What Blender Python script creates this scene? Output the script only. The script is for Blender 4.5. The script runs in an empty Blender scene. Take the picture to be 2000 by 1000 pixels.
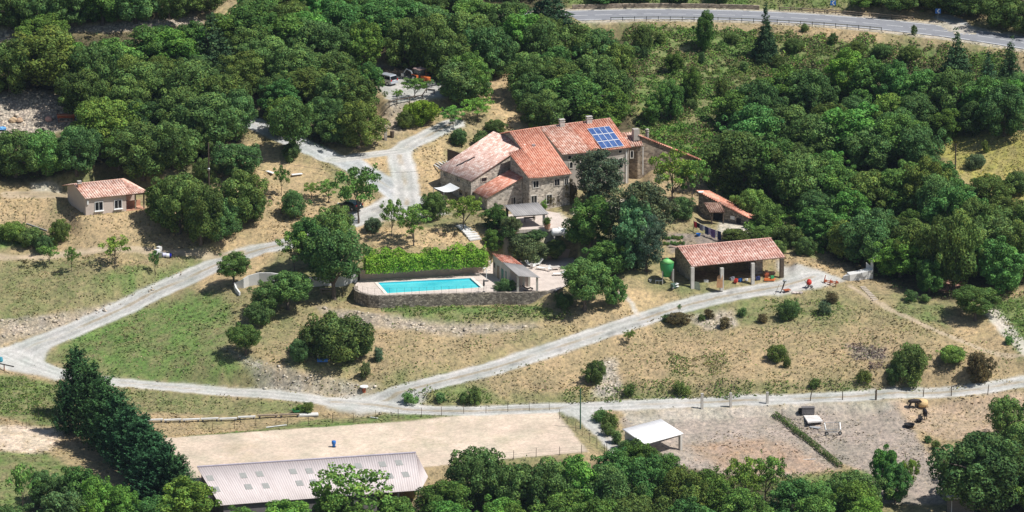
import bpy, math, random
import numpy as np
from mathutils import Vector
R = math.radians
scene = bpy.context.scene
# ------------------------------------------------------------ camera
F_PX = 11000.0; DIST = 880.0; DEP = R(15.6); Z0 = 2.38
CAM = np.array([0.0, -DIST*math.cos(DEP), Z0 + DIST*math.sin(DEP)])
FWD = np.array([0.0, math.cos(DEP), -math.sin(DEP)])
UPV = np.array([0.0, math.sin(DEP), math.cos(DEP)])
cd = bpy.data.cameras.new("camera"); co = bpy.data.objects.new("camera", cd)
scene.collection.objects.link(co)
co.location = Vector(CAM.tolist()); co.rotation_euler = (R(90)-DEP, 0, 0)
cd.sensor_width = 36.0; cd.lens = 36.0*F_PX/2000.0
cd.clip_start = 1.0; cd.clip_end = 12000.0
scene.camera = co
# ------------------------------------------------------------ light
SUNV = Vector((.955*.537, -.30*.537, .843)).normalized()
SUN_EL = math.asin(SUNV.z); SUN_ROT = math.atan2(SUNV.x, SUNV.y)
world = bpy.data.worlds.new("World"); scene.world = world; world.use_nodes = True
wn = world.node_tree.nodes; wl = world.node_tree.links
sky = wn.new('ShaderNodeTexSky'); sky.sky_type = 'NISHITA'; sky.sun_disc = False
sky.sun_elevation = SUN_EL; sky.sun_rotation = SUN_ROT
bgn = wn['Background']; bgn.inputs['Strength'].default_value = 0.075
wl.new(sky.outputs['Color'], bgn.inputs['Color'])
sl = bpy.data.lights.new("sun", 'SUN'); sl.energy = 4.9; sl.angle = R(0.5); sl.color = (1.0, 0.97, 0.93)
so = bpy.data.objects.new("sun", sl); scene.collection.objects.link(so)
so.rotation_euler = SUNV.to_track_quat('Z', 'Y').to_euler(); so.location = (60, 20, 120)
scene.view_settings.view_transform = 'Standard'; scene.view_settings.look = 'None'
scene.view_settings.exposure = 0.16; scene.view_settings.gamma = 1.0
scene.render.resolution_x = 1024; scene.render.resolution_y = 512
scene.render.engine = 'CYCLES'
C = scene.collection
rng = np.random.default_rng(7); random.seed(7)

# ------------------------------------------------------------ object helpers
def tag(o, label=None, cat=None, group=None, kind=None):
    if label: o['label'] = label
    if cat: o['category'] = cat
    if group: o['group'] = group
    if kind: o['kind'] = kind
    return o
def empty(name, loc, rz=0.0, label=None, cat=None, group=None):
    o = bpy.data.objects.new(name, None); C.objects.link(o)
    o.location = loc; o.rotation_euler = (0, 0, rz); o.empty_display_size = 0.3
    return tag(o, label, cat, group)
def link(name, me, parent=None, keep_world=True):
    o = bpy.data.objects.new(name, me); C.objects.link(o)
    if parent is not None:
        o.parent = parent
        if keep_world:   # child geometry was written in world space
            from mathutils import Matrix
            o.matrix_parent_inverse = (Matrix.Translation(parent.location) @ parent.rotation_euler.to_matrix().to_4x4()).inverted()
    return o
def np_mesh(name, V, F, mat=None, cols=None, uv=None, smooth=False):
    """V (n,3), F (m,k) with constant k; cols (n,4) point colour; uv (n,2) by vertex."""
    V = np.asarray(V, dtype=np.float32); F = np.asarray(F, dtype=np.int32)
    me = bpy.data.meshes.new(name); m, k = F.shape
    me.vertices.add(len(V)); me.vertices.foreach_set('co', V.ravel())
    me.loops.add(m*k); me.loops.foreach_set('vertex_index', F.ravel())
    me.polygons.add(m); me.polygons.foreach_set('loop_start', np.arange(0, m*k, k, dtype=np.int32))
    me.update(calc_edges=True)
    if smooth: me.polygons.foreach_set('use_smooth', np.ones(m, dtype=bool))
    if cols is not None:
        a = me.color_attributes.new('Col', 'FLOAT_COLOR', 'POINT'); a.data.foreach_set('color', np.asarray(cols, dtype=np.float32).ravel())
    if uv is not None:
        l = me.uv_layers.new(name='UVMap'); l.data.foreach_set('uv', np.asarray(uv, dtype=np.float32)[F.ravel()].ravel())
    if mat: me.materials.append(mat)
    return me
class MB:
    """collects faces of one part (world space), builds ONE mesh object"""
    def __init__(s): s.v = []; s.f = []; s.uv = {}
    def add(s, vs, fs):
        b = len(s.v); s.v += [tuple(float(c) for c in p) for p in vs]
        s.f += [tuple(i+b for i in f) for f in fs]; return s
    def box(s, c, size, rz=0.0, tilt=None):
        x, y, z = [q/2 for q in size]; co_, si = math.cos(rz), math.sin(rz); P = []
        for dz in (-z, z):
            for dx, dy in ((-x, -y), (x, -y), (x, y), (-x, y)):
                p = Vector((dx, dy, dz))
                if tilt: p = tilt @ p
                P.append((c[0]+p.x*co_-p.y*si, c[1]+p.x*si+p.y*co_, c[2]+p.z))
        return s.add(P, [(3,2,1,0),(4,5,6,7),(0,1,5,4),(1,2,6,5),(2,3,7,6),(3,0,4,7)])
    def bar(s, a, b, r, r2=None, n=6):
        a = Vector(a); b = Vector(b); r2 = r if r2 is None else r2
        d = (b-a).normalized(); u = d.cross(Vector((0,0,1)) if abs(d.z) < .95 else Vector((1,0,0))).normalized(); w = d.cross(u)
        P = []
        for c_, rr in ((a, r), (b, r2)):
            for i in range(n):
                t = 2*math.pi*(i+.5)/n; P.append(c_ + u*math.cos(t)*rr + w*math.sin(t)*rr)
        F = [(i, (i+1) % n, n+(i+1) % n, n+i) for i in range(n)]
        F += [tuple(range(n-1, -1, -1)), tuple(range(n, 2*n))]
        return s.add(P, F)
    def tube(s, pts, rs, n=6):
        pts = [Vector(p) for p in pts]; P = []; m = len(pts)
        for k, p in enumerate(pts):
            d = (pts[min(k+1, m-1)]-pts[max(k-1, 0)]).normalized()
            u = d.cross(Vector((.13,.2,1)) if abs(d.z) < .9 else Vector((1,0.1,0))).normalized(); w = d.cross(u)
            rr = rs[k] if hasattr(rs, '__len__') else rs
            for i in range(n):
                t = 2*math.pi*i/n; P.append(p + u*math.cos(t)*rr + w*math.sin(t)*rr)
        F = [(k*n+i, k*n+(i+1) % n, (k+1)*n+(i+1) % n, (k+1)*n+i) for k in range(m-1) for i in range(n)]
        F += [tuple(range(n-1, -1, -1)), tuple(range((m-1)*n, m*n))]
        return s.add(P, F)
    def prism(s, poly, z0, z1):
        """vertical prism; z0/z1 numbers or lists per corner"""
        n = len(poly); a = z0 if hasattr(z0, '__len__') else [z0]*n; b = z1 if hasattr(z1, '__len__') else [z1]*n
        P = [(p[0], p[1], a[i]) for i, p in enumerate(poly)] + [(p[0], p[1], b[i]) for i, p in enumerate(poly)]
        F = [(i, (i+1) % n, n+(i+1) % n, n+i) for i in range(n)] + [tuple(range(n-1, -1, -1)), tuple(range(n, 2*n))]
        return s.add(P, F)
    def lathe(s, c, prof, n=20):
        P = []
        for r, z in prof:
            for i in range(n):
                t = 2*math.pi*i/n; P.append((c[0]+r*math.cos(t), c[1]+r*math.sin(t), c[2]+z))
        m = len(prof)
        F = [(k*n+i, k*n+(i+1) % n, (k+1)*n+(i+1) % n, (k+1)*n+i) for k in range(m-1) for i in range(n)]
        F += [tuple(range(n-1, -1, -1)), tuple(range((m-1)*n, m*n))]
        return s.add(P, F)
    def blob(s, c, r, seed=0, n=8, sq=(1,1,1), amp=.18):
        rr = random.Random(seed); P = []; F = []; m = n//2+1
        for k in range(m+1):
            ph = math.pi*k/m
            for i in range(n):
                t = 2*math.pi*i/n; q = r*(1+rr.uniform(-amp, amp))
                P.append((c[0]+q*sq[0]*math.sin(ph)*math.cos(t), c[1]+q*sq[1]*math.sin(ph)*math.sin(t), c[2]+q*sq[2]*math.cos(ph)))
        for k in range(m):
            for i in range(n): F.append((k*n+i, (k+1)*n+i, (k+1)*n+(i+1) % n, k*n+(i+1) % n))
        return s.add(P, F)
    def build(s, name, mat, parent=None, smooth=False, label=None, bevel=0):
        me = bpy.data.meshes.new(name); me.from_pydata(s.v, [], s.f); me.materials.append(mat); me.validate()
        if smooth: me.polygons.foreach_set('use_smooth', np.ones(len(me.polygons), dtype=bool))
        o = link(name, me, parent)
        if label: o['label'] = label
        if bevel:
            b = o.modifiers.new('bevel', 'BEVEL'); b.width = bevel; b.segments = 2; b.limit_method = 'ANGLE'
        return o
# ------------------------------------------------------------ noise
def _hash(ix, iy, seed):
    h = (ix.astype(np.int64)*374761393 + iy.astype(np.int64)*668265263 + seed*1442695041) & 0xffffffff
    h = ((h ^ (h >> 13))*1274126177) & 0xffffffff
    return ((h ^ (h >> 16)) & 0xffff)/65535.0
def vnoise(x, y, seed=0):
    x = np.asarray(x, float); y = np.asarray(y, float)
    ix = np.floor(x); iy = np.floor(y); fx = x-ix; fy = y-iy; fx = fx*fx*(3-2*fx); fy = fy*fy*(3-2*fy)
    a = _hash(ix, iy, seed); b = _hash(ix+1, iy, seed); c = _hash(ix, iy+1, seed); d = _hash(ix+1, iy+1, seed)
    return (a*(1-fx)+b*fx)*(1-fy) + (c*(1-fx)+d*fx)*fy
def fbm(x, y, seed=0, o=4):
    r = 0; a = .5; t = 0
    for k in range(o):
        r = r + a*vnoise(x*2**k+17.3*k, y*2**k-9.1*k, seed+k*31); t += a; a *= .5
    return r/t
def sstep(a, b, x):
    t = np.clip((x-a)/(b-a), 0, 1); return t*t*(3-2*t)
# ------------------------------------------------------------ surveying: photo bearing -> world
def ray(u, v):
    d = FWD + (np.asarray(u, float)[..., None]-1000)/F_PX*np.array([1.0, 0, 0]) - (np.asarray(v, float)[..., None]-500)/F_PX*UPV
    return d
def at_z(u, v, z):
    d = ray(u, v); t = (z-CAM[2])/d[..., 2]; return CAM + d*np.asarray(t)[..., None]
def proj(P):
    q = np.asarray(P, float)-CAM; w = q@FWD
    return 1000+F_PX*q[..., 0]/w, 500-F_PX*(q@UPV)/w
# ------------------------------------------------------------ terrain survey points (u, v, height)
SV = [
 # bottom
 (-100,1000,-10),(0,1000,-10.5),(150,1000,-10.5),(300,1030,-11),(500,1050,-11.5),(800,1050,-12),(1100,1050,-12.5),(1400,1050,-13),(1700,1050,-12.5),(2000,1050,-12),(2150,1000,-11.5),
 (0,900,-9.3),(200,900,-9),(900,960,-10),(1200,950,-10.5),(1500,940,-11),(1650,940,-11.2),(1850,960,-11.2),
 (1250,860,-9),(1400,880,-9.6),(1550,870,-9.6),(1750,880,-9.8),(1900,850,-9.2),(2050,850,-9),
 # lower track line
 (-60,820,-8.3),(60,800,-8.2),(200,800,-8.2),(300,805,-8.3),(600,803,-8.3),(750,790,-8),(900,803,-8),(1100,797,-7.9),(1250,790,-7.8),(1400,785,-7.7),(1600,778,-7.5),(1800,768,-7.2),(1900,762,-7),(2050,738,-6.3),
 (1300,805,-8.3),(1500,800,-8.2),(1700,795,-8),(1900,780,-7.6),
 (100,725,-6.6),(160,738,-7),(300,752,-7.3),(450,765,-7.6),(600,778,-7.8),
 (30,690,-5.8),(-80,700,-5.6),(130,650,-4.9),(250,595,-3),(350,545,-1.2),(430,512,0.1),(500,487,1.2),(545,478,1.8),(600,466,2.3),(660,440,3.2),
 (0,650,-4.4),(0,560,-1.8),(150,560,-1.4),(280,550,-0.8),(0,500,0.2),(150,495,.6),(300,490,.9),(420,490,1),
 (120,700,-6.2),(250,680,-5),(400,600,-2.4),(430,700,-4.8),(500,740,-6.2),(600,720,-5.2),(560,650,-3.2),(470,570,-.9),(620,590,-1.4),(690,600,-1.6),
 (720,606,-1.55),(850,603,-1.6),(1000,600,-1.6),(1100,600,-1.6),(700,650,-3.1),(900,650,-3.4),(1050,640,-3),(800,700,-4.8),(900,690,-4.6),(700,755,-6.9),(760,772,-7.4),
 (860,745,-6.5),(960,720,-5.6),(1060,688,-4.6),(1160,655,-3.5),(1250,625,-2.6),(1350,592,-1.6),(1440,572,-1),(1520,560,-.6),(1600,535,0),
 (1000,760,-7),(1150,740,-6.4),(1300,760,-6.6),(1450,765,-6.6),(1600,760,-6.3),(1750,750,-5.9),(1900,740,-5.6),
 (1250,690,-4.7),(1400,680,-4.3),(1550,680,-4.1),(1700,680,-3.9),(1850,690,-4.1),(2000,690,-4.2),
 (1350,630,-2.7),(1500,600,-1.7),(1650,580,-1.1),(1750,600,-1.6),(1900,625,-2.3),(2050,620,-2),
 (1280,560,-.6),(1220,590,-1.3),(1700,545,-.4),(1800,575,-1),(1900,570,-.8),
 # pool terrace surroundings
 (640,520,1.2),(600,525,.9),(560,505,1),(480,530,.3),(720,500,2),(850,480,2.6),(960,482,2.1),(1040,500,1.15),(1110,503,1.05),(720,527,1.1),(850,519,1.25),(945,512,1.35),
 (760,455,3.3),(860,450,3.5),(940,450,3.5),(700,430,3.5),(800,405,4.2),
 (1000,440,3.9),(1100,440,3.9),(1180,450,3.4),(1240,520,1),(1290,480,1.9),(1380,470,2.1),(1440,440,3),(1360,400,4),(1500,440,2.8),(1560,500,.8),(1620,515,.3),
 # house
 (850,400,4.4),(900,410,4.2),(1000,400,4.3),(1120,390,4.4),(1240,370,4.7),(1300,360,5),(1370,340,5.3),(850,320,6.6),(950,290,7),(900,260,8.4),(1050,260,7.6),(1200,245,7.6),(1280,250,7.6),(1400,300,5.6),
 # bungalow shelf & slope behind
 (20,440,2.6),(90,400,4.2),(210,420,4),(300,415,4),(40,360,5.8),(120,360,5.8),(250,370,5.6),(400,400,4.2),(480,430,3.3),(350,450,2.4),
 (430,340,6.6),(530,400,4.4),(560,340,6.5),(620,390,4.8),(640,310,7.4),(700,330,6.7),(600,285,8.4),(520,250,9.4),(470,225,10.2),(780,290,7.8),(790,340,6.2),(840,262,8.7),(880,240,9.4),(700,270,8.6),(500,300,8),(300,320,7.4),(150,330,7),(0,330,7.2),
 # upper left
 (0,255,9.2),(70,242,9.5),(160,245,9.6),(20,210,11),(70,190,12),(140,205,11.3),(300,250,9.8),(400,200,11.2),(500,180,11.8),(650,200,11.1),(0,150,13.2),(150,120,14.1),(300,120,14.2),(450,100,14.4),(600,100,14.2),(700,120,13.2),
 (760,215,10.2),(830,235,9.5),(930,190,10.8),(990,150,11.9),(1000,210,10),(960,110,13),(850,100,13.4),(1100,180,10.6),(1200,180,10),
 (0,75,15.4),(100,68,15.7),(200,65,15.8),(300,55,16),(380,42,16.2),(0,52,16.6),(100,45,16.9),(200,40,17),(300,27,17.3),(390,18,17.4),(600,0,16.8),(800,15,15.8),(0,0,18.2),(200,-10,18.5),(400,-20,18.6),
 (900,50,14.8),(1050,60,14),(1150,60,13.6),(900,0,16),(1000,-20,16.3),
 # below road bank
 (1250,120,11.9),(1400,120,11.9),(1550,120,12),(1700,130,11.8),(1850,160,11.3),(2000,170,11.6),(1130,48,14.6),(1250,48,14.7),(1400,54,14.7),(1550,62,14.7),(1700,72,14.7),(1850,88,14.7),(1980,105,14.7),
 (1250,200,9.6),(1400,210,9),(1550,220,8),(1700,250,6.8),(1400,260,7),(1330,230,8.2),(1850,290,7),(1950,300,7.3),(2050,300,8),(1950,380,4.8),(1850,370,4.6),(1980,440,2.8),
 (1500,320,4.4),(1600,380,2.9),(1700,440,1.6),(1520,400,3.2),(1800,500,.6),(1950,520,.4),(2080,520,1),
 # above road
 (1150,-5,16),(1300,-5,16.1),(1450,-2,16.1),(1600,5,16),(1750,15,15.9),(1850,20,15.7),(1950,40,15.6),(2050,55,15.6),(1300,-60,18.5),(1600,-60,18.5),(1900,-40,18),(2100,-20,17.4),(1000,-80,19.5),(600,-80,20),(200,-80,21),(-150,-60,20.5),(-150,200,16),(-150,350,8),(-150,500,1),(2150,200,13),(2150,400,5),
]
ROADPTS = [(1020,36),(1100,32),(1162,30),(1207,29),(1252,28),(1297,28),(1345,28.5),(1440,30.5),(1539,35),(1632,41),(1727,49),(1820,59),(1885,67),(1947,76),(2020,88),(2120,106)]
ROADZ = 14.9
for (u_, v_) in ROADPTS:
    SV.append((u_, v_, ROADZ))
ZS = 1.19     # the survey table is in units of 1.19 m
ROADZ *= ZS
_p = np.array([at_z(u, v, z*ZS) for u, v, z in SV])
CX, CY, CZ = _p[:, 0], _p[:, 1], _p[:, 2]
# far control points keep the hill going outside the view
far = [(-170,-160,-22),(0,-160,-25),(170,-160,-25),(-180,-72,-10),(180,-72,-12),(-180,48,16),(180,48,12),(-180,160,38),(0,165,38),(180,160,34),(-180,-12,0),(180,-12,-1)]
CX = np.append(CX, [p[0] for p in far]); CY = np.append(CY, [p[1] for p in far]); CZ = np.append(CZ, [p[2] for p in far])
n_ = len(CX)
def _ker(dx, dy): return -np.sqrt(dx*dx+dy*dy+1.5)
A_ = np.zeros((n_+3, n_+3)); A_[:n_, :n_] = _ker(CX[:, None]-CX, CY[:, None]-CY)
A_[:n_, :n_] -= np.eye(n_)*0.6          # slight smoothing
A_[:n_, n_] = 1; A_[:n_, n_+1] = CX; A_[:n_, n_+2] = CY; A_[n_:, :n_] = A_[:n_, n_:].T
W_ = np.linalg.solve(A_, np.append(CZ, [0, 0, 0]))
GX = np.arange(-180, 181, 2.0); GY = np.arange(-156, 163, 2.0)
gx, gy = np.meshgrid(GX, GY)
GZ = np.zeros(gx.shape) + W_[n_] + W_[n_+1]*gx + W_[n_+2]*gy
for i in range(n_): GZ += W_[i]*_ker(gx-CX[i], gy-CY[i])
def base_h(x, y):
    x = np.asarray(x, float); y = np.asarray(y, float)
    xc = np.clip(x, -179.9, 179.9); yc = np.clip(y, -155.9, 161.9)
    fx = (xc+180)/2; fy = (yc+156)/2; ix = np.minimum(fx.astype(int), len(GX)-2); iy = np.minimum(fy.astype(int), len(GY)-2); fx = fx-ix; fy = fy-iy
    z = (GZ[iy, ix]*(1-fx)+GZ[iy, ix+1]*fx)*(1-fy)+(GZ[iy+1, ix]*(1-fx)+GZ[iy+1, ix+1]*fx)*fy
    far_n = np.maximum(y-161.9, 0); far_s = np.maximum(-155.9-y, 0); far_x = np.maximum(np.abs(x)-179.9, 0)
    z = z + 90*(1-np.exp(-far_n*.3/90)) - 25*(1-np.exp(-far_s*.15/25)) + np.minimum(far_x*.02, 10)
    z = z + np.minimum(far_n+far_s+far_x, 400)/400*(fbm(x/260., y/260., 5)-.4)*60
    return z
# ------------------------------------------------------------ flattened pads and benches
def hit(u, v, hf=base_h, it=60):
    """where the line of sight of a photo bearing meets the ground"""
    d = ray(u, v); t0, t1 = 700.0, 1500.0; n = 900
    ts = np.linspace(t0, t1, n); P = CAM[None]+d[None]*ts[:, None]
    g = P[:, 2]-hf(P[:, 0], P[:, 1]); k = np.argmax(g < 0)
    if g[k] >= 0: k = n-1
    a, b = ts[max(k-1, 0)], ts[k]
    for _ in range(20):
        m = (a+b)/2; q = CAM+d*m
        if q[2]-float(hf(q[0], q[1])) > 0: a = m
        else: b = m
    return CAM+d*((a+b)/2)
def poly_w(pts, z=None):
    return np.array([(at_z(u, v, z) if z is not None else hit(u, v))[:2] for u, v in pts])
def sd_poly(x, y, P):
    """signed distance to polygon (negative inside)"""
    x = np.asarray(x, float); y = np.asarray(y, float); d = np.full(x.shape, 1e9); ins = np.zeros(x.shape, bool); n = len(P)
    for i in range(n):
        ax, ay = P[i]; bx, by = P[(i+1) % n]; ex, ey = bx-ax, by-ay
        t = np.clip(((x-ax)*ex+(y-ay)*ey)/(ex*ex+ey*ey+1e-9), 0, 1)
        d = np.minimum(d, (x-ax-t*ex)**2+(y-ay-t*ey)**2)
        c = ((ay > y) != (by > y)) & (x < (bx-ax)*(y-ay)/((by-ay) if abs(by-ay) > 1e-9 else 1e-9)+ax)
        ins ^= c
    d = np.sqrt(d); return np.where(ins, -d, d)
def line_near(x, y, L):
    """distance to polyline L (n,3) and interpolated z at the nearest point"""
    x = np.asarray(x, float); y = np.asarray(y, float); d = np.full(x.shape, 1e9); z = np.zeros(x.shape)
    for i in range(len(L)-1):
        ax, ay, az = L[i]; bx, by, bz = L[i+1]; ex, ey = bx-ax, by-ay
        t = np.clip(((x-ax)*ex+(y-ay)*ey)/(ex*ex+ey*ey+1e-9), 0, 1); q = (x-ax-t*ex)**2+(y-ay-t*ey)**2
        m = q < d; d = np.where(m, q, d); z = np.where(m, az+t*(bz-az), z)
    return np.sqrt(d), z
def smooth_line(P, k=6):
    P = np.asarray(P, float); out = []
    n = len(P)
    for i in range(n-1):
        p0, p1, p2, p3 = P[max(i-1, 0)], P[i], P[i+1], P[min(i+2, n-1)]
        for j in range(k):
            t = j/k; out.append(.5*((2*p1)+(-p0+p2)*t+(2*p0-5*p1+4*p2-p3)*t*t+(-p0+3*p1-3*p2+p3)*t**3))
    out.append(P[-1]); return np.array(out)
POOL_Z = 0.0
DECK = poly_w([(703,547),(697,552),(692,559),(691,566),(700,572),(720,577.5),(740,579),(850,575.5),(972,572),(1020,572.5),(1085,569),(1128,545),(1120,503),(1020,508),(962,512),(943,532)], POOL_Z)
ARENA_Z = -8.5*1.19
ARENA = poly_w([(255,862),(310,856),(700,829),(1085,804),(1150,882),(1020,893),(830,912),(600,965),(340,975)], ARENA_Z)
PADS = [ (DECK, POOL_Z-.02, .5), (ARENA, ARENA_Z, 3.0) ]
BUNG_Z = 4.94
PADS.append((poly_w([(122,388),(163,424),(262,413),(330,405),(290,375),(200,370)], BUNG_Z), BUNG_Z, 2.5))
TERR_Z = 4.76
PADS.append((poly_w([(985,452),(1085,446),(1130,440),(1100,412),(1000,410),(975,430)], TERR_Z), TERR_Z, 1.5))
HOUSE_Z = 5.24
PADS.append((poly_w([(925,405),(1010,400),(1110,396),(1250,378),(1250,340),(1000,340),(900,370)], HOUSE_Z), HOUSE_Z, 2.0))
BARN_Z = -.42
PADS.append((poly_w([(1318,560),(1400,566),(1540,548),(1535,525),(1320,532)], BARN_Z), BARN_Z, 2.0))
SHED_Z = 3.57
PADS.append((poly_w([(1375,436),(1465,446),(1470,425),(1380,410)], SHED_Z), SHED_Z, 1.5))
PARK_Z = 13.8
PADS.append((poly_w([(738,135),(860,150),(880,185),(760,202),(730,175)], PARK_Z), PARK_Z, 2.0))
def h1(x, y):
    z = base_h(x, y)
    for P, pz, m in PADS:
        lo = P.min(0)-m; hi = P.max(0)+m
        sel = (x > lo[0]) & (x < hi[0]) & (y > lo[1]) & (y < hi[1])
        if not np.any(sel): continue
        d = sd_poly(x, y, P); w = 1-sstep(0, m, d); z = z*(1-w)+pz*w
    return z
ROADL = smooth_line([at_z(u, v, ROADZ) for u, v in ROADPTS], 6)
def _tl(pts, k=4): return smooth_line([hit(u, v, h1) for u, v in pts], k)
TRACKS = [ # (points, width m, kind)
 ([(-60,705),(30,688),(70,672),(130,650),(250,597),(350,550),(430,514),(500,489),(545,479),(600,467),(660,443),(715,420),(762,400)], 4.6, 'gravel'),
 ([(20,690),(60,708),(110,726),(160,739),(300,753),(450,766),(600,778),(700,788)], 3.0, 'gravel'),
 ([(720,788),(775,768),(860,745),(960,720),(1060,688),(1160,655),(1250,625),(1350,594),(1440,574),(1530,558),(1590,540)], 4.4, 'gravel'),
 ([(650,785),(720,790),(800,800),(900,803),(1000,800),(1100,797),(1250,790),(1400,785),(1600,777),(1800,768),(1900,761),(2000,745),(2080,732)], 3.6, 'gravel'),
 ([(1125,800),(1150,822),(1180,850),(1212,885)], 2.2, 'gravel'),
 ([(440,215),(520,252),(600,287),(680,320),(735,350),(790,385),(800,400)], 4.2, 'grey'),
 ([(795,400),(790,340),(782,295),(835,265),(885,240)], 3.6, 'gravel'),
 ([(782,295),(720,303),(650,313)], 2.8, 'gravel'),
 ([(-40,500),(150,493),(300,491),(420,492),(470,489)], 1.35, 'dirt'),
 ([(20,380),(100,380),(135,383)], 3.0, 'dirt'),
 ([(1660,560),(1700,585),(1750,610),(1850,655),(1950,690),(2050,705)], .8, 'dirt'),
 ([(1930,600),(1955,630),(1985,665),(2010,690)], 2.2, 'pale'),
 ([(1000,140),(975,170),(985,210),(1030,235)], 4.2, 'straw'),
 ([(1885,60),(1872,45),(1845,33)], 3.0, 'grey'),
 ([(1212,570),(1235,592),(1246,612)], .7, 'pale'),
]
TL = [(_tl(p), w*1.16, k) for p, w, k in TRACKS]
BENCH = [(ROADL, 5.4, 3.0)] + [(L, w*.5, 2.2) for L, w, k in TL if w > 2.5]
_fl = np.array([[p[0], p[1], -1.9] for p in DECK[2:10]]); _fl[:, 1] -= .9; _fl[:3, 0] -= .8
BENCH.append((_fl, 1.3, 3.2))
def height(x, y):
    x = np.asarray(x, float); y = np.asarray(y, float); z = h1(x, y)
    for L, hw, m in BENCH:
        lo = L.min(0)-hw-m; hi = L.max(0)+hw+m
        sel = (x > lo[0]) & (x < hi[0]) & (y > lo[1]) & (y < hi[1])
        if not np.any(sel): continue
        d, zl = line_near(x, y, L); w = 1-sstep(hw, hw+m, d); z = z*(1-w*.85)+zl*w*.85 if m < 2.4 else z*(1-w)+zl*w
    return z
# regular lookup table of the finished height (fast)
HX = np.arange(-125, 125.01, .5); HY = np.arange(-120, 140.01, .5)
_hx, _hy = np.meshgrid(HX, HY); HT = height(_hx, _hy)
_rough = (fbm(_hx/3.2, _hy/3.2, 3)-.5)*.35 + (fbm(_hx/9., _hy/9., 4)-.5)*.7
_flat = np.ones(HT.shape)
for P, pz, m in PADS: _flat *= sstep(0, 2.0, sd_poly(_hx, _hy, P))
for L, hw, m in BENCH: _flat *= sstep(hw, hw+1.5, line_near(_hx, _hy, L)[0])
HT = HT + _rough*_flat
def gz(x, y):
    x = np.asarray(x, float); y = np.asarray(y, float)
    xc = np.clip(x, -124.99, 124.99); yc = np.clip(y, -119.99, 139.99)
    fx = (xc+125)*2; fy = (yc+120)*2; ix = np.minimum(fx.astype(int), len(HX)-2); iy = np.minimum(fy.astype(int), len(HY)-2); fx = fx-ix; fy = fy-iy
    z = (HT[iy, ix]*(1-fx)+HT[iy, ix+1]*fx)*(1-fy)+(HT[iy+1, ix]*(1-fx)+HT[iy+1, ix+1]*fx)*fy
    out = (np.abs(x) > 124.9) | (y < -119.9) | (y > 139.9)
    if np.any(out):
        b = base_h(x, y); z = np.where(out, b, z)
    return z
def G(u, v):
    p = hit(u, v, gz); return Vector((float(p[0]), float(p[1]), float(gz(p[0], p[1]))))
def PX(p):   # pixels per metre (photo) at a world point
    return F_PX/float((np.asarray(p)-CAM)@FWD)
def W(u, v, z):
    p = at_z(u, v, z); return Vector((float(p[0]), float(p[1]), float(p[2])))
# ------------------------------------------------------------ node material helpers
def new_mat(name):
    m = bpy.data.materials.new(name); m.use_nodes = True; nt = m.node_tree; b = nt.nodes['Principled BSDF']
    b.inputs['Specular IOR Level'].default_value = 0.25
    return m, nt, b
def N(nt, t, **kw):
    n = nt.nodes.new(t)
    for k, v in kw.items():
        if hasattr(n, k): setattr(n, k, v)
        else: n.inputs[k.replace('_', ' ')].default_value = v
    return n
def ramp(nt, fac, stops):
    r = nt.nodes.new('ShaderNodeValToRGB'); e = r.color_ramp.elements
    e[0].position = stops[0][0]; e[0].color = (*stops[0][1], 1); e[1].position = stops[-1][0]; e[1].color = (*stops[-1][1], 1)
    for p, c in stops[1:-1]:
        q = e.new(p); q.color = (*c, 1)
    nt.links.new(fac, r.inputs['Fac']); return r.outputs['Color']
def mulc(nt, a, b, fac=1.0, mode='MULTIPLY'):
    m = nt.nodes.new('ShaderNodeMix'); m.data_type = 'RGBA'; m.blend_type = mode; m.inputs[0].default_value = fac
    nt.links.new(a, m.inputs[6]); nt.links.new(b, m.inputs[7]); return m.outputs[2]
def simple(name, col, rough=.8, metal=0.0, var=.18, scale=3.0, bump=.0, spec=.25):
    m, nt, b = new_mat(name); L = nt.links
    tc = N(nt, 'ShaderNodeTexCoord'); nz = N(nt, 'ShaderNodeTexNoise', Scale=scale, Detail=6.0, Roughness=.65)
    L.new(tc.outputs['Object'], nz.inputs['Vector'])
    lo = tuple(max(0, c*(1-var)) for c in col); hi = tuple(min(1, c*(1+var)) for c in col)
    L.new(ramp(nt, nz.outputs['Fac'], [(.3, lo), (.7, hi)]), b.inputs['Base Color'])
    b.inputs['Roughness'].default_value = rough; b.inputs['Metallic'].default_value = metal; b.inputs['Specular IOR Level'].default_value = spec
    if bump:
        bp = N(nt, 'ShaderNodeBump', Strength=bump, Distance=.05); n2 = N(nt, 'ShaderNodeTexNoise', Scale=scale*6, Detail=5.0)
        L.new(tc.outputs['Object'], n2.inputs['Vector']); L.new(n2.outputs['Fac'], bp.inputs['Height']); L.new(bp.outputs['Normal'], b.inputs['Normal'])
    return m
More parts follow.
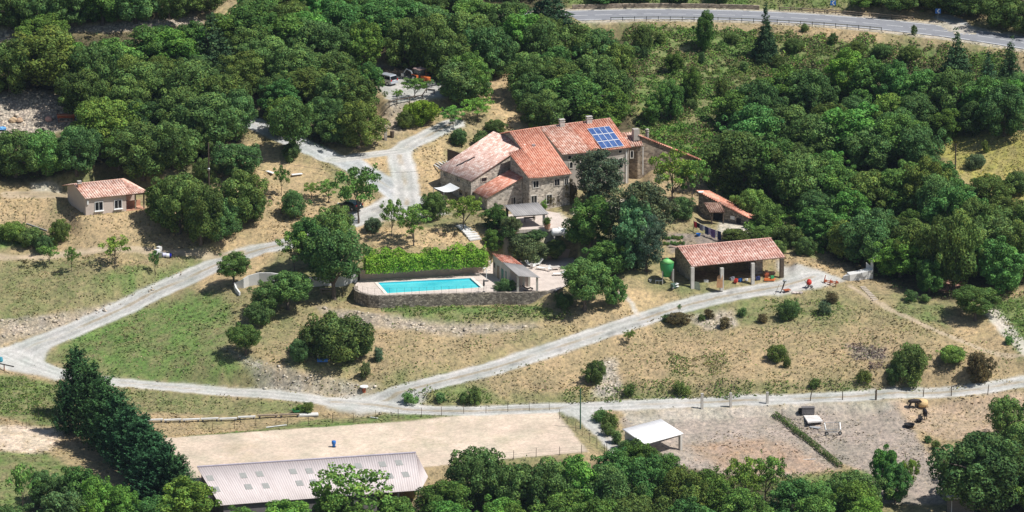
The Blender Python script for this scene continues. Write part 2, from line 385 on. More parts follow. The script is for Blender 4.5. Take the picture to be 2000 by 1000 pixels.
def ground_mat(name='ground_cover', lo=(.50,.53,.54), hi=(1.42,1.38,1.3), sc=1.7):
    m, nt, b = new_mat(name); L = nt.links
    at = N(nt, 'ShaderNodeAttribute', attribute_name='Col'); tc = N(nt, 'ShaderNodeTexCoord')
    n1 = N(nt, 'ShaderNodeTexNoise', Scale=sc, Detail=8.0, Roughness=.72); n2 = N(nt, 'ShaderNodeTexNoise', Scale=.28, Detail=5.0, Roughness=.6)
    n3 = N(nt, 'ShaderNodeTexVoronoi', Scale=2.6)
    mp = N(nt, 'ShaderNodeMapping'); mp.inputs['Scale'].default_value = (1, .75, 1)
    L.new(tc.outputs['Object'], mp.inputs['Vector'])
    for n in (n1, n2, n3): L.new(mp.outputs['Vector'], n.inputs['Vector'])
    c = mulc(nt, at.outputs['Color'], ramp(nt, n1.outputs['Fac'], [(.33, lo), (.5, (.97,.97,.97)), (.68, hi)]))
    n4 = N(nt, 'ShaderNodeTexNoise', Scale=sc*3.4, Detail=6.0, Roughness=.8); L.new(mp.outputs['Vector'], n4.inputs['Vector'])
    c = mulc(nt, c, ramp(nt, n4.outputs['Fac'], [(.36, tuple(.5+.5*q for q in lo)), (.62, tuple(.5+.5*q for q in hi))]))
    c = mulc(nt, c, ramp(nt, n2.outputs['Fac'], [(.3, (.84,.88,.84)), (.7, (1.15,1.11,1.1))]))
    st = N(nt, 'ShaderNodeMix'); st.data_type = 'RGBA'; st.blend_type = 'MULTIPLY'
    L.new(at.outputs['Alpha'], st.inputs[0]); L.new(c, st.inputs[6])
    L.new(ramp(nt, n3.outputs['Distance'], [(.05, (1.35,1.35,1.38)), (.35, (.9,.9,.9)), (.6, (.45,.45,.48))]), st.inputs[7])
    L.new(st.outputs[2], b.inputs['Base Color']); b.inputs['Roughness'].default_value = .95; b.inputs['Specular IOR Level'].default_value = .1
    bp = N(nt, 'ShaderNodeBump', Strength=.38, Distance=.10); L.new(n1.outputs['Fac'], bp.inputs['Height']); L.new(bp.outputs['Normal'], b.inputs['Normal'])
    return m
GROUND_M = ground_mat(); TRACK_M = ground_mat('packed_gravel', (.78,.78,.77), (1.13,1.13,1.12), 2.2)
# ------------------------------------------------------------ what covers the ground, in world space
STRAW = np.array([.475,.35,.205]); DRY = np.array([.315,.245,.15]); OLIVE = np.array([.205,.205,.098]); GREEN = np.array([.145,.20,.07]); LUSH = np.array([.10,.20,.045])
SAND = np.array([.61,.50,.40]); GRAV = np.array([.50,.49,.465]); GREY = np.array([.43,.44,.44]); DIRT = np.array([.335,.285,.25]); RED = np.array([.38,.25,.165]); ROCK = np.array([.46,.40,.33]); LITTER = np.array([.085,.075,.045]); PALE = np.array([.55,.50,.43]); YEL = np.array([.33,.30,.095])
def pw(pts): return np.array([hit(u, v, gz)[:2] for u, v in pts])
# (polygon, [dry grass -> green factor], straw factor, softness m)
GREENS = [
 ([(80,700),(150,650),(260,612),(400,565),(470,590),(440,680),(520,742),(300,745),(150,725)], .85, 2.5),
 ([(180,540),(400,495),(420,510),(300,565),(150,605)], .7, 2.5), ([(0,500),(180,500),(180,600),(0,640)], .45, 2.5),
 ([(-60,880),(90,885),(180,945),(170,1010),(-60,1010)], .68, 1), ([(240,758),(620,790),(600,806),(240,806)], .5, 1),
 ([(-60,730),(40,735),(120,750),(110,830),(60,830),(-60,790)], .7, 1), ([(-60,435),(60,440),(80,470),(-20,492)], .75, 1),
 ([(740,598),(1060,598),(1110,620),(1000,640),(760,622)], .85, .8), ([(560,695),(720,700),(700,735),(560,725)], .4, 1),
 ([(780,745),(940,760),(1000,790),(790,790)], .6, 1), ([(1000,770),(1700,745),(1720,765),(1000,795)], .42, 1),
 ([(1300,690),(1430,690),(1420,735),(1300,740)], .35, 1), ([(1740,575),(1860,595),(1850,640),(1760,620)], .6, 1.5),
 ([(1480,590),(1640,590),(1640,630),(1480,630)], .5, 1.5), ([(1400,930),(1700,915),(1720,1010),(1300,1010)], .75, 1),
 ([(1250,235),(1400,240),(1420,330),(1560,430),(1600,500),(1470,470),(1420,390),(1290,290)], 1.0, 1.5),
 ([(1220,45),(1500,70),(1800,90),(1960,110),(1960,200),(1500,220),(1240,260),(1180,110)], .72, 1),
 ([(1000,-60),(2100,-60),(2100,10),(1650,14),(1000,8)], .8, 1), ([(1900,600),(2080,560),(2080,700),(1990,700),(1960,640)], .8, 1),
 ([(340,855),(310,862),(1040,806),(1000,803),(620,820)], .7, .6), ([(1060,805),(1150,870),(1200,890),(1120,800)], .45, .8),
 ([(1380,395),(1460,430),(1580,490),(1480,470)], .7, 1), ([(440,560),(520,600),(560,640),(450,640)], .35, 1.5),
]
STRAWS = [([(690,445),(960,455),(960,482),(850,482),(720,492)], .95, 1),([(745,260),(800,215),(880,240),(830,262)], .5, 1),([(800,300),(870,265),(860,330),(850,380),(810,360)], .9, 1),
 ([(700,308),(770,300),(765,345),(720,340)], .9, .8),([(940,150),(1010,140),(1060,245),(960,250)], .95, 1),([(400,500),(545,485),(500,540),(430,550),(380,575)], .9, 1),
 ([(280,400),(420,440),(540,440),(540,475),(300,485),(150,440)], .6, 2),([(470,260),(560,290),(640,330),(640,430),(500,470),(430,380)], .7, 2),([(-30,350),(100,345),(100,430),(-30,430)], .5, 1.5),
 ([(1200,560),(1340,580),(1300,600),(1250,620),(1210,600)], .85, 1),([(1530,505),(1640,520),(1660,545),(1600,530)], .8, .6),([(1150,650),(1500,640),(1700,650),(1700,720),(1150,740)], .35, 3),([(700,620),(1100,620),(900,720),(700,740)], .3, 3),
 ([(1000,450),(1130,455),(1120,485),(1000,475)], .9, .8)]
PATCH = [ # (polygon, colour, strength, softness, stoniness, name)
 (None, SAND, 1, .35, 0, 'riding_arena'),
 ([(-60,835),(40,830),(130,838),(100,880),(40,885),(-60,870)], SAND*1.05, .9, 1.0, .1, ''),
 ([(1215,815),(1370,797),(1500,795),(1560,850),(1640,915),(1540,932),(1400,925),(1230,905)], DIRT*1.08, .97, .8, .03, ''),
 ([(1340,870),(1500,855),(1640,920),(1520,932),(1400,915)], RED, .6, 2.0, .03, ''),
 ([(1500,800),(1760,785),(1850,940),(1850,985),(1720,985),(1690,920),(1640,905)], DIRT, .97, .8, .03, ''),
 ([(1200,795),(1500,792),(1760,780),(1750,800),(1500,812),(1240,830)], PALE*.85, .7, .8, .15, ''),
 ([(1740,785),(1960,768),(2060,770),(2060,850),(1850,860),(1790,840)], np.array([.42,.32,.235]), .9, .8, .03, ''),
 ([(-60,60),(110,50),(210,48),(380,28),(395,45),(240,62),(120,62),(-60,80)], ROCK*1.1, 1, .6, .8, ''),
 ([(-60,180),(60,175),(130,190),(160,235),(-60,248)], ROCK*1.05, 1, .8, .9, ''),
 ([(620,600),(760,618),(1040,632),(1060,640),(900,655),(680,640)], ROCK, .75, 1.0, .8, ''),
 ([(1340,615),(1430,605),(1440,635),(1380,645)], ROCK*1.15, .85, .8, .9, ''),
 ([(1170,705),(1200,700),(1215,770),(1160,775)], PALE, .75, .8, .9, ''),
 ([(0,625),(130,610),(300,560),(310,568),(130,632),(0,672)], ROCK*.95, .75, .6, .8, ''),
 ([(500,760),(520,740),(740,755),(700,778),(600,772)], PALE*.9, .6, 1.0, .7, ''),
 ([(440,680),(480,700),(600,750),(560,765),(500,740)], PALE*.85, .6, 1.0, .8, ''),
 ([(-20,682),(50,668),(120,655),(112,672),(92,690),(86,704),(100,720),(125,733),(112,742),(50,728),(-20,712)], GRAV, .97, .5, .05, ''),
 ([(740,130),(865,150),(880,188),(765,204),(738,170)], GRAV*.95, .95, .6, .2, ''),
 ([(770,385),(860,400),(880,418),(740,432),(700,415)], GRAV*.9, .9, 1.0, .1, ''),
 ([(1520,512),(1600,527),(1650,548),(1600,562),(1520,577),(1430,580),(1430,565),(1530,548)], GRAV, .95, .6, .1, ''),
 ([(640,775),(760,765),(830,770),(800,808),(700,808),(640,795)], GRAV*1.02, .95, .8, .1, ''),
 ([(1085,797),(1180,797),(1160,812),(1140,822),(1105,812)], GRAV, .9, .6, .1, ''),
 ([(1295,455),(1380,455),(1430,475),(1310,495)], DIRT*.72, .9, .5, .1, ''),
 ([(1415,420),(1470,448),(1445,470),(1400,455)], PALE, .8, .5, .1, ''),
 ([(985,452),(1085,446),(1125,440),(1095,415),(1000,418)], PALE*1.02, .9, .3, .05, ''),
 ([(1120,400),(1230,385),(1240,400),(1200,420),(1120,420)], PALE*.9, .8, .5, .05, ''),
 ([(60,360),(122,362),(122,378),(60,382)], PALE*.9, .8, .4, .1, ''),
 ([(1835,545),(1875,548),(1898,560),(1890,572),(1840,570),(1825,560)], np.array([.60,.34,.27]), .95, .3, .1, ''),
 ([(1840,255),(2080,262),(2080,420),(1960,390),(1870,345),(1820,290)], YEL, .8, 1.2, 0, ''),
 ([(1240,210),(1300,230),(1340,290),(1280,270)], YEL*.9, .5, 1.0, 0, ''),
 ([(750,205),(800,200),(830,240),(770,262),(745,235)], ROCK*.9, .6, 1.0, .6, ''),
 ([(1650,672),(1730,680),(1730,705),(1670,700)], ROCK*.6, .6, .8, .6, ''),
 ([(735,128),(800,128),(800,150),(735,150)], ROCK*.8, .8, .5, .9, ''),
]
FORESTS = [
 [(-80,70),(110,66),(200,66),(380,48),(470,30),(520,10),(680,0),(740,-40),(1110,-40),(1110,45),(1230,70),(1260,130),(1220,180),(1250,255),(1190,262),(1060,245),(1010,215),(975,140),(950,175),(860,180),(845,125),(735,120),(700,190),(640,290),(560,300),(500,240),(480,280),(400,330),(290,350),(190,350),(-80,345),(-80,250),(160,240),(140,185),(-80,175)],
 [(-80,-90),(600,-90),(420,15),(380,22),(210,40),(110,44),(-80,55)],
 [(1400,190),(1500,140),(1640,110),(1800,120),(2080,140),(2080,240),(1960,262),(1840,262),(1830,300),(1880,370),(1960,400),(2080,420),(2080,570),(1930,560),(1860,590),(1780,575),(1700,545),(1640,515),(1580,470),(1500,430),(1440,380),(1390,330),(1400,260)],
 [(1850,20),(2100,30),(2100,-60),(1700,-60),(1700,0)],
 [(60,990),(130,945),(400,960),(440,1010),(640,1000),(700,960),(780,1000),(840,960),(900,915),(1240,900),(1520,930),(1560,990),(1700,990),(1700,1100),(-60,1100),(-60,1040)],
 [(1860,930),(1880,870),(2080,790),(2080,1060),(1870,1000)],
]
FOR_W = [pw(p) for p in FORESTS]
GREEN_W = [(pw(p), g, s) for p, g, s in GREENS]; STRAW_W = [(pw(p), g, s) for p, g, s in STRAWS]
PATCH_W = [(pw(p) if p is not None else ARENA, c, st, so_, sn, nm) for p, c, st, so_, sn, nm in PATCH]
def cover(x, y):
    """albedo (n,3), stoniness (n) and which ground sheet (n)"""
    sh = x.shape
    wob = (fbm(x/1.6, y/1.6, 11)-.5)*1.5
    n1 = fbm(x/5., y/7., 21); n2 = fbm(x/1.1, y/1.3, 22); n3 = fbm(x/14., y/14., 23)
    g = np.clip(.12+(n3-.5)*1.2, 0, 1)
    for P, a, s in GREEN_W: w = 1-sstep(-s, s, sd_poly(x, y, P)+wob*s*.8); g = g*(1-w)+a*w
    st = np.clip(.25+(n1-.5)*1.2, 0, 1)
    for P, a, s in STRAW_W: w = 1-sstep(-s, s, sd_poly(x, y, P)+wob*s*.8); st = st*(1-w)+a*w; g = g*(1-w*.8)
    gg = np.clip(g + (n2-.5)*.9*(g+.25) + (n1-.5)*.7*(g+.1), 0, 1)[..., None]
    ss = np.clip(st+(n2-.5)*.5, 0, 1)[..., None]
    c = DRY*(1-ss)+STRAW*ss
    c = np.where(gg < .5, c*(1-gg*2)+OLIVE*(gg*2), OLIVE*(2-gg*2)+(GREEN*.55+LUSH*.45)*(gg*2-1))
    stone = np.zeros(sh); sheet = np.zeros(sh, int)
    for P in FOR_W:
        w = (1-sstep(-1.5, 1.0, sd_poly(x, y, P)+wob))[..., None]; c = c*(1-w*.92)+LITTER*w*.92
    for P, col, a, s, sn, nm in PATCH_W:
        d = sd_poly(x, y, P); w = (1-sstep(-s, s, d+wob*s*.9))*a
        w = np.clip(w*(1+(n2-.5)*(1.2 if a < .95 else .0)), 0, 1)
        if nm == 'riding_arena': w = w*(1-.22*sstep(.45, .7, n1)*sstep(.4, .6, n2)); ext = (vnoise(x*1.3+y*.5, y*2.6-x*.9, 61)-.5)*.16+(fbm(x/7., y/5., 62)-.5)*.3
        else: ext = 0
        c = c*(1-w[..., None])+col*(1+(n2[..., None]-.5)*.25+(ext[..., None] if hasattr(ext, 'shape') else 0))*w[..., None]; stone = stone*(1-w)+sn*w
        if nm == 'riding_arena': sheet = np.where(w > .5, 2, sheet)
        elif s <= 1.0 and col is not None and np.allclose(col/col.sum(), GRAV/GRAV.sum(), atol=.01): sheet = np.where(w > .5, 1, sheet)
    for (L, wd, k) in TL:
        lo = L.min(0)-wd; hi = L.max(0)+wd
        if not np.any((x > lo[0]) & (x < hi[0]) & (y > lo[1]) & (y < hi[1])): continue
        d, _ = line_near(x, y, L); e = .45 if wd > 1.5 else .25
        w = (1-sstep(wd/2-e, wd/2+e, d+wob*.45)); col = {'gravel': GRAV, 'grey': GREY, 'dirt': np.array([.46,.37,.26]), 'pale': PALE, 'straw': STRAW*.95}[k]
        rut = 1+.13*np.cos(np.clip(d/(wd/2), 0, 1)*math.pi*2.4) + (n2-.5)*.22 + (n1-.5)*.25 - .25*sstep(.68, .8, fbm(x/3.1, y/3.7, 91))
        if k == 'gravel' and wd > 4: mid = (1-sstep(.2, .6, d+wob*.3))*sstep(.42, .56, n3+.05)*.7
        else: mid = (1-sstep(.1, .4, d+wob*.3))*sstep(.5, .6, n3)*.5 if wd > 2 else 0*d
        cc = (col*rut[..., None])*(1-mid[..., None])+DRY*mid[..., None]
        c = c*(1-w[..., None])+cc*w[..., None]; stone = stone*(1-w)+.12*w
        sheet = np.where((w > .5) & (k != 'straw'), 1 if k in ('gravel', 'grey') else 3, sheet)
    dr, _ = line_near(x, y, ROADL); w = (1-sstep(4.9, 6.0, dr+wob*.5))[..., None]; c = c*(1-w*.8)+PALE*w*.8*.85
    return c, stone, sheet
# ------------------------------------------------------------ ground mesh
def axis(lo, hi, step, ext, g=1.18):
    a = list(np.arange(lo, hi+step/2, step)); s = step; p = a[-1]; up = []
    while p < ext: s *= g; p += s; up.append(p)
    s = step; p = a[0]; dn = []
    while p > -ext: s *= g; p -= s; dn.append(p)
    return np.array(dn[::-1]+a+up)
AX = axis(-98, 98, .29, 5000); AY = axis(-96, 118, .44, 5000)
X_, Y_ = np.meshgrid(AX, AY)
x_, y_ = X_.ravel(), Y_.ravel()
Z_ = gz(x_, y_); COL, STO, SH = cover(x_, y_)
# small relief: stones and tussocks
Z_ = Z_ + (vnoise(x_*1.9, y_*1.9, 77)-.5)*.10*(SH == 0) + (vnoise(x_*2.7, y_*2.7, 78)-.5)*.28*STO*(SH == 0)
inpool = sd_poly(x_, y_, DECK) < .6
Z_ = np.where(inpool, np.where(sd_poly(x_, y_, DECK) < -.6, POOL_Z-1.0, np.minimum(Z_, POOL_Z-.3)), Z_)
nx, ny = len(AX), len(AY); ii = (np.arange(ny-1)[:, None]*nx+np.arange(nx-1)[None]).ravel()
FQ = np.stack([ii, ii+1, ii+nx+1, ii+nx], 1); fs = SH[FQ].max(1)
VV = np.stack([x_, y_, Z_], 1); CC = np.concatenate([np.clip(COL, 0, 1), STO[:, None]], 1)
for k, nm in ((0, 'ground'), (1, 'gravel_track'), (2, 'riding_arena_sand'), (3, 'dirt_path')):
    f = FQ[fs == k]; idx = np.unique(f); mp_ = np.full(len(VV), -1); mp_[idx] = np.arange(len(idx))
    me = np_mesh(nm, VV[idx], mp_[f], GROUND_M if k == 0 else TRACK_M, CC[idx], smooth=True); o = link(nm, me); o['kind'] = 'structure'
# ------------------------------------------------------------ tufts and stones (stuff)
def scatter_tufts(name, n, region, hmin, hmax, dens, seed, green=0.0):
    r = np.random.default_rng(seed); x = r.uniform(region[0], region[1], n*3); y = r.uniform(region[2], region[3], n*3)
    c, s, sh = cover(x, y); keep = (sh == 0) & (s < .07) & (sd_poly(x, y, DECK) > .5)
    for P, pz, m in PADS[2:]: keep &= sd_poly(x, y, P) > .2
    keep &= line_near(x, y, ROADL)[0] > 4.6
    keep &= (vnoise(x/1.4, y/1.4, seed)*.3+fbm(x/7., y/9., seed+1)*.7) > dens+.04
    x, y, c = x[keep][:n], y[keep][:n], c[keep][:n]; n = len(x); z = gz(x, y)-.02
    h = r.uniform(hmin, hmax, n)*(.5+vnoise(x/4., y/4., seed+2)); P = np.stack([x, y, z+h*.32], 1); Nn = r.normal(0, .45, (n, 3))+[0, 0, 1]; Nn /= np.linalg.norm(Nn, axis=1)[:, None]
    A = np.cross(Nn, r.normal(0, 1, (n, 3))); A /= np.linalg.norm(A, axis=1)[:, None]; B = np.cross(Nn, A); A *= h[:, None]; B *= h[:, None]*.6
    V = np.stack([P-A, P-B, P+A, P+B], 1).reshape(-1, 3); k = np.concatenate([np.clip(c*r.uniform(.7, 1.35, (n, 1))*[1, 1, .9], 0, 1), np.zeros((n, 1))], 1); Cc = np.repeat(k, 4, axis=0); F = np.arange(len(V)).reshape(-1, 4)
    o = link(name, np_mesh(name, V, F, GROUND_M, Cc)); o['kind'] = 'stuff'
    tag(o, 'low tufts of dry and green grass over the slopes', 'grass'); return o
scatter_tufts('grass_tufts', 110000, (-96, 96, -94, 116), .08, .24, .42, 5)
def scatter_stones():
    r = np.random.default_rng(9); V = []; F = []; Cc = []; nb = 0
    for P, col, a, s, sn, nm in PATCH_W:
        if sn < .03: continue
        lo, hi = P.min(0), P.max(0); area = (hi-lo).prod(); n = int(min(area*(1.1 if sn > .5 else .2 if sn > .12 else .03), 2600))
        x = r.uniform(lo[0], hi[0], n); y = r.uniform(lo[1], hi[1], n); k = sd_poly(x, y, P) < 0; x, y = x[k], y[k]
        z = gz(x, y)
        for i in range(len(x)):
            q = r.gamma(2.2, .055)+.04 if sn > .5 else r.gamma(1.6, .04)+.03
            q = min(q, .5)
            b = r.normal(0, 1, (8, 3)); b /= np.linalg.norm(b, axis=1)[:, None]
            cube = np.array([(-1,-1,-1),(1,-1,-1),(1,1,-1),(-1,1,-1),(-1,-1,1),(1,-1,1),(1,1,1),(-1,1,1)])*.6+b*.35
            cube *= np.array([q*r.uniform(.8, 1.5), q*r.uniform(.7, 1.2), q*r.uniform(.4, .9)])
            an = r.uniform(0, 6.28); ca, sa = math.cos(an), math.sin(an); cube = cube@np.array([[ca, sa, 0], [-sa, ca, 0], [0, 0, 1]])
            V.append(cube+[x[i], y[i], z[i]+q*.15]); F.append(np.array([(3,2,1,0),(4,5,6,7),(0,1,5,4),(1,2,6,5),(2,3,7,6),(3,0,4,7)])+nb); nb += 8
            cc = np.clip(col*r.uniform(.75, 1.5), 0, .85); Cc.append(np.tile(np.append(cc, .1), (8, 1)))
    o = link('loose_stones', np_mesh('loose_stones', np.concatenate(V), np.concatenate(F), GROUND_M, np.concatenate(Cc))); o['kind'] = 'stuff'
    tag(o, 'pale loose stones on the rocky banks and paddocks', 'stones')
scatter_stones()
# ------------------------------------------------------------ main road
ASPH = simple('asphalt', (.235,.24,.255), .9, var=.1, scale=.8, bump=.2)
LINE = simple('road_paint', (.72,.72,.70), .7, var=.08, scale=3)
def ribbon(L, half, dz, off=0.0, name='road', mat=None, parent=None, i0=None, i1=None):
    L = np.asarray(L); T = np.gradient(L[:, :2], axis=0); T /= np.linalg.norm(T, axis=1)[:, None]; Nn = np.stack([-T[:, 1], T[:, 0]], 1)
    a = L[:, :2]+Nn*(off+half); b = L[:, :2]+Nn*(off-half); V = np.concatenate([np.c_[a, L[:, 2]+dz], np.c_[b, L[:, 2]+dz]]); n = len(L)
    F = [(i+n, i+1+n, i+1, i) for i in range(n-1)]
    return V, F
def resample(L, step):
    d = np.r_[0, np.cumsum(np.linalg.norm(np.diff(L[:, :2], axis=0), axis=1))]; s = np.arange(0, d[-1], step)
    return np.stack([np.interp(s, d, L[:, k]) for k in range(3)], 1)
RL = resample(ROADL, 1.0)
V, F = ribbon(RL, 3.8, .06); road = link('road', np_mesh('road', V, F, ASPH)); road['kind'] = 'structure'
V0 = []; F0 = []; k = 0; RF = resample(ROADL, .25); dd = 0
def strip(i0, i1, off, hw):
    seg = RF[i0:i1+1]
    if len(seg) < 2: return
    V, F = ribbon(np.vstack([seg]), hw, .068, off); b = sum(len(v) for v in V0); V0.append(V); F0.extend([tuple(q+b for q in f) for f in F])
for i in range(0, len(RF)-14, 17): strip(i, i+12, 0.0, .075)
for i in range(0, len(RF)-26, 30): strip(i, i+(24 if True else 30), -3.3, .10)
strip(0, len(RF)-1, 2.95, .08) if False else [strip(i, i+22, 3.3, .10) for i in range(0, len(RF)-26, 26)]
o = link('lane_markings', np_mesh('lane_markings', np.concatenate(V0), F0, LINE), road)
# ------------------------------------------------------------ foliage
def leaf_mat(name, trans=.22, rough=.75):
    m, nt, b = new_mat(name); L = nt.links
    oi = N(nt, 'ShaderNodeObjectInfo'); at = N(nt, 'ShaderNodeAttribute', attribute_name='Col')
    c = mulc(nt, oi.outputs['Color'], at.outputs['Color'])
    tc = N(nt, 'ShaderNodeTexCoord'); nz = N(nt, 'ShaderNodeTexNoise', Scale=.55, Detail=3.0)
    L.new(tc.outputs['Object'], nz.inputs['Vector'])
    c = mulc(nt, c, ramp(nt, nz.outputs['Fac'], [(.3, (.72,.80,.78)), (.5, (1,1,1)), (.7, (1.28,1.16,.95))]))
    L.new(c, b.inputs['Base Color']); b.inputs['Roughness'].default_value = rough; b.inputs['Specular IOR Level'].default_value = .12
    tr = N(nt, 'ShaderNodeBsdfTranslucent'); L.new(c, tr.inputs['Color']); mx = N(nt, 'ShaderNodeMixShader'); mx.inputs[0].default_value = trans
    out = nt.nodes['Material Output']; L.new(b.outputs[0], mx.inputs[1]); L.new(tr.outputs[0], mx.inputs[2]); L.new(mx.outputs[0], out.inputs['Surface'])
    return m
LEAF = leaf_mat('foliage'); BARK = simple('bark', (.13,.105,.085), .95, var=.35, scale=6, bump=.4)
def leaves(P, Nr, size, r, jit=.55, asp=.7):
    """quads centred on P facing roughly Nr"""
    n = len(P); Nn = Nr+r.normal(0, jit, (n, 3)); Nn /= np.linalg.norm(Nn, axis=1)[:, None]+1e-9
    A = np.cross(Nn, r.normal(0, 1, (n, 3))); A /= np.linalg.norm(A, axis=1)[:, None]+1e-9; B = np.cross(Nn, A)
    s = (size*r.uniform(.6, 1.4, n))[:, None]*.5; A = A*s; B = B*s*asp
    V = np.stack([P-A*.9, P-B+A*.1, P+A*1.1, P+B], 1).reshape(-1, 3)
    return V
def crown_mesh(name, lobes, nleaf, size, seed, inner=160, R_=3.5, ctr=(0,0,4), irr=.22, jit=.5, droop=0):
    """lobes: (cx,cy,cz,rx,ry,rz)"""
    r = np.random.default_rng(seed); Lb = np.array(lobes); w = (Lb[:, 3]*Lb[:, 4]); w = w/w.sum()
    li = r.choice(len(Lb), nleaf, p=w); d = r.normal(0, 1, (nleaf, 3)); d[:, 2] = np.where(r.random(nleaf) < .35, np.abs(d[:, 2]), d[:, 2])
    d /= np.linalg.norm(d, axis=1)[:, None]; rad = 1-np.abs(r.normal(0, irr, nleaf))
    P = Lb[li, :3]+d*Lb[li, 3:]*rad[:, None]; Nr = d/Lb[li, 3:]; Nr /= np.linalg.norm(Nr, axis=1)[:, None]
    P[:, 2] -= droop*np.hypot(P[:, 0], P[:, 1])
    V = leaves(P, Nr, size, r, jit); tone = np.clip(r.normal(1, .24, nleaf)*(.68+.64*r.random(len(Lb))[li]), .45, 1.9)
    # large inner leaves added to block the sun; crown stays dark, not see-through
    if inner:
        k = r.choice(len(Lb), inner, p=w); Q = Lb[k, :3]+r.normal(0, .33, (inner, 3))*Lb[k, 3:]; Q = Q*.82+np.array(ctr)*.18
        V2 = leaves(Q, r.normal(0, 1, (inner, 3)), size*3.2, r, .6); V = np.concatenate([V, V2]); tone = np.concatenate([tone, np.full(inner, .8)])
    tint = r.normal(0, .06, len(tone)); Cc = np.stack([tone*(1+tint*1.6), tone, tone*(1-tint), np.ones(len(tone))], 1)
    return np_mesh(name, V, np.arange(len(V)).reshape(-1, 4), LEAF, np.repeat(Cc, 4, axis=0))
def lobes_round(R_, H, n, seed, base=.16, rl=(.26,.42), top=.5, flat=.85, fill=.62, wv=(.78,1.15)):
    """overlapping clumps over an uneven dome"""
    r = random.Random(seed); out = []; zc = H*(base+(1-base)*.45); rz = H*(1-base)*.55
    wob = [r.uniform(*wv) for _ in range(8)]; tp = r.uniform(-.25, .25), r.uniform(-.25, .25)
    for i in range(n):
        z = 1-2*(i+.5)/n*(.5+top*.5+.2); z = max(z, -.95); t = i*2.39996+r.uniform(-.3, .3); q = math.sqrt(max(0, 1-z*z))
        k = int((t % 6.283)/6.283*8) % 8; f = fill*wob[k]*r.uniform(.85, 1.12); rr = R_*r.uniform(*rl)
        out.append((math.cos(t)*q*R_*f+tp[0]*R_*(z+.3)*.6, math.sin(t)*q*R_*f+tp[1]*R_*(z+.3)*.6, zc+z*rz*.72*r.uniform(.85, 1.12), rr, rr, rr*flat))
    for i in range(max(3, n//6)):     # clumps that break the outline
        t = r.uniform(0, 6.283); z = r.uniform(-.1, 1); q = math.sqrt(1-min(z*z, 1)); f = r.uniform(.92, 1.16); rr = R_*r.uniform(.09, .17)
        out.append((math.cos(t)*q*R_*f, math.sin(t)*q*R_*f, zc+z*rz*r.uniform(.8, 1.0), rr, rr, rr*1.1))
    out.append((0, 0, zc, R_*.5, R_*.5, rz*.6)); return out
def trunk_mesh(name, H, r0, tips, seed, lean=.0):
    r = random.Random(seed); m = MB(); top = H*.55; n = 5
    pts = [(lean*H*k/n+r.uniform(-.05, .05)*H*.1*k, r.uniform(-.05, .05)*H*.1*k, -.25+(top+.25)*k/n) for k in range(n+1)]
    m.tube(pts, [r0*(1.25 if k == 0 else 1-.55*k/n) for k in range(n+1)], 7)
    for j, t in enumerate(tips):
        s = pts[2+j % 3]; q = r0*.42
        mid = tuple((s[i]+t[i])/2+(.12*H*.3 if i == 2 else r.uniform(-.15, .15)) for i in range(3))
        m.tube([s, mid, t], [q, q*.6, q*.22], 5)
    me = bpy.data.meshes.new(name); me.from_pydata(m.v, [], m.f); me.materials.append(BARK); return me
KIND = {}
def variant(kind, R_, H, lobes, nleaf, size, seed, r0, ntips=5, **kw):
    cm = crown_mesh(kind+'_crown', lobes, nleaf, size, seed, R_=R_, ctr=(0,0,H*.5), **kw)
    rr = random.Random(seed); tips = [tuple(l[:3]) for l in rr.sample(lobes, min(ntips, len(lobes)))]
    KIND.setdefault(kind, []).append((cm, trunk_mesh(kind+'_trunk', H, r0, tips, seed), R_, H))
for s in range(6): variant('oak', 3.6, 6.6, lobes_round(3.6, 6.6, 46, s+1, base=.05, rl=(.13,.31), fill=.74, wv=(.62,1.2)), 15000, .215, s+1, .26, irr=.13, jit=.42)
for s in range(6): variant('broad', 3.4, 7.6, lobes_round(3.4, 7.6, 44, s+11, base=.06, rl=(.12,.34), fill=.74, wv=(.55,1.25)), 13500, .235, s+11, .22, irr=.2, jit=.52)
for s in range(4): variant('loose', 3.0, 6.5, lobes_round(3.0, 6.5, 20, s+21, base=.36, rl=(.17,.30), fill=.86, flat=.6), 2900, .25, s+21, .13, ntips=10, inner=40, irr=.3, jit=.7)
for s in range(2):   # young fruit trees
    variant('fruit', 2.0, 3.8, lobes_round(2.0, 3.8, 12, s+31, base=.4, rl=(.18,.3), fill=.8, flat=.6), 900, .24, s+31, .07, ntips=9, inner=10, irr=.35, jit=.8)
for s in range(6): variant('bush', 1.6, 2.3, lobes_round(1.6, 2.1, 20, s+41, base=.0, rl=(.16,.40), fill=.7, wv=(.45,1.3)), 3200, .15, s+41, .06, irr=.3, jit=.65, inner=60)
def lobes_conifer(R_, H, seed, tiers=9, per=9, pw_=.85):
    r = random.Random(seed); out = []
    for k in range(tiers):
        f = k/(tiers-1); z = H*(.08+.88*f); q = R_*(1-f)**pw_+.12*R_*(f > .95); m = max(1, int(per*(1-f)+1.5))
        for j in range(m):
            t = 6.283*j/m+k*1.1+r.uniform(-.2, .2); a = r.uniform(.55, .78)
            out.append((math.cos(t)*q*a, math.sin(t)*q*a, z+r.uniform(-.15, .15), max(q*.40, .16*R_), max(q*.40, .16*R_), H*.055))
        out.append((0, 0, z, q*.45+.05*R_, q*.45+.05*R_, H*.07))
    out.append((0, 0, H*.97, R_*.07, R_*.07, H*.05)); return out
for s in range(3): variant('pine', 2.7, 8.0, lobes_conifer(2.7, 8.0, s+51, 10, 8), 7000, .24, s+51, .2, irr=.25, jit=.55, droop=.12)
for s in range(3): variant('cedar', 3.4, 9.0, lobes_round(3.4, 9.0, 64, s+61, base=.03, rl=(.12,.28), fill=.76, wv=(.55,1.2)), 15000, .21, s+61, .26, irr=.3, jit=.8)
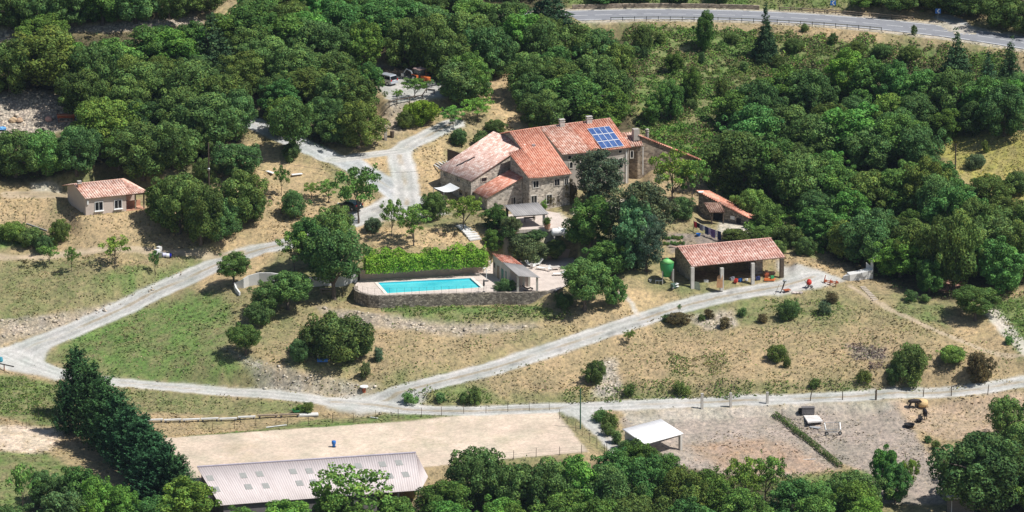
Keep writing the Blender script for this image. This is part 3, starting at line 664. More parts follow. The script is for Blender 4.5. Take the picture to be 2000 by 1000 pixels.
def plume_mesh(name, R_, H, seed, n=330, per=34, size=.22, up=.55, pwr=.95):
    """dense upswept sprays over a tall cone"""
    r = np.random.default_rng(seed); Ps = []; Ns = []; tn = []
    for i in range(n):
        f = r.random()**1.15*.97; z = H*(.04+.9*f); q = R_*(1-f)**pwr*r.uniform(.72, 1.0); t = r.uniform(0, 6.283)
        o_ = np.array([math.cos(t), math.sin(t), 0]); base = o_*q*.72+np.array([0, 0, z]); L_ = (.40+.36*(1-f))*R_*r.uniform(.6, 1.5)
        dr = o_*(1-up)+np.array([0, 0, up]); dr /= np.linalg.norm(dr); s = r.random(per)
        p = base+dr*L_*s[:, None]+r.normal(0, .09*R_, (per, 3))*(1-s*.85)[:, None]; Ps.append(p); Ns.append(np.tile(o_*.8+[0, 0, .5], (per, 1))); tn.append(np.clip(r.normal(.95, .3), .4, 1.7)*(.5+.95*s))
    Ps.append(np.stack([r.normal(0, .03*R_, 60), r.normal(0, .03*R_, 60), H*r.uniform(.88, 1.02, 60)], 1)); Ns.append(r.normal(0, 1, (60, 3))); tn.append(np.ones(60))
    P = np.concatenate(Ps); V = leaves(P, np.concatenate(Ns), size, r, .5, .55); tone = np.clip(np.concatenate(tn)*r.normal(1, .22, len(P)), .4, 1.9)
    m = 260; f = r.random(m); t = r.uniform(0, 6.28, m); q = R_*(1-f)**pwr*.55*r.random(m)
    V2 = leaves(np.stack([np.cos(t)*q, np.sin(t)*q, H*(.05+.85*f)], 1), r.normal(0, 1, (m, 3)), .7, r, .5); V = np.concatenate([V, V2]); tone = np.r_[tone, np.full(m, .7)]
    Cc = np.stack([tone, tone, tone, np.ones(len(tone))], 1); return np_mesh(name, V, np.arange(len(V)).reshape(-1, 4), LEAF, np.repeat(Cc, 4, axis=0))
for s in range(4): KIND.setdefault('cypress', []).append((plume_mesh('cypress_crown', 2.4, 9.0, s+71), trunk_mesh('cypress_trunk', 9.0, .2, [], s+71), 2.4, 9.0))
for s in range(3): variant('shade', 3.6, 7.6, lobes_round(3.6, 7.6, 44, s+91, base=.27, rl=(.13,.30), fill=.76, wv=(.65,1.2)), 13500, .225, s+91, .26, ntips=8, irr=.2, jit=.5)
for s in range(3): variant('bigbush', 3.2, 4.4, lobes_round(3.2, 4.4, 42, s+95, base=.0, rl=(.14,.32), fill=.74, wv=(.65,1.2)), 13000, .2, s+95, .1, irr=.18, jit=.5)
KIND['column'] = [(plume_mesh('column_crown', .75, 7.5, 81, 110, 26, .17, .85, .45), trunk_mesh('column_trunk', 7.5, .1, [], 81), .75, 7.5)]
TINT = {'oak': (.118,.205,.058), 'broad': (.108,.225,.054), 'loose': (.155,.28,.06), 'fruit': (.15,.26,.06), 'shade': (.112,.215,.062), 'bigbush': (.115,.195,.062), 'bush': (.125,.205,.064), 'pine': (.075,.145,.062), 'cedar': (.10,.15,.09), 'cypress': (.045,.12,.048), 'column': (.085,.16,.05)}
TREES = []      # (root object, kind, u, v, size m, tone word)
def plant(kind, p, w, h, seed, tone='', name=None):
    """one tree (empty > crown, trunk) or one shrub (single mesh); w,h in metres"""
    cm, tm, R_, H = KIND[kind][seed % len(KIND[kind])]; r = random.Random(seed*7+3)
    t = TINT[kind]; b = r.uniform(.85, 1.18); ye = r.uniform(-.14, .22)
    col = [t[0]*b*(1+ye), t[1]*b, t[2]*b*(1-ye)]
    if tone == 'bright': col = [col[0]*1.25, col[1]*1.35, col[2]*1.1]
    if tone == 'lime': col = [.17, .27, .03]
    if tone == 'dark': col = [c*.76 for c in col]
    if tone == 'olive': col = [col[0]*1.14, col[1]*1.06, col[2]*.95]
    if tone == 'grey': col = [col[0]*1.15, col[1]*1.05, col[2]*1.7]
    if tone == 'brown': col = [.15, .125, .06]
    sx = w/2/R_; sz = h/H; rz = r.uniform(0, 6.283)
    if kind in ('bush', 'bigbush'):
        o = bpy.data.objects.new(name or 'shrub', cm); C.objects.link(o); o.location = p; o.rotation_euler = (0, 0, rz); o.scale = (sx*r.uniform(.9, 1.1), sx*r.uniform(.9, 1.1), sz); o.color = (*col, 1); root = o
    else:
        root = empty(name or {'oak':'oak_tree','broad':'broadleaf_tree','loose':'locust_tree','fruit':'fruit_tree','pine':'pine_tree','cedar':'cedar_tree','shade':'shade_tree','cypress':'cypress_tree','column':'cypress_tree'}[kind], p, rz)
        root.scale = (sx*r.uniform(.93, 1.07), sx*r.uniform(.93, 1.07), sz)
        for nm, me in (('crown', cm), ('trunk', tm)):
            o = bpy.data.objects.new(nm, me); C.objects.link(o); o.parent = root; o.color = (*col, 1)
    u, v = proj(np.array(p)); TREES.append([root, kind, float(u), float(v)-h*7, max(w, h), tone])
    return root
_seed = [100]
def T(kind, u, vt, vb, wpx, tone=''):
    """tree seen at bearing u between rows vt and vb of the survey picture"""
    g = G(u, vb); k = PX(g); _seed[0] += 1
    h = max((vb-vt)/k/.965, .5); w = wpx/k*(1.18 if kind in ('oak', 'broad') and (vb < 345 or vb > 985 or u > 1400) and not (u > 1200 and vb < 215) and not (915 < u < 1035 and vb > 150) else 1.08)
    if kind == 'bush' and w > 3.3: kind = 'bigbush'
    # the crown's near side hides the foot of the trunk: stand the tree half a crown further back for low crowns
    return plant(kind, (g.x, g.y, g.z-.05), w, h, _seed[0], tone)
LIST = """
oak 20 -40 55 90;oak 75 -30 58 80;oak 140 -40 50 100;broad 200 -50 48 90;oak 265 -50 44 100;oak 330 -50 37 80;oak 395 -40 24 80;broad 45 5 52 55 bright;broad 100 5 48 50;broad 182 8 42 45
oak 95 50 165 165 olive;oak 20 70 180 95;broad 150 75 165 70 bright;oak 190 78 200 90;oak 160 130 228 95 dark;broad 225 75 155 100 olive;oak 255 105 205 95;broad 300 50 135 110;broad 348 50 150 95 bright;pine 415 28 145 110 dark;oak 285 115 215 100;oak 245 150 235 90;oak 375 118 235 130;oak 432 132 245 105;oak 350 165 278 105;oak 215 188 290 120 bright;oak 400 178 285 130;oak 460 170 270 75;broad 445 28 110 110;broad 490 0 105 100
oak 30 250 345 115;oak 92 248 342 95 bright;oak 150 243 340 95;oak 280 238 348 135;broad 232 262 330 60;oak 340 228 330 90;oak 398 232 305 70
oak 350 333 455 115;oak 392 352 478 100 dark;oak 468 328 440 105;oak 430 385 470 90;oak 490 365 430 70;broad 318 345 430 75;oak 462 272 348 92;bush 400 308 352 45;bush 425 285 330 36
shade 575 190 304 94;oak 640 180 265 65;oak 700 193 290 98 olive;oak 655 212 280 70;broad 548 150 225 70;oak 600 128 200 100;oak 650 140 235 80;bush 568 275 312 44 dark
broad 560 20 115 110 olive;oak 620 30 130 100;oak 520 68 150 105 olive;oak 480 98 178 90;oak 580 82 175 105;oak 640 92 178 105;oak 690 132 225 105 dark;broad 711 120 215 64;oak 540 140 200 70;broad 712 40 150 80 olive;broad 660 -5 88 90;broad 730 -5 88 95;oak 790 30 138 90;broad 780 -5 80 90;oak 842 22 140 95;oak 872 58 158 90;oak 905 20 120 95;oak 950 40 150 90;broad 930 -10 66 90;oak 985 -5 80 85;pine 1072 -30 55 110 dark;broad 1020 20 108 90 bright;oak 1060 32 132 90;oak 1120 42 140 105;oak 1170 52 150 90;oak 1200 75 162 70
oak 1030 100 190 100 olive;oak 1092 112 195 95;oak 1150 105 192 95;oak 1190 125 222 85;oak 1036 135 214 66;broad 1130 142 245 120;oak 1060 172 255 80;broad 1195 165 258 75;broad 1165 195 268 90;bush 1085 222 252 52 olive
broad 899 112 205 98 grey;broad 926 100 200 80;oak 968 68 150 80;loose 810 148 192 46;fruit 776 172 199 24 bright;loose 885 206 250 48 bright;loose 933 188 238 60 bright;bush 825 192 240 70 lime;bush 795 215 250 40 olive;bush 895 250 283 38;bush 938 250 285 36;bush 968 233 258 40
broad 1377 14 100 42;pine 1495 8 118 54 dark;bush 1257 48 98 40 dark;bush 1260 88 118 26 dark;broad 1317 100 143 42 dark;bush 1370 98 126 22 dark;broad 1310 148 235 50;broad 1350 128 205 48;bush 1412 148 195 30 dark;broad 1275 188 240 44;bush 1625 60 86 24 dark;bush 1455 118 140 26;bush 1350 190 215 26;bush 1520 105 132 30 dark;bush 1570 44 62 20;bush 1784 46 68 14;bush 1240 85 105 30;bush 1290 60 85 34 olive;bush 1430 60 84 34;bush 1550 75 100 40 olive;bush 1675 80 105 40;bush 1720 85 112 44 olive;bush 1775 90 118 40
broad 1530 128 215 90;oak 1580 130 235 100;broad 1645 94 190 85 bright;broad 1700 108 215 95;broad 1748 118 222 75;broad 1802 132 225 85;pine 1868 55 150 66;oak 1862 130 232 90;broad 1912 148 245 80;pine 1972 72 180 62;pine 1928 98 195 70;broad 1992 150 245 60 bright;broad 1442 168 245 80;oak 1482 152 255 90;broad 1470 205 320 110;oak 1540 200 300 115;oak 1600 218 322 112;broad 1660 200 312 115 bright;oak 1710 238 330 100;broad 1762 212 318 100;oak 1800 240 335 80;oak 1455 250 385 130 dark;broad 1502 262 390 110;oak 1420 252 335 66;oak 1560 290 410 115;broad 1630 310 420 105;oak 1690 328 432 100;broad 1752 322 425 95;oak 1802 302 425 88 olive;oak 1830 338 455 95;broad 1872 358 490 98;oak 1902 380 512 90;broad 1942 420 540 105 grey;oak 1985 425 550 80;broad 1600 402 480 88 olive;oak 1652 430 505 80;oak 1702 398 515 100;broad 1758 455 540 100 bright;oak 1802 422 540 96;oak 1862 402 565 96;broad 1952 462 575 90;broad 1815 503 575 58;bush 1468 366 425 64 bright;bush 1985 332 378 50;bush 1925 270 298 18;bush 1975 345 372 40;bush 1905 300 328 40 grey
oak 1902 195 262 70 dark;oak 1962 158 265 90 dark;broad 1850 208 270 68
cedar 1170 283 400 112;cedar 1252 330 500 128;broad 1238 385 525 90 grey;loose 1312 290 400 88;loose 1352 308 400 66;bush 1330 385 425 56;broad 1154 378 485 104;broad 1188 462 540 84;column 1240 418 528 24;cedar 1262 405 530 70;bush 1105 345 395 46 brown;bush 1075 372 400 40 brown;broad 1060 385 410 22 bright
oak 850 370 430 50;loose 905 378 450 68;loose 765 385 462 44;loose 808 398 480 66;loose 700 318 436 96;fruit 550 320 382 36;loose 608 355 388 30;loose 642 350 395 42;oak 575 370 425 56;oak 650 393 500 92 olive;broad 610 415 520 80;loose 575 440 530 66;bush 728 425 452 42 grey;broad 968 398 450 56 dark;bush 1000 420 455 40 grey;broad 963 446 492 38;bush 1035 458 508 82 grey;bush 1080 468 500 46;bush 990 432 462 34;bush 1012 455 476 40 grey;bush 1045 448 466 44;bush 1125 440 470 40;bush 1500 395 442 60 bright;bush 1540 436 480 54;bush 1572 460 498 42 olive;bush 1518 470 492 44 olive;bush 1443 446 472 62 dark;bush 1490 440 462 40 bright
shade 652 440 585 124;shade 456 490 556 64;shade 562 530 604 88 olive;oak 520 548 612 72;bush 505 590 632 56;shade 480 632 694 64 olive;bush 660 608 700 128 dark;bush 625 630 690 74;bush 585 660 706 42;bush 700 640 690 64;bush 712 700 738 34 grey;bush 740 675 705 30 grey;bush 985 543 578 42;shade 1142 505 606 108;broad 1200 535 600 46;bush 1100 570 600 40
fruit 97 476 517 42;fruit 140 478 532 32;fruit 225 460 518 66;fruit 303 485 538 24;bush 115 426 474 46;bush 22 432 468 60 bright;bush 60 442 478 50;bush 85 458 490 40;fruit 48 505 522 14 brown
shade 1905 558 626 96;bush 1775 670 745 82;bush 1742 708 750 34;bush 1915 684 746 52 brown;bush 1862 674 706 60 bright;bush 1518 672 704 40;bush 1160 703 746 42;fruit 1228 642 673 26;bush 1780 563 588 30;bush 1808 572 590 30;bush 1970 655 672 26 bright;bush 1330 742 772 30;bush 1230 745 772 28;bush 1535 690 718 20 dark;bush 1690 720 745 34 olive;bush 1590 735 758 26;fruit 1327 592 612 10;bush 1450 598 618 20;bush 1385 600 622 22 brown;bush 1325 610 632 44 brown;bush 1300 612 628 20;bush 1490 610 630 26 brown;bush 1415 618 640 34 brown;bush 1540 585 622 44;bush 1610 585 612 30 grey;bush 1625 568 592 34 brown;bush 930 752 790 30;bush 905 760 788 26 olive;bush 860 765 785 30;bush 800 765 788 34 bright;bush 1370 612 625 16
bush 1175 795 822 40 bright;bush 1195 805 835 40;bush 1190 822 850 36;bush 1205 838 866 34;bush 1222 855 885 38;bush 1245 870 905 44;bush 1265 885 915 44
bush 1812 848 864 20;bush 1828 856 876 24;bush 600 783 806 34;bush 585 788 806 22 bright
cypress 152 678 812 80;cypress 128 742 845 53;cypress 182 712 850 90;cypress 205 735 875 95;cypress 232 762 895 97;cypress 255 790 912 100;cypress 280 812 932 102;cypress 302 838 950 95;cypress 325 862 972 85;cypress 350 885 985 73;cypress 290 880 990 97
fruit 45 900 1010 62 olive;broad 195 928 1045 76 bright;broad 240 938 1050 70 bright;broad 362 930 1050 118 olive;broad 120 952 1060 90 grey;broad 290 965 1060 80;broad 160 975 1060 70 bright;loose 690 905 1050 142;broad 655 950 1050 80;broad 560 975 1070 120 bright;broad 470 990 1070 90;oak 932 864 990 120;broad 862 930 1030 100;oak 1000 900 1020 100;oak 1062 888 1020 110;broad 1130 888 1020 100 bright;oak 1195 905 1030 100;broad 1262 880 1000 90;oak 1330 905 1030 100;broad 1392 912 1020 90;loose 1455 888 1000 70;loose 1495 880 985 66;broad 1545 930 1040 100;broad 1240 858 935 70;broad 1300 880 960 70;broad 1600 965 1060 90;broad 1675 930 1040 86;broad 1728 868 975 62 bright;broad 1748 895 985 62;loose 1772 888 970 44;oak 1922 838 1000 180 dark;oak 1968 768 860 70 olive;oak 1995 820 930 90;oak 1870 900 980 70 dark;broad 1450 950 1060 100;broad 1100 950 1060 110;broad 980 960 1060 100 bright;oak 1250 960 1060 110;broad 1000 975 1075 80;broad 1350 970 1070 90;broad 880 975 1070 90 bright;broad 1180 970 1070 90;broad 1690 965 1060 80 bright
oak 1880 -30 30 110 dark;oak 1960 -20 55 100 dark;oak 1760 -30 20 90;broad 1690 -20 14 70;oak 1830 -40 20 80;oak 2010 0 70 80 dark
broad 1180 -20 4 60;broad 1250 -25 2 60;broad 1320 -20 0 60;broad 1400 -20 0 50
"""
for row in LIST.replace('\n', ';').split(';'):
    q = row.split()
    if len(q) >= 5: T(q[0], float(q[1]), float(q[2]), float(q[3]), float(q[4]), q[5] if len(q) > 5 else '')
# between the surveyed trees the woods close up: more trees stand where the canopy would leave a hole
_have = np.array([[t[0].location.x, t[0].location.y] for t in TREES]); _w = random.Random(4); _cand = []
for P in FOR_W:
    lo, hi = P.min(0), P.max(0); yy = lo[1]
    while yy < hi[1]:
        xx = lo[0]
        while xx < hi[0]:
            _cand.append((xx+_w.uniform(-1.6, 1.6), yy+_w.uniform(-1.8, 1.8), P)); xx += 5.0
        yy += 5.4
_add = 0
NOCOVER = [[(1225,50),(1990,100),(1990,130),(1640,112),(1500,150),(1400,200),(1260,262)],[(-60,60),(60,50),(200,38),(390,15),(405,35),(330,50),(230,62),(110,66),(-60,75)],[(738,120),(880,128),(885,205),(760,205)],[(-20,180),(150,180),(170,242),(-20,248)],[(945,150),(1000,140),(1060,250),(945,250)],[(1110,5),(2010,45),(2010,110),(1110,50)],[(850,240),(1380,225),(1380,330),(850,330)],[(480,200),(620,280),(800,250),(800,300),(480,300)],[(0,340),(300,340),(300,440),(0,440)],[(310,850),(1160,800),(1165,890),(1000,898),(835,915),(835,960),(430,990),(340,975)],[(1200,800),(1980,770),(1850,880),(1700,925),(1500,925),(1320,890)]]
NOCOVER = [np.array(q, float) for q in NOCOVER]
for x, y, P in _cand:
    if abs(x) > 98 or y > 118 or y < -98 or float(sd_poly(np.array([x]), np.array([y]), P)[0]) > -1.6: continue
    if np.min(np.hypot((_have[:, 0]-x), (_have[:, 1]-y))) < 4.7: continue
    if line_near(np.array([x]), np.array([y]), ROADL)[0][0] < 8: continue
    u, v = proj(np.array([x, y, float(gz(x, y))+3]))
    if v < -75 or v > 1075 or u < -60 or u > 2060: continue
    if any(np.any(sd_poly(np.array([u, u-22, u+22, u]), np.array([v-38, v-15, v-15, v+10]), q) < 0) for q in NOCOVER): continue
    _seed[0] += 1; k = _w.choice(['oak', 'oak', 'broad']); h = _w.uniform(5.5, 7.8) if k == 'oak' else _w.uniform(6, 8.2)
    plant(k, (x, y, float(gz(x, y))-.05), _w.uniform(6.6, 9.2), h, _seed[0], _w.choice(['', '', 'dark', 'bright'])); _have = np.vstack([_have, [x, y]]); _add += 1
print('trees', len(TREES), 'filled', _add)
# ------------------------------------------------------------ building materials
def tile_mat(name, a, b_, c_, row=.42, per=.42, lich=.0):
    """canal tiles: UV in metres (u across the tiles, v up the slope); each tile its own shade"""
    m, nt, b = new_mat(name); L = nt.links
    uv = N(nt, 'ShaderNodeUVMap'); sp = N(nt, 'ShaderNodeSeparateXYZ'); L.new(uv.outputs['UV'], sp.inputs[0])
    def fl(sock, d):
        q = N(nt, 'ShaderNodeMath', operation='DIVIDE'); L.new(sock, q.inputs[0]); q.inputs[1].default_value = d
        f = N(nt, 'ShaderNodeMath', operation='FLOOR'); L.new(q.outputs[0], f.inputs[0]); return f.outputs[0], q.outputs[0]
    fu, qu = fl(sp.outputs['X'], per); fv, qv = fl(sp.outputs['Y'], row); cb = N(nt, 'ShaderNodeCombineXYZ'); L.new(fu, cb.inputs[0]); L.new(fv, cb.inputs[1])
    wn_ = N(nt, 'ShaderNodeTexWhiteNoise', noise_dimensions='2D'); L.new(cb.outputs[0], wn_.inputs['Vector'])
    col = ramp(nt, wn_.outputs['Value'], [(0, a), (.5, b_), (1, c_)])
    n2 = N(nt, 'ShaderNodeTexNoise', Scale=.9, Detail=5.0); L.new(uv.outputs['UV'], n2.inputs['Vector'])
    col = mulc(nt, col, ramp(nt, n2.outputs['Fac'], [(.3, (.87,.86,.86)), (.7, (1.1,1.09,1.08))]))
    fr = N(nt, 'ShaderNodeMath', operation='FRACT'); L.new(qv, fr.inputs[0])
    col = mulc(nt, col, ramp(nt, fr.outputs[0], [(0, (.62,.60,.60)), (.14, (1,1,1)), (1, (1.05,1.05,1.05))]))
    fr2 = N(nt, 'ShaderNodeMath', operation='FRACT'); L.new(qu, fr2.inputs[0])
    col = mulc(nt, col, ramp(nt, fr2.outputs[0], [(0, (1.35,1.33,1.3)), (.25, (1.08,1.08,1.08)), (.5, (.28,.25,.24)), (.75, (1.08,1.08,1.08)), (1, (1.35,1.33,1.3))]))  # stripes paint the channel shadows and dirt dark, crests lighter
    if lich:
        n3 = N(nt, 'ShaderNodeTexNoise', Scale=2.2, Detail=6.0, Roughness=.7); L.new(uv.outputs['UV'], n3.inputs['Vector'])
        mm = N(nt, 'ShaderNodeMix'); mm.data_type = 'RGBA'; mm.blend_type = 'MIX'; L.new(col, mm.inputs[6]); mm.inputs[7].default_value = (.30,.26,.2,1)
        mr = N(nt, 'ShaderNodeMapRange'); mr.inputs[1].default_value = .55; mr.inputs[2].default_value = .75; mr.inputs[4].default_value = lich; L.new(n3.outputs['Fac'], mr.inputs[0]); L.new(mr.outputs[0], mm.inputs[0]); col = mm.outputs[2]
    L.new(col, b.inputs['Base Color']); b.inputs['Roughness'].default_value = .85; b.inputs['Specular IOR Level'].default_value = .15
    return m
T_ORANGE = tile_mat('tiles_orange', (.52,.21,.14), (.63,.29,.20), (.72,.41,.31))
T_MOTTLE = tile_mat('tiles_mottled', (.44,.22,.155), (.60,.34,.26), (.74,.56,.47), lich=.25)
T_PINK = tile_mat('tiles_pink', (.50,.31,.25), (.64,.45,.385), (.75,.62,.55), row=.5, per=.40, lich=.3)
T_RED = tile_mat('tiles_red', (.46,.19,.125), (.60,.28,.20), (.72,.46,.37), row=.5, per=.36, lich=.2)
T_BARN = tile_mat('tiles_rose', (.46,.24,.19), (.60,.35,.285), (.74,.54,.47), lich=.2)
T_BUNG = tile_mat('tiles_salmon', (.52,.31,.24), (.67,.43,.345), (.78,.60,.51), row=.40, lich=.15)
T_BROWN = tile_mat('tiles_brown', (.20,.12,.09), (.32,.20,.15), (.42,.3,.24), row=.35, per=.3, lich=.3)
def stone_mat(name, a, b_, scale=2.6, mort=(.36,.32,.27), amt=1.0):
    m, nt, b = new_mat(name); L = nt.links; tc = N(nt, 'ShaderNodeTexCoord')
    mp = N(nt, 'ShaderNodeMapping'); mp.inputs['Scale'].default_value = (1, 1, 1.7); L.new(tc.outputs['Object'], mp.inputs['Vector'])
    vo = N(nt, 'ShaderNodeTexVoronoi', Scale=scale); L.new(mp.outputs[0], vo.inputs['Vector'])
    ve = N(nt, 'ShaderNodeTexVoronoi', Scale=scale, feature='DISTANCE_TO_EDGE'); L.new(mp.outputs[0], ve.inputs['Vector'])
    wn_ = N(nt, 'ShaderNodeTexWhiteNoise', noise_dimensions='3D'); L.new(vo.outputs['Color'], wn_.inputs['Vector'])
    c = ramp(nt, wn_.outputs['Value'], [(0, a), (.6, b_), (1, tuple(min(1, q*1.5) for q in b_))])
    mx = N(nt, 'ShaderNodeMix'); mx.data_type = 'RGBA'; L.new(c, mx.inputs[6]); mx.inputs[7].default_value = (*mort, 1)
    mr = N(nt, 'ShaderNodeMapRange'); mr.inputs[1].default_value = .02; mr.inputs[2].default_value = .07; mr.inputs[3].default_value = amt; mr.inputs[4].default_value = 0; L.new(ve.outputs['Distance'], mr.inputs[0]); L.new(mr.outputs[0], mx.inputs[0])
    nz = N(nt, 'ShaderNodeTexNoise', Scale=.5, Detail=5.0); L.new(tc.outputs['Object'], nz.inputs['Vector'])
    L.new(mulc(nt, mx.outputs[2], ramp(nt, nz.outputs['Fac'], [(.3, (.75,.76,.78)), (.7, (1.2,1.17,1.1))])), b.inputs['Base Color'])
    bp = N(nt, 'ShaderNodeBump', Strength=.6, Distance=.06); L.new(ve.outputs['Distance'], bp.inputs['Height']); L.new(bp.outputs[0], b.inputs['Normal']); b.inputs['Roughness'].default_value = .95
    return m
STONE = stone_mat('rubble_stone', (.22,.195,.165), (.42,.375,.32), 2.4, (.50,.455,.395))
STONE_D = stone_mat('dark_dry_stone', (.14,.12,.10), (.31,.27,.225), 2.6, (.10,.09,.078))
STONE_B = stone_mat('brown_stone', (.16,.125,.095), (.29,.235,.18), 2.0, (.30,.26,.21))
def plaster(name, col, var=.10): return simple(name, col, .92, var=var, scale=.9, bump=.15)
BEIGE = plaster('beige_render', (.56,.475,.415)); PINKW = plaster('pinkish_render', (.50,.385,.31), .14); GREYR = plaster('grey_render', (.40,.36,.315), .16)
CONC = plaster('concrete', (.52,.49,.44), .16); WHITE = simple('white_paint', (.80,.80,.78), .55, var=.06, scale=2); WHITEC = simple('whitewashed_concrete', (.66,.65,.62), .8, var=.12, scale=.8)
PALES = simple('pale_trim', (.55,.52,.46), .8, var=.12, scale=2); GLASS = simple('window_glass', (.012,.014,.018), .08, var=.3, scale=2, spec=.6)
WOOD = simple('weathered_wood', (.30,.235,.17), .9, var=.3, scale=4); WOODD = simple('dark_wood', (.10,.075,.055), .85, var=.3, scale=4); PLY = simple('plywood', (.55,.30,.15), .8, var=.15, scale=2)
METAL = simple('galvanised_metal', (.50,.52,.53), .4, metal=.7, var=.12); STEEL = simple('dark_steel', (.07,.07,.075), .5, metal=.4, var=.2); BLACK = simple('black_rubber', (.018,.018,.02), .7, var=.3)
RUST = simple('rusty_steel', (.36,.10,.045), .7, var=.35, scale=5); ORANGE = simple('orange_paint', (.60,.16,.045), .45, var=.15, scale=4); RED_P = simple('red_paint', (.55,.05,.035), .4, var=.15)
GREEN_P = simple('green_paint', (.05,.32,.11), .4, var=.12, scale=1.2); BLUE_D = simple('navy_plastic', (.03,.055,.13), .25, var=.1, scale=1, spec=.6); BLUE_P = simple('blue_plastic', (.03,.16,.50), .4, var=.15); YELL = simple('yellow_paint', (.75,.42,.06), .5, var=.15)
SILVER = simple('silver_car_paint', (.52,.55,.60), .25, metal=.35, var=.04, spec=.6); NAVYC = simple('dark_green_car_paint', (.02,.045,.05), .2, metal=.3, var=.1, spec=.6); REDL = simple('red_lens', (.5,.02,.02), .25, var=.1); TERRA = simple('terracotta', (.55,.30,.20), .8, var=.18, scale=2)
STRAWM = simple('straw', (.66,.47,.24), .95, var=.25, scale=7, bump=.5); CLOTHS = {k: simple(k+'_cloth', c, .9, var=.12, scale=2) for k, c in {'red': (.55,.05,.06), 'dark_blue': (.03,.04,.12), 'purple': (.16,.10,.28), 'white': (.75,.75,.78), 'grey': (.25,.25,.28), 'black': (.02,.02,.03), 'lilac': (.42,.36,.55)}.items()}
def corr_mat(name, a, b_, per, v=.0):
    m, nt, b = new_mat(name); L = nt.links; uv = N(nt, 'ShaderNodeUVMap'); n1 = N(nt, 'ShaderNodeTexNoise', Scale=.5, Detail=6.0, Roughness=.65)
    mp = N(nt, 'ShaderNodeMapping'); mp.inputs['Scale'].default_value = (1.6, .35, 1); L.new(uv.outputs['UV'], mp.inputs[0]); L.new(mp.outputs[0], n1.inputs['Vector'])
    sp = N(nt, 'ShaderNodeSeparateXYZ'); L.new(uv.outputs['UV'], sp.inputs[0]); d = N(nt, 'ShaderNodeMath', operation='DIVIDE'); L.new(sp.outputs[0], d.inputs[0]); d.inputs[1].default_value = per; f = N(nt, 'ShaderNodeMath', operation='FRACT'); L.new(d.outputs[0], f.inputs[0])
    c = ramp(nt, n1.outputs['Fac'], [(.3, a), (.7, b_)]); c = mulc(nt, c, ramp(nt, f.outputs[0], [(0, (1.05,1.05,1.05)), (.5, (.80,.79,.80)), (1, (1.05,1.05,1.05))])); L.new(c, b.inputs['Base Color']); b.inputs['Roughness'].default_value = .8; return m
C_GREY = corr_mat('grey_fibre_cement', (.26,.25,.24), (.46,.44,.42), .36); C_PINK = corr_mat('faded_pink_fibre_cement', (.56,.49,.465), (.68,.61,.58), .36)
def deck_mat():
    m, nt, b = new_mat('pale_paving'); L = nt.links; tc = N(nt, 'ShaderNodeTexCoord'); br = N(nt, 'ShaderNodeTexBrick'); br.inputs['Scale'].default_value = 2.2
    br.inputs['Color1'].default_value = (.66,.57,.50,1); br.inputs['Color2'].default_value = (.56,.48,.42,1); br.inputs['Mortar'].default_value = (.42,.35,.3,1); br.inputs['Mortar Size'].default_value = .012
    L.new(tc.outputs['Object'], br.inputs['Vector']); nz = N(nt, 'ShaderNodeTexNoise', Scale=.6, Detail=5.0); L.new(tc.outputs['Object'], nz.inputs['Vector'])
    L.new(mulc(nt, br.outputs['Color'], ramp(nt, nz.outputs['Fac'], [(.3, (.88,.88,.88)), (.7, (1.1,1.1,1.1))])), b.inputs['Base Color']); b.inputs['Roughness'].default_value = .9; return m
DECKM = deck_mat()
def water_mat():
    m, nt, b = new_mat('pool_water'); L = nt.links; b.inputs['Base Color'].default_value = (.03,.52,.60,1); b.inputs['Roughness'].default_value = .04; b.inputs['Specular IOR Level'].default_value = .5
    tc = N(nt, 'ShaderNodeTexCoord'); nz = N(nt, 'ShaderNodeTexNoise', Scale=2.5, Detail=3.0); L.new(tc.outputs['Object'], nz.inputs['Vector']); bp = N(nt, 'ShaderNodeBump', Strength=.05, Distance=.03); L.new(nz.outputs['Fac'], bp.inputs['Height']); L.new(bp.outputs[0], b.inputs['Normal'])
    n2 = N(nt, 'ShaderNodeTexNoise', Scale=.12, Detail=2.0); L.new(tc.outputs['Object'], n2.inputs['Vector']); L.new(mulc(nt, ramp(nt, n2.outputs['Fac'], [(.38, (.04,.50,.58)), (.6, (.13,.68,.72))]), ramp(nt, nz.outputs['Fac'], [(.35, (.9,.93,.95)), (.65, (1.1,1.06,1.04))])), b.inputs['Base Color']); return m
WATER = water_mat()
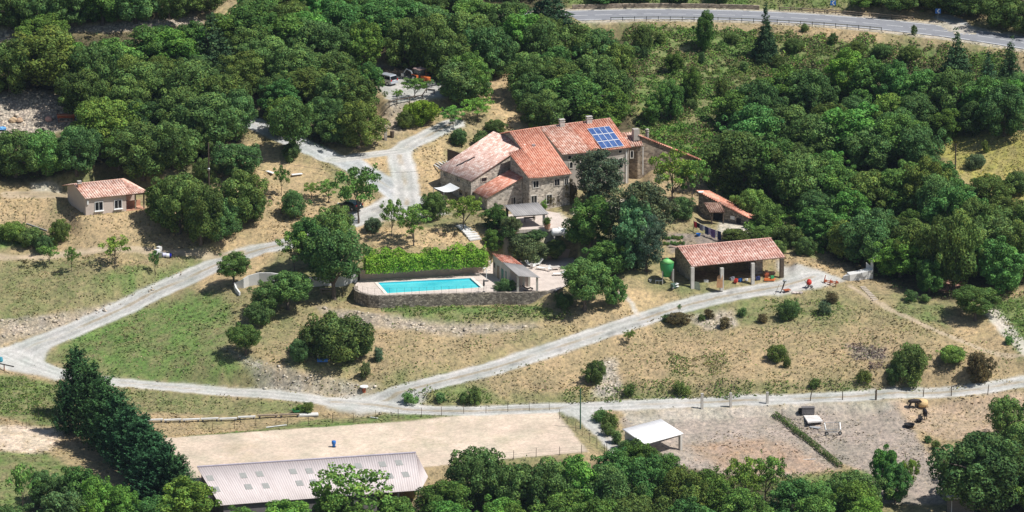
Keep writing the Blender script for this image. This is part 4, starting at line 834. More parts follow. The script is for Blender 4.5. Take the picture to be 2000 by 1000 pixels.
# ------------------------------------------------------------ building helpers
class Pl:
    """plane through three points; .at(u,v) is where a bearing meets it"""
    def __init__(s, a, b, c): s.p = np.array(a, float); s.n = np.cross(np.array(b, float)-s.p, np.array(c, float)-s.p); s.n /= np.linalg.norm(s.n)
    def at(s, u, v, off=0):
        d = ray(u, v); t = ((s.p-CAM)@s.n)/(d@s.n); q = CAM+d*t
        return Vector((q+s.n*off*(1 if s.n[2] >= 0 else -1)).tolist())
def wallpl(a, b): return Pl(a, b, (a[0], a[1], a[2]+1))
def roof_sheet(name, eL, eR, rR, rL, mat, parent, per=.42, amp=.075, th=.10, rows=2, label=None):
    """corrugated roof slab between eave (L,R) and ridge (R,L)"""
    eL, eR, rR, rL = [np.array(p, float) for p in (eL, eR, rR, rL)]
    wid = max(np.linalg.norm(eR-eL), np.linalg.norm(rR-rL)); hgt = (np.linalg.norm(rL-eL)+np.linalg.norm(rR-eR))/2
    n = max(int(wid/per*6), 4); s = np.linspace(0, 1, n+1); t = np.linspace(0, 1, rows+1); S, Tt = np.meshgrid(s, t); S = S.ravel(); Tt = Tt.ravel()
    P = (eL*(1-S)[:, None]+eR*S[:, None])*(1-Tt)[:, None]+(rL*(1-S)[:, None]+rR*S[:, None])*Tt[:, None]
    nn = np.cross(eR-eL, rL-eL); nn /= np.linalg.norm(nn); nn = nn if nn[2] > 0 else -nn
    top = P+nn*(amp*np.cos(2*math.pi*S*wid/per))[:, None]; bot = P-nn*th
    V = np.concatenate([top, bot]); m = n+1; k = len(P); F = []
    for j in range(rows):
        for i in range(n):
            a = j*m+i; F.append((a, a+1, a+m+1, a+m)); F.append((k+a, k+a+m, k+a+m+1, k+a+1))
    for i in range(n): F.append((i, k+i, k+i+1, i+1)); a = rows*m+i; F.append((a, a+1, k+a+1, k+a))
    for j in range(rows): a = j*m; F.append((a, a+m, k+a+m, k+a)); a = j*m+n; F.append((a, k+a, k+a+m, a+m))
    uv = np.stack([S*wid, Tt*hgt], 1); me = np_mesh(name, V, F, mat, uv=np.concatenate([uv, uv])); o = link(name, me, parent)
    if label: o['label'] = label
    return o
def window(parent, pl, u0, v0, u1, v1, shut=None, name='window', frame=PALES, fw=.12, glass=GLASS, sill=False, mull=True):
    """window on wall plane pl between photo corners: frame part, pane (and sill) sub-parts"""
    a = pl.at(u0, v1); b = pl.at(u1, v1); c = pl.at((u0+u1)/2, v0); z0 = min(a.z, b.z); z1 = max(c.z, z0+.4); z0 = (a.z+b.z)/2
    a = Vector((a.x, a.y, 0)); b = Vector((b.x, b.y, 0)); t = (b-a); w = t.length; t.normalize(); n = Vector((t.y, -t.x, 0)); rz = math.atan2(t.y, t.x); mid = (a+b)/2
    m = MB(); zc = (z0+z1)/2; hh = z1-z0
    for sx in (-1, 1): m.box((mid.x+t.x*sx*(w/2+fw/2)+n.x*.02, mid.y+t.y*sx*(w/2+fw/2)+n.y*.02, zc), (fw, .14, hh), rz)
    for z in (z0-fw/2, z1+fw/2): m.box((mid.x+n.x*.02, mid.y+n.y*.02, z), (w+fw*2, .14, fw), rz)
    f = m.build(name, frame, parent)
    p = MB(); p.box((mid.x-n.x*.0, mid.y-n.y*.0, zc), (w, .05, hh), rz); p.build('pane' if name == 'window' else 'door_panel', glass, f)
    if mull and w > .5: q = MB(); q.box((mid.x+n.x*.03, mid.y+n.y*.03, zc), (.06, .03, hh), rz); q.build('glazing_bar', WHITE if sill else frame, f)
    if sill: q = MB(); q.box((mid.x+n.x*.12, mid.y+n.y*.12, z0-fw-.06), (w+fw*2+.2, .3, .10), rz); q.build('sill', WHITE, f)
    return f
def wall_quad(m, a, b, ztop_a, ztop_b, zbase, th=.4):
    """vertical wall from a to b (xy) with its own thickness to the back"""
    a = Vector((a[0], a[1])); b = Vector((b[0], b[1])); t = (b-a).normalized(); n = Vector((-t.y, t.x))
    m.prism([a, b, b+n*th, a+n*th], zbase, [ztop_a, ztop_b, ztop_b, ztop_a])
def chimney(parent, p, w, d, h, mat, rz, cap=True):
    m = MB(); m.box((p[0], p[1], p[2]+h/2-.3), (w, d, h+.6), rz); c = m.build('chimney', mat, parent)
    if cap:
        k = MB(); k.box((p[0], p[1], p[2]+h+.06), (w*1.2, d*1.2, .10), rz); k.box((p[0], p[1], p[2]+h+.26), (w*.8, d*.8, .2), rz); k.box((p[0], p[1], p[2]+h+.40), (w*1.15, d*1.15, .08), rz); k.build('chimney_cap', CONC, c)
    return c
# ============================================================ THE FARMHOUSE
A1, A2, A3 = W(995,257,14.75), W(1054,248,14.75), W(1118,339,10.4)
fh = empty('farmhouse', W(1060,400,HOUSE_Z), 0, 'long stone farmhouse with several red tiled roofs and solar panels on the roof', 'farmhouse')
PA = Pl(A1, A2, A3); PB0 = W(1054,248,14.1), W(1192,230,14.1), W(1233,287,11.4); PB = Pl(*PB0)
HB = HOUSE_Z-.6
# block A: bright orange corrugated-looking tiles
eA = PA.at(1059,346.5); eR = PA.at(1118,339)
roof_sheet('roof', eA, eR, A2, A1, T_ORANGE, fh, label='bright orange tiled roof of the middle block')
l0, l1, l2, l3 = PA.at(1033,347.5), PA.at(1058.5,346.6), PA.at(1019,290.5), PA.at(993,298)
roof_sheet('roof', l0, l1, l2, l3, T_ORANGE, fh)
# block B and C: mottled roof, in two widths
bB0, bB1, bC1 = PB.at(1099,302), PB.at(1158,296.5), PB.at(1233,287.5); rB = PB.at(1108,241.3); tB = PB.at(1054,248.3)
roof_sheet('roof', bB0, bB1, rB, tB, T_MOTTLE, fh, label='mottled tiled roof beside the orange one')
roof_sheet('roof', PB.at(1158.6,296.4), bC1, PB.at(1192,230.5), PB.at(1108.6,241.2), T_ORANGE, fh, label='orange tiled roof under the solar panels')
# back slopes (seen only from elsewhere)
def back(eL, eR, rR, rL, mat, k=.55):
    def mir(e, r): return Vector((2*r.x-e.x, 2*r.y-e.y, e.z))*k+Vector(r)*(1-k)
    roof_sheet('roof', mir(eL, rL), mir(eR, rR), rR, rL, mat, fh)
back(eA, eR, A2, A1, T_ORANGE); back(bB0, PB.at(1233,287.5), PB.at(1192,230.5), tB, T_MOTTLE)
def hz(p): return (p.x, p.y)
def inset(p, q, d):
    t = (Vector(hz(q))-Vector(hz(p))).normalized(); return t*d
# walls of A
m = MB(); dA = (Vector(hz(A2))-Vector(hz(eR))).normalized(); 
fL = Vector(hz(l0))+dA*.45+inset(l0, eR, .3); fR = Vector(hz(eR))+dA*.45-inset(l0, eR, .3)
def zA(p): # height of roof plane A below the tiles
    return PA.p[2]-(PA.n[0]*(p[0]-PA.p[0])+PA.n[1]*(p[1]-PA.p[1]))/PA.n[2]-.12
def zpl(P, p, o=.12): return P.p[2]-(P.n[0]*(p[0]-P.p[0])+P.n[1]*(p[1]-P.p[1]))/P.n[2]-o
bk = Vector(hz(A1))-dA*.2; bkR = Vector(hz(A2))-dA*.2; lm = Vector(hz(l3))+inset(l3, l2, .3)-dA*.2; lm2 = Vector(hz(l2))-dA*.2
poly = [fL, fR, bkR, bk+inset(A1, A2, .3), lm2, lm]
m.prism(poly, HB, [zA(p) for p in poly]); m.build('wall', STONE, fh)
rb0 = Vector(hz(A1))+inset(A1, A2, .3); rb1 = Vector(hz(A2)); run = (Vector(hz(A2))-Vector(hz(eR))).length*.52; zk = 14.75-(14.75-10.4)*.52-.15
m = MB(); m.prism([rb0-dA*.15, rb1-dA*.15, rb1+dA*run, rb0+dA*run], HB, [14.6, 14.6, zk, zk]); m.build('wall', STONE, fh, label='dark west gable wall above the pink roof')
wA = wallpl((*fL, 8), (*fR, 8))
for q in ((1041.5,353.5,1051.5,366),(1083,350,1092.5,362),(1102.5,349,1109,360),(1037.5,382.5,1048,396),(1067.5,380.5,1077.5,398)): window(fh, wA, *q, glass=GLASS, frame=GREYR if q[1] > 349.5 and q[0] > 1080 else PALES)
# eaves cornice
m = MB(); c0 = Vector((*fL, l0.z-.25)); c1 = Vector((*fR, eR.z-.25)); m.bar(c0-Vector((*dA, 0))*.15, c1-Vector((*dA, 0))*.15, .16, n=4); m.build('cornice', PALES, fh)
# walls of B and C
dB = (Vector(hz(PB0[1]))-Vector(hz(PB0[2]))).normalized()
b0 = Vector(hz(bB0))+dB*.5; c1_ = Vector(hz(bC1))+dB*.5-inset(bB0, bC1, .25); rr1 = Vector(hz(PB0[1]))-inset(bB0, bC1, .25)-dB*.2; rr0 = Vector(hz(tB))-dB*.2
poly = [b0, c1_, rr1, rr0]; m = MB(); m.prism(poly, HB, [zpl(PB, p) for p in poly]); 
# rear half
bb1 = rr1+dB*6; bb0 = rr0+dB*6; m.prism([rr0, rr1, bb1, bb0], HB, [zpl(PB, rr0), zpl(PB, rr1), 11.6, 11.6]); m.build('wall', GREYR, fh, label='grey rendered front wall under the attic windows')
wB = wallpl((*b0, 8), (*c1_, 8))
for q in ((1109.5,303.5,1115.5,310.5),(1133.5,300.5,1139.5,307.5),(1112.5,318,1118,328),(1131.5,317,1142,331),(1208,292.5,1214,298),(1208,309.5,1214.5,316.5),(1160,316,1169,330),(1186,312,1194,326)): window(fh, wB, *q, mull=False)
m = MB(); m.bar(Vector((*b0, bB0.z-.3))-Vector((*dB, 0))*.15, Vector((*c1_, bC1.z-.3))-Vector((*dB, 0))*.15, .13, n=4); m.build('cornice', PALES, fh)
for u in (1222.5,): p = wB.at(u, 295, 0); m = MB(); q = Vector((p.x, p.y, 0))-Vector((*dB, 0))*.1; m.bar((q.x, q.y, 5.4), (q.x, q.y, 11.1), .08); m.build('downpipe', WHITE, fh)
# west wing
wA_, wB_, wC_, wT_ = W(855,329,9.3), W(919,354,9.3), W(1027,282,13.5), W(964,256.5,13.5)
roof_sheet('roof', wA_, wB_, wC_, wT_, T_PINK, fh, per=.40, amp=.05, label='faded pink tiled roof of the west wing')
PW = Pl(wA_, wB_, wC_); e = (Vector(hz(wC_))-Vector(hz(wB_))).normalized(); f = (Vector(hz(wA_))-Vector(hz(wB_))).normalized()
q0 = Vector(hz(wB_))+e*.3+f*.3; q1 = Vector(hz(wA_))+e*.3-f*.3; q2 = Vector(hz(wT_))-f*.3; q3 = Vector(hz(wC_))+f*.3
poly = [q1, q0, q3, q2]; m = MB(); m.prism(poly, HB, [zpl(PW, p) for p in poly]); m.build('wall', STONE, fh, label='rubble stone walls of the west wing')
wW = wallpl((*q1, 8), (*q0, 8))
for q in ((867,338,872.5,344),(893.5,349,900,355),(897.5,371,903.5,381),(909,375,914,383)): window(fh, wW, *q, frame=STONE, mull=False)
wS = wallpl((*q0, 8), (*q3, 8)); window(fh, wS, 940,347,950,354, frame=STONE, mull=False)
m = MB(); a, b = PW.at(892,325,.12), PW.at(928,307.5,.12); m.bar(a, b, .09, n=4); m.build('shadow_slit', STEEL, fh)  # dark bar stands in for the shadow slit in the west roof
# low red roof
fe0, fe1, ft1, ft0 = W(922,374,7.4), W(950,387,7.4), W(1032,340,10.4), W(1004,327,10.4)
roof_sheet('roof', fe0, fe1, ft1, ft0, T_RED, fh, per=.36, amp=.05, label='low weathered red tiled roof on the front corner')
PF = Pl(fe0, fe1, ft1); e = (Vector(hz(ft1))-Vector(hz(fe1))).normalized(); f = (Vector(hz(fe0))-Vector(hz(fe1))).normalized()
q0 = Vector(hz(fe1))+e*.3+f*.3; q1 = Vector(hz(fe0))+e*.3-f*.2; q2 = Vector(hz(ft0)); q3 = Vector(hz(ft1))+f*.3-e*.05
poly = [q1, q0, q3, q2]; m = MB(); m.prism(poly, HB, [zpl(PF, p) for p in poly]); m.build('wall', STONE, fh)
wF = wallpl((*q0, 8), (*q3, 8))
for q in ((1018.5,356,1026.5,367.5),(998,385.5,1006.5,398),(1018.5,387,1025.5,398)): window(fh, wF, *q)
# small east block and the long sloping wall
d0, d1, d2, d3 = W(1231,287,10.9), W(1256,284.5,10.9), W(1243,257,12.7), W(1214,259,12.7)
roof_sheet('roof', d0, d1, d2, d3, T_MOTTLE, fh, label='small patched roof beside the chimney')
e = (Vector(hz(d2))-Vector(hz(d1))).normalized(); f = (Vector(hz(d0))-Vector(hz(d1))).normalized(); PD = Pl(d0, d1, d2)
poly = [Vector(hz(d0))+e*.4-f*1.5, Vector(hz(d1))+e*.4+f*.15, Vector(hz(d2))+f*.15, Vector(hz(d3))-f*.3]; m = MB(); m.prism(poly, HB, [min(zpl(PD, p), 12.7) for p in poly]); m.build('wall', STONE_B, fh)
wD = wallpl((*poly[0], 8), (*poly[1], 8)); window(fh, wD, 1231.5,295,1236,308, mull=False)
m = MB(); p = wD.at(1254.5, 288); m.bar((p.x+.1, p.y-.15, 6), (p.x+.1, p.y-.15, 10.6), .07); m.build('downpipe', WHITE, fh)
g0 = W(1246,263,12.6); g1 = W(1369,311.5,7.6); m = MB(); t = (Vector(hz(g1))-Vector(hz(g0))).normalized(); n = Vector((-t.y, t.x)) if -t.y*0+t.x > 0 else Vector((t.y, -t.x))
m.prism([Vector(hz(g0)), Vector(hz(g1)), Vector(hz(g1))+n*.5, Vector(hz(g0))+n*.5], HB-.5, [g0.z-.1, g1.z-.1, g1.z-.1, g0.z-.1])
m.build('gable_wall', STONE_B, fh, label='tall brown stone wall sloping down at the east end')
n3 = Vector((n.x, n.y, 0)); roof_sheet('wall_coping', g0-n3*.25, g1-n3*.25, g1+n3*.75, g0+n3*.75, T_ORANGE, fh, per=.4, th=.12)
chimney(fh, PB.at(1097.5,246.5), .8, .6, .75, CONC, .38); chimney(fh, PB.at(1150.5,239.5), .9, .6, .65, CONC, .38)
chimney(fh, W(1241.5,266,12.3), 1.0, .9, 1.25, GREYR, .38, False)
m = MB(); p = W(1264,268,11.4); m.lathe(p, [(.26,-2.5),(.26,.9),(.32,.9),(.32,1.05),(.18,1.05),(.18,1.3),(.34,1.32),(.05,1.5)], 12); m.build('chimney', GREYR, fh)
m = MB(); p = PA.at(1042,285); m.box((p.x, p.y, p.z+.1), (.5,.5,.25), .38); m.build('roof_vent', METAL, fh)
# solar panels
P00, P10, P11, P01 = PB.at(1146,253,.16), PB.at(1189.6,248,.16), PB.at(1218.8,287.2,.16), PB.at(1175.2,292.6,.16)
def cells_mat():
    m_, nt, b = new_mat('solar_cells'); L = nt.links; b.inputs['Base Color'].default_value = (.05,.11,.32,1); b.inputs['Roughness'].default_value = .22; b.inputs['Specular IOR Level'].default_value = .6
    tc = N(nt, 'ShaderNodeTexCoord'); nz = N(nt, 'ShaderNodeTexNoise', Scale=1.2); L.new(tc.outputs['Object'], nz.inputs[0]); L.new(ramp(nt, nz.outputs['Fac'], [(.35, (.045,.09,.24)), (.65, (.08,.145,.33))]), b.inputs['Base Color']); return m_
CELLS = cells_mat(); nP = Vector(PB.n.tolist()); nP = nP if nP.z > 0 else -nP
def bil(s, t): return (P00*(1-s)+P10*s)*(1-t)+(P01*(1-s)+P11*s)*t
for j in range(3):
    for i in range(4):
        def slab(s0, s1, t0, t1, z0, z1):
            m = MB(); q = [bil(s0, t0), bil(s1, t0), bil(s1, t1), bil(s0, t1)]; m.add([p+nP*z0 for p in q]+[p+nP*z1 for p in q], [(0,1,2,3),(4,7,6,5),(0,4,5,1),(1,5,6,2),(2,6,7,3),(3,7,4,0)]); return m
        fr = slab(i/4+.003, (i+1)/4-.003, j/3+.004, (j+1)/3-.004, 0, .06).build('solar_panel', METAL if 0 else WHITE, fh)
        slab(i/4+.011, (i+1)/4-.011, j/3+.015, (j+1)/3-.015, .062, .068).build('solar_cells', CELLS, fr)
# awning on the west gable
aw = empty('awning', W(870,395,HOUSE_Z), 0, 'white awning stretched from the west gable of the farmhouse', 'awning')
q = [W(847,366.5,7.6), W(867,375,7.6), W(898,367,8.3), W(879,357,8.3)]; m = MB(); mids = []
for s in range(9):
    t = s/8; a = q[0].lerp(q[3], t); b = q[1].lerp(q[2], t); sag = -.25*math.sin(math.pi*t); mids += [a+Vector((0,0,sag)), b+Vector((0,0,sag))]
m.add(mids+[p-Vector((0,0,.03)) for p in mids], [(2*i,2*i+1,2*i+3,2*i+2) for i in range(8)]+[(18+2*i,18+2*i+2,18+2*i+3,18+2*i+1) for i in range(8)]); m.build('canopy', WHITE, aw)
for p in (q[0], q[1]): m = MB(); g = G(*[float(c) for c in proj(np.array(p))]) if 0 else p; m.bar((p.x, p.y, HOUSE_Z-.8), (p.x, p.y, p.z), .05); m.build('pole', METAL, aw)
# board screen and slatted rack behind the west wing
sc = MB(); a = W(873.5,291,10.6); b = W(899,299,10.6); g = wallpl(a, b); sc.prism([hz(a), hz(b), (b.x+.05, b.y+.12), (a.x+.05, a.y+.12)], 7.2, 10.6); o = sc.build('board_screen', WOODD, None); tag(o, 'dark board screen standing behind the pink west wing roof', 'screen')
rk = empty('timber_rack', W(862,322,8.0), 0, 'low white and black slatted rack beside the west wing', 'rack')
c0, c1, c2, c3 = W(848,322,7.9), W(862,330,7.9), W(880,310,7.9), W(870,304,7.9)
for k in range(7): t = k/6; m = MB(); m.bar(c0.lerp(c3, t), c1.lerp(c2, t), .12, n=4); m.build('slat', WHITE if k % 2 == 0 else PALES, rk)
m = MB(); m.bar(c0, c3, .08, n=4); m.bar(c1, c2, .08, n=4)
for p in (c0, c1, c2, c3): m.bar(p, p-Vector((0,0,1.2)), .06, n=4)
m.build('frame', WOODD, rk)
# ============================================================ BUNGALOW
bg = empty('bungalow', W(210,415,BUNG_Z), 0, 'small beige bungalow with salmon tiled roof and two white windows', 'bungalow')
eL_, eR_ = W(167,388.3,7.8), W(290,375,7.8); rL_, rR_ = W(143.7,359,9.15), W(236,349.6,9.15)
bL = Vector((2*rL_.x-eL_.x, 2*rL_.y-eL_.y, 7.8)); bR = bL+(eR_-eL_)
def tri_sheet(name, quad, mat, **k): roof_sheet(name, *quad, mat, bg, per=.42, **k)
rmid = rR_; fm = eL_+(rR_-rL_); tri_sheet('roof', (eL_, fm, rR_, rL_), T_BUNG); tri_sheet('roof', (fm, eR_, rR_+Vector((.001,0,0)), rR_), T_BUNG)
bm = bL+(rR_-rL_); tri_sheet('roof', (bm, bL, rL_, rR_), T_BUNG); tri_sheet('roof', (bR, bm, rR_, rR_+Vector((.001,0,0))), T_BUNG); tri_sheet('roof', (eR_, bR, rR_, rR_+Vector((0,.001,0))), T_BUNG, label='pale right hip of the roof')
t = Vector(hz(eR_))-Vector(hz(eL_)); t.normalize(); n = Vector((-t.y, t.x)); f0 = Vector(hz(eL_))+n*.35+t*.12
pE = W(257.3,420,BUNG_Z); Lw = (Vector(hz(pE))-f0).dot(t); Dp = (Vector(hz(bL))-Vector(hz(eL_))).length-.6
f1 = f0+t*Lw; k0 = f0+n*Dp; Lt = (eR_-eL_).length-.6; rz_ = math.atan2(t.y, t.x)
m = MB(); zb = BUNG_Z-.5; hR = 9.15-.15; mid = f0+n*Dp/2
m.prism([f0, f1, f1+n*Dp, k0], zb, 7.78); m.add([(*f0,7.78),(*mid,hR),(*k0,7.78),(*(f0+t*.3),7.78),(*(mid+t*.3),hR),(*(k0+t*.3),7.78)], [(0,1,2),(5,4,3),(0,3,4,1),(1,4,5,2)])
m.build('wall', BEIGE, bg)
m = MB(); g1 = f0+t*Lt; m.prism([f1+n*Dp*.5, g1+n*Dp*.5, g1+n*Dp, f1+n*Dp], zb, 7.75); m.build('porch_wall', BEIGE, bg)
m = MB(); m.prism([f1, g1, g1+n*.2, f1+n*.2], zb, BUNG_Z+.15); m.prism([f1+n*.2, g1+n*.2, g1+n*Dp*.5, f1+n*Dp*.5], zb, BUNG_Z+.08); m.prism([f1+t*.02+n*2.2, g1+n*2.2, g1+n*2.4, f1+t*.02+n*2.4], BUNG_Z+.08, BUNG_Z+1.0); m.build('porch_floor', TERRA, bg)
for k in (.55, 1.0): m = MB(); p = f1+t*((Lt-Lw)*k-.15)+n*.15; m.box((*p, (BUNG_Z+7.7)/2), (.2,.2,7.7-BUNG_Z), rz_); m.build('porch_post', WOOD, bg)
m = MB(); m.box((*(f1+t*(Lt-Lw)/2+n*.12), 7.62), (Lt-Lw, .18, .25), rz_); m.build('porch_beam', WOODD, bg)
wG = wallpl((*f0, 6), (*f1, 6)); window(bg, wG, 186,394.5,200.5,410.5, frame=WHITE, fw=.08, sill=True); window(bg, wG, 224,391,237.5,406.5, frame=WHITE, fw=.08, sill=True)
p = Pl(eL_, eR_, rL_).at(155,365); chimney(bg, p, .55, .5, .55, TERRA, rz_)
m = MB(); p = wG.at(171.5,395); m.box((p.x, p.y-.1, p.z), (.25,.15,.7), rz_); m.build('wall_lamp', WHITE, bg)
# ============================================================ TERRACE PERGOLA
pg = empty('terrace_shelter', W(1030,440,TERR_Z), 0, 'open shelter with grey corrugated roof on the farmhouse terrace', 'shelter')
a0, a1, a2, a3 = W(1004.8,422,7.0), W(1072.5,417.5,7.0), W(1051,395,7.55), W(985,400.5,7.55)
roof_sheet('roof', a0, a1, a2, a3, C_GREY, pg, per=.36, amp=.035, th=.05)
for (s, tt) in ((.04,.1),(.88,.1),(.86,.93),(.06,.93)):
    p = (a0*(1-s)+a1*s)*(1-tt)+(a3*(1-s)+a2*s)*tt; m = MB(); m.box((p.x, p.y, (TERR_Z+p.z)/2-.05), (.42,.42,p.z-TERR_Z-.1)); m.build('pillar', PALES if s > .5 else WOODD, pg)
m = MB(); m.bar(a0+Vector((.2,.3,-.16)), a1+Vector((-.3,.3,-.16)), .10, n=4); m.bar(a3+Vector((.2,-.3,-.16)), a2+Vector((-.3,-.3,-.16)), .10, n=4); m.build('beam', WOODD, pg)
TERRP = [hz(W(u, v, TERR_Z)) for u, v in ((1003,451),(1088,446),(1108,441),(1092,418),(1062,412),(990,420))]
m = MB(); m.prism(TERRP, TERR_Z-.4, TERR_Z+.12); o = m.build('terrace_slab', DECKM, None); tag(o, kind='structure')
def table(p, w, d, h, rz, label, name='garden_table', mat=WOOD, grp=None):
    t_ = empty(name, p, rz, label, 'table', grp); m = MB(); 
    def loc(x, y, z): c, s = math.cos(rz), math.sin(rz); return (p[0]+x*c-y*s, p[1]+x*s+y*c, p[2]+z)
    m.box(loc(0,0,h), (w, d, .06), rz); m.build('tabletop', mat, t_)
    for sx in (-1,1):
        for sy in (-1,1): m = MB(); m.bar(loc(sx*(w/2-.1), sy*(d/2-.1), 0), loc(sx*(w/2-.1), sy*(d/2-.1), h), .035); m.build('leg', mat, t_)
    return t_
table(W(1034,434,TERR_Z+.12), 1.7, .8, .75, .2, 'brown table under the grey terrace shelter', mat=WOODD)
def pot(p, s, label):
    r = empty('potted_plant', p, 0, label, 'potted plant'); m = MB(); m.lathe(p, [(.28*s,0),(.42*s,.55*s),(.46*s,.6*s),(.36*s,.6*s),(.3*s,.5*s)], 14); m.build('pot', TERRA, r)
    o = bpy.data.objects.new('foliage', KIND['bush'][1][0]); C.objects.link(o); o.parent = r; o.location = (0,0,.5*s); o.scale = (.38*s,.38*s,.5*s); o.color = (.13,.2,.05,1)
pot(W(1069,447,TERR_Z), 1.3, 'leafy plant in a clay pot at the corner of the terrace'); pot(W(1003,456,TERR_Z-.4), 1.6, 'tall clay pot with a plant at the left end of the terrace')
# gas tank
gt = empty('gas_tank', G(1092,463), .1, 'white horizontal gas tank lying below the terrace', 'gas tank'); p = G(1092,463); r_ = .62
m = MB(); pts = []; ax = Vector((math.cos(.1), math.sin(.1), 0)); prof = [(-1.32,.05),(-1.28,.35),(-1.15,.55),(-.95,.62),(.95,.62),(1.15,.55),(1.28,.35),(1.32,.05)]
m.tube([p+Vector((0,0,.85))+ax*x for x, _ in prof], [r for _, r in prof], 18); m.build('tank', WHITE, gt, smooth=True)
for s in (-.8,.8): m = MB(); q = p+ax*s; m.box((q.x, q.y, q.z+.15), (.2,1.0,.4), .1); m.build('support', CONC, gt)
m = MB(); m.lathe(p+Vector((0,0,1.42)), [(.22,0),(.22,.16),(.12,.2)], 12); m.build('valve_cover', WHITE, gt)
# ============================================================ POOL TERRACE
DK = [tuple(p) for p in DECK]; PW0 = [W(u, v, 0) for u, v in ((757,573.5),(939.5,562),(918.5,543.5),(738,552.5))]
def inner_ring(P, d):  # offset a convex quad
    c = sum(P, Vector())/len(P); return [p+(p-c).normalized()*d for p in P]
cop_o = inner_ring(PW0, .55)
# deck with a hole for the pool: a triangulated sheet by fill
me = bpy.data.meshes.new('pool_deck'); import bmesh
bm = bmesh.new(); ov = [bm.verts.new((x, y, .0)) for x, y in DK]; iv = [bm.verts.new((p.x, p.y, 0)) for p in cop_o]
ed = [bm.edges.new((ov[i], ov[(i+1) % len(ov)])) for i in range(len(ov))]+[bm.edges.new((iv[i], iv[(i+1) % 4])) for i in range(4)]
bmesh.ops.triangle_fill(bm, use_beauty=True, use_dissolve=False, edges=ed)
for f_ in bm.faces:
    if f_.normal.z < 0: f_.normal_flip()
bm.to_mesh(me); bm.free(); me.materials.append(DECKM); o = link('pool_deck', me); o['kind'] = 'structure'
pool = empty('swimming_pool', sum(PW0, Vector())/4, 0, 'long turquoise swimming pool with pale coping', 'swimming pool')
m = MB()
for i in range(4):
    a, b = PW0[i], PW0[(i+1) % 4]; c, d = cop_o[(i+1) % 4], cop_o[i]; m.add([a, b, c, d]+[q+Vector((0,0,.07)) for q in (a, b, c, d)]+[q-Vector((0,0,1.4)) for q in (a, b)], [(4,5,6,7),(2,3,7,6),(0,1,5,4),(1,0,8,9)])
m.build('coping', simple('coping_stone', (.74,.68,.60), .8, var=.08), pool)
POOLT = simple('pool_liner', (.05,.50,.58), .5, var=.08)
m = MB(); m.add([q-Vector((0,0,.16)) for q in PW0], [(0,1,2,3)]); m.build('water', WATER, pool)
m = MB(); ring = [q+Vector((0,0,.0)) for q in PW0]; 
for i in range(4):
    a, b = PW0[i], PW0[(i+1) % 4]; cc = sum(PW0, Vector())/4; ai, bi = a+(cc-a).normalized()*.03, b+(cc-b).normalized()*.03; m.add([ai+Vector((0,0,.02)), bi+Vector((0,0,.02)), bi-Vector((0,0,1.3)), ai-Vector((0,0,1.3))], [(0,1,2,3)])
m.build('liner', POOLT, pool)
# retaining wall round the front
fr = DK[3:11]; fr = [DK[2]]+fr; m = MB()
for i in range(len(fr)-1):
    a, b = Vector(fr[i]), Vector(fr[i+1]); t = (b-a).normalized(); n = Vector((-t.y, t.x)); n = n if (Vector((40, 0))-a).dot(n)*0+n.y > 0 or i < 3 else n
    nseg = max(1, int((b-a).length/2.5))
    for j in range(nseg):
        p = a.lerp(b, j/nseg); q = a.lerp(b, (j+1)/nseg); m.prism([p, q, q+Vector((-t.y, t.x))*.55, p+Vector((-t.y, t.x))*.55], -3.6, .06)
o = m.build('retaining_wall', STONE_D, None); tag(o, 'dark curved stone retaining wall under the pool terrace', 'retaining wall')
m = MB(); a, b, c = Vector(DK[10]), Vector(DK[11]), Vector(DK[12]); wall_quad(m, a, b, .06, .06, -3, .5); o = None
# fence on the wall
def pline(P, d):
    P = [Vector(p) for p in P]; out = []; acc = 0; L = [0]
    for i in range(len(P)-1): L.append(L[-1]+(P[i+1]-P[i]).length)
    s = 0
    while s <= L[-1]:
        for i in range(len(P)-1):
            if L[i+1] >= s: out.append(P[i].lerp(P[i+1], (s-L[i])/max(L[i+1]-L[i], 1e-6))); break
        s += d
    return out
pf = empty('pool_fence', (*DK[8], 0), 0, 'thin wire fence along the front edge of the pool terrace', 'fence')
pl_ = [Vector((p[0], p[1]+.25)) for p in [DK[1], DK[2], DK[3], DK[4], DK[5], DK[6], DK[7], DK[8]]]; pp = pline(pl_, 1.15)
for p in pp: m = MB(); m.bar((p.x, p.y, 0.06), (p.x, p.y, 1.2), .022, n=4); m.build('post', STEEL, pf)
m = MB()
for z in (.3,.75,1.16):
    for i in range(len(pp)-1): m.bar((*pp[i], z), (*pp[i+1], z), .006, n=3)
m.build('wire', STEEL, pf)
# rendered wall behind the pool, garden wall left
def capped_wall(name, P, h, mat, label, th=.3, cap=True, z0=None):
    r = empty(name, P[0], 0, label, 'wall'); m = MB(); cm = MB()
    for i in range(len(P)-1):
        a, b = P[i], P[i+1]; ha = h[i] if hasattr(h, '__len__') else h; hb = h[i+1] if hasattr(h, '__len__') else h
        za = a.z if z0 is None else z0; zb_ = b.z if z0 is None else z0
        t = (Vector(hz(b))-Vector(hz(a))).normalized(); n = Vector((-t.y, t.x))*th; A, B = Vector(hz(a)), Vector(hz(b))
        m.prism([A, B, B+n, A+n], [za-.8, zb_-.8, zb_-.8, za-.8], [za+ha, zb_+hb, zb_+hb, za+ha])
        cm.prism([A-n*.1, B-n*.1, B+n*1.1, A+n*1.1], [za+ha+.002, zb_+hb+.002, zb_+hb+.002, za+ha+.002], [za+ha+.07, zb_+hb+.07, zb_+hb+.07, za+ha+.07])
    m.build('wall', mat, r)
    if cap: cm.build('coping', PALES, r)
    return r
capped_wall('garden_wall', [W(703,547,0), W(800,541,0), W(880,536.5,0), W(945,532,0)], [1.6,1.8,1.9,2.0], PINKW, 'pinkish rendered wall behind the swimming pool', z0=0, cap=False)
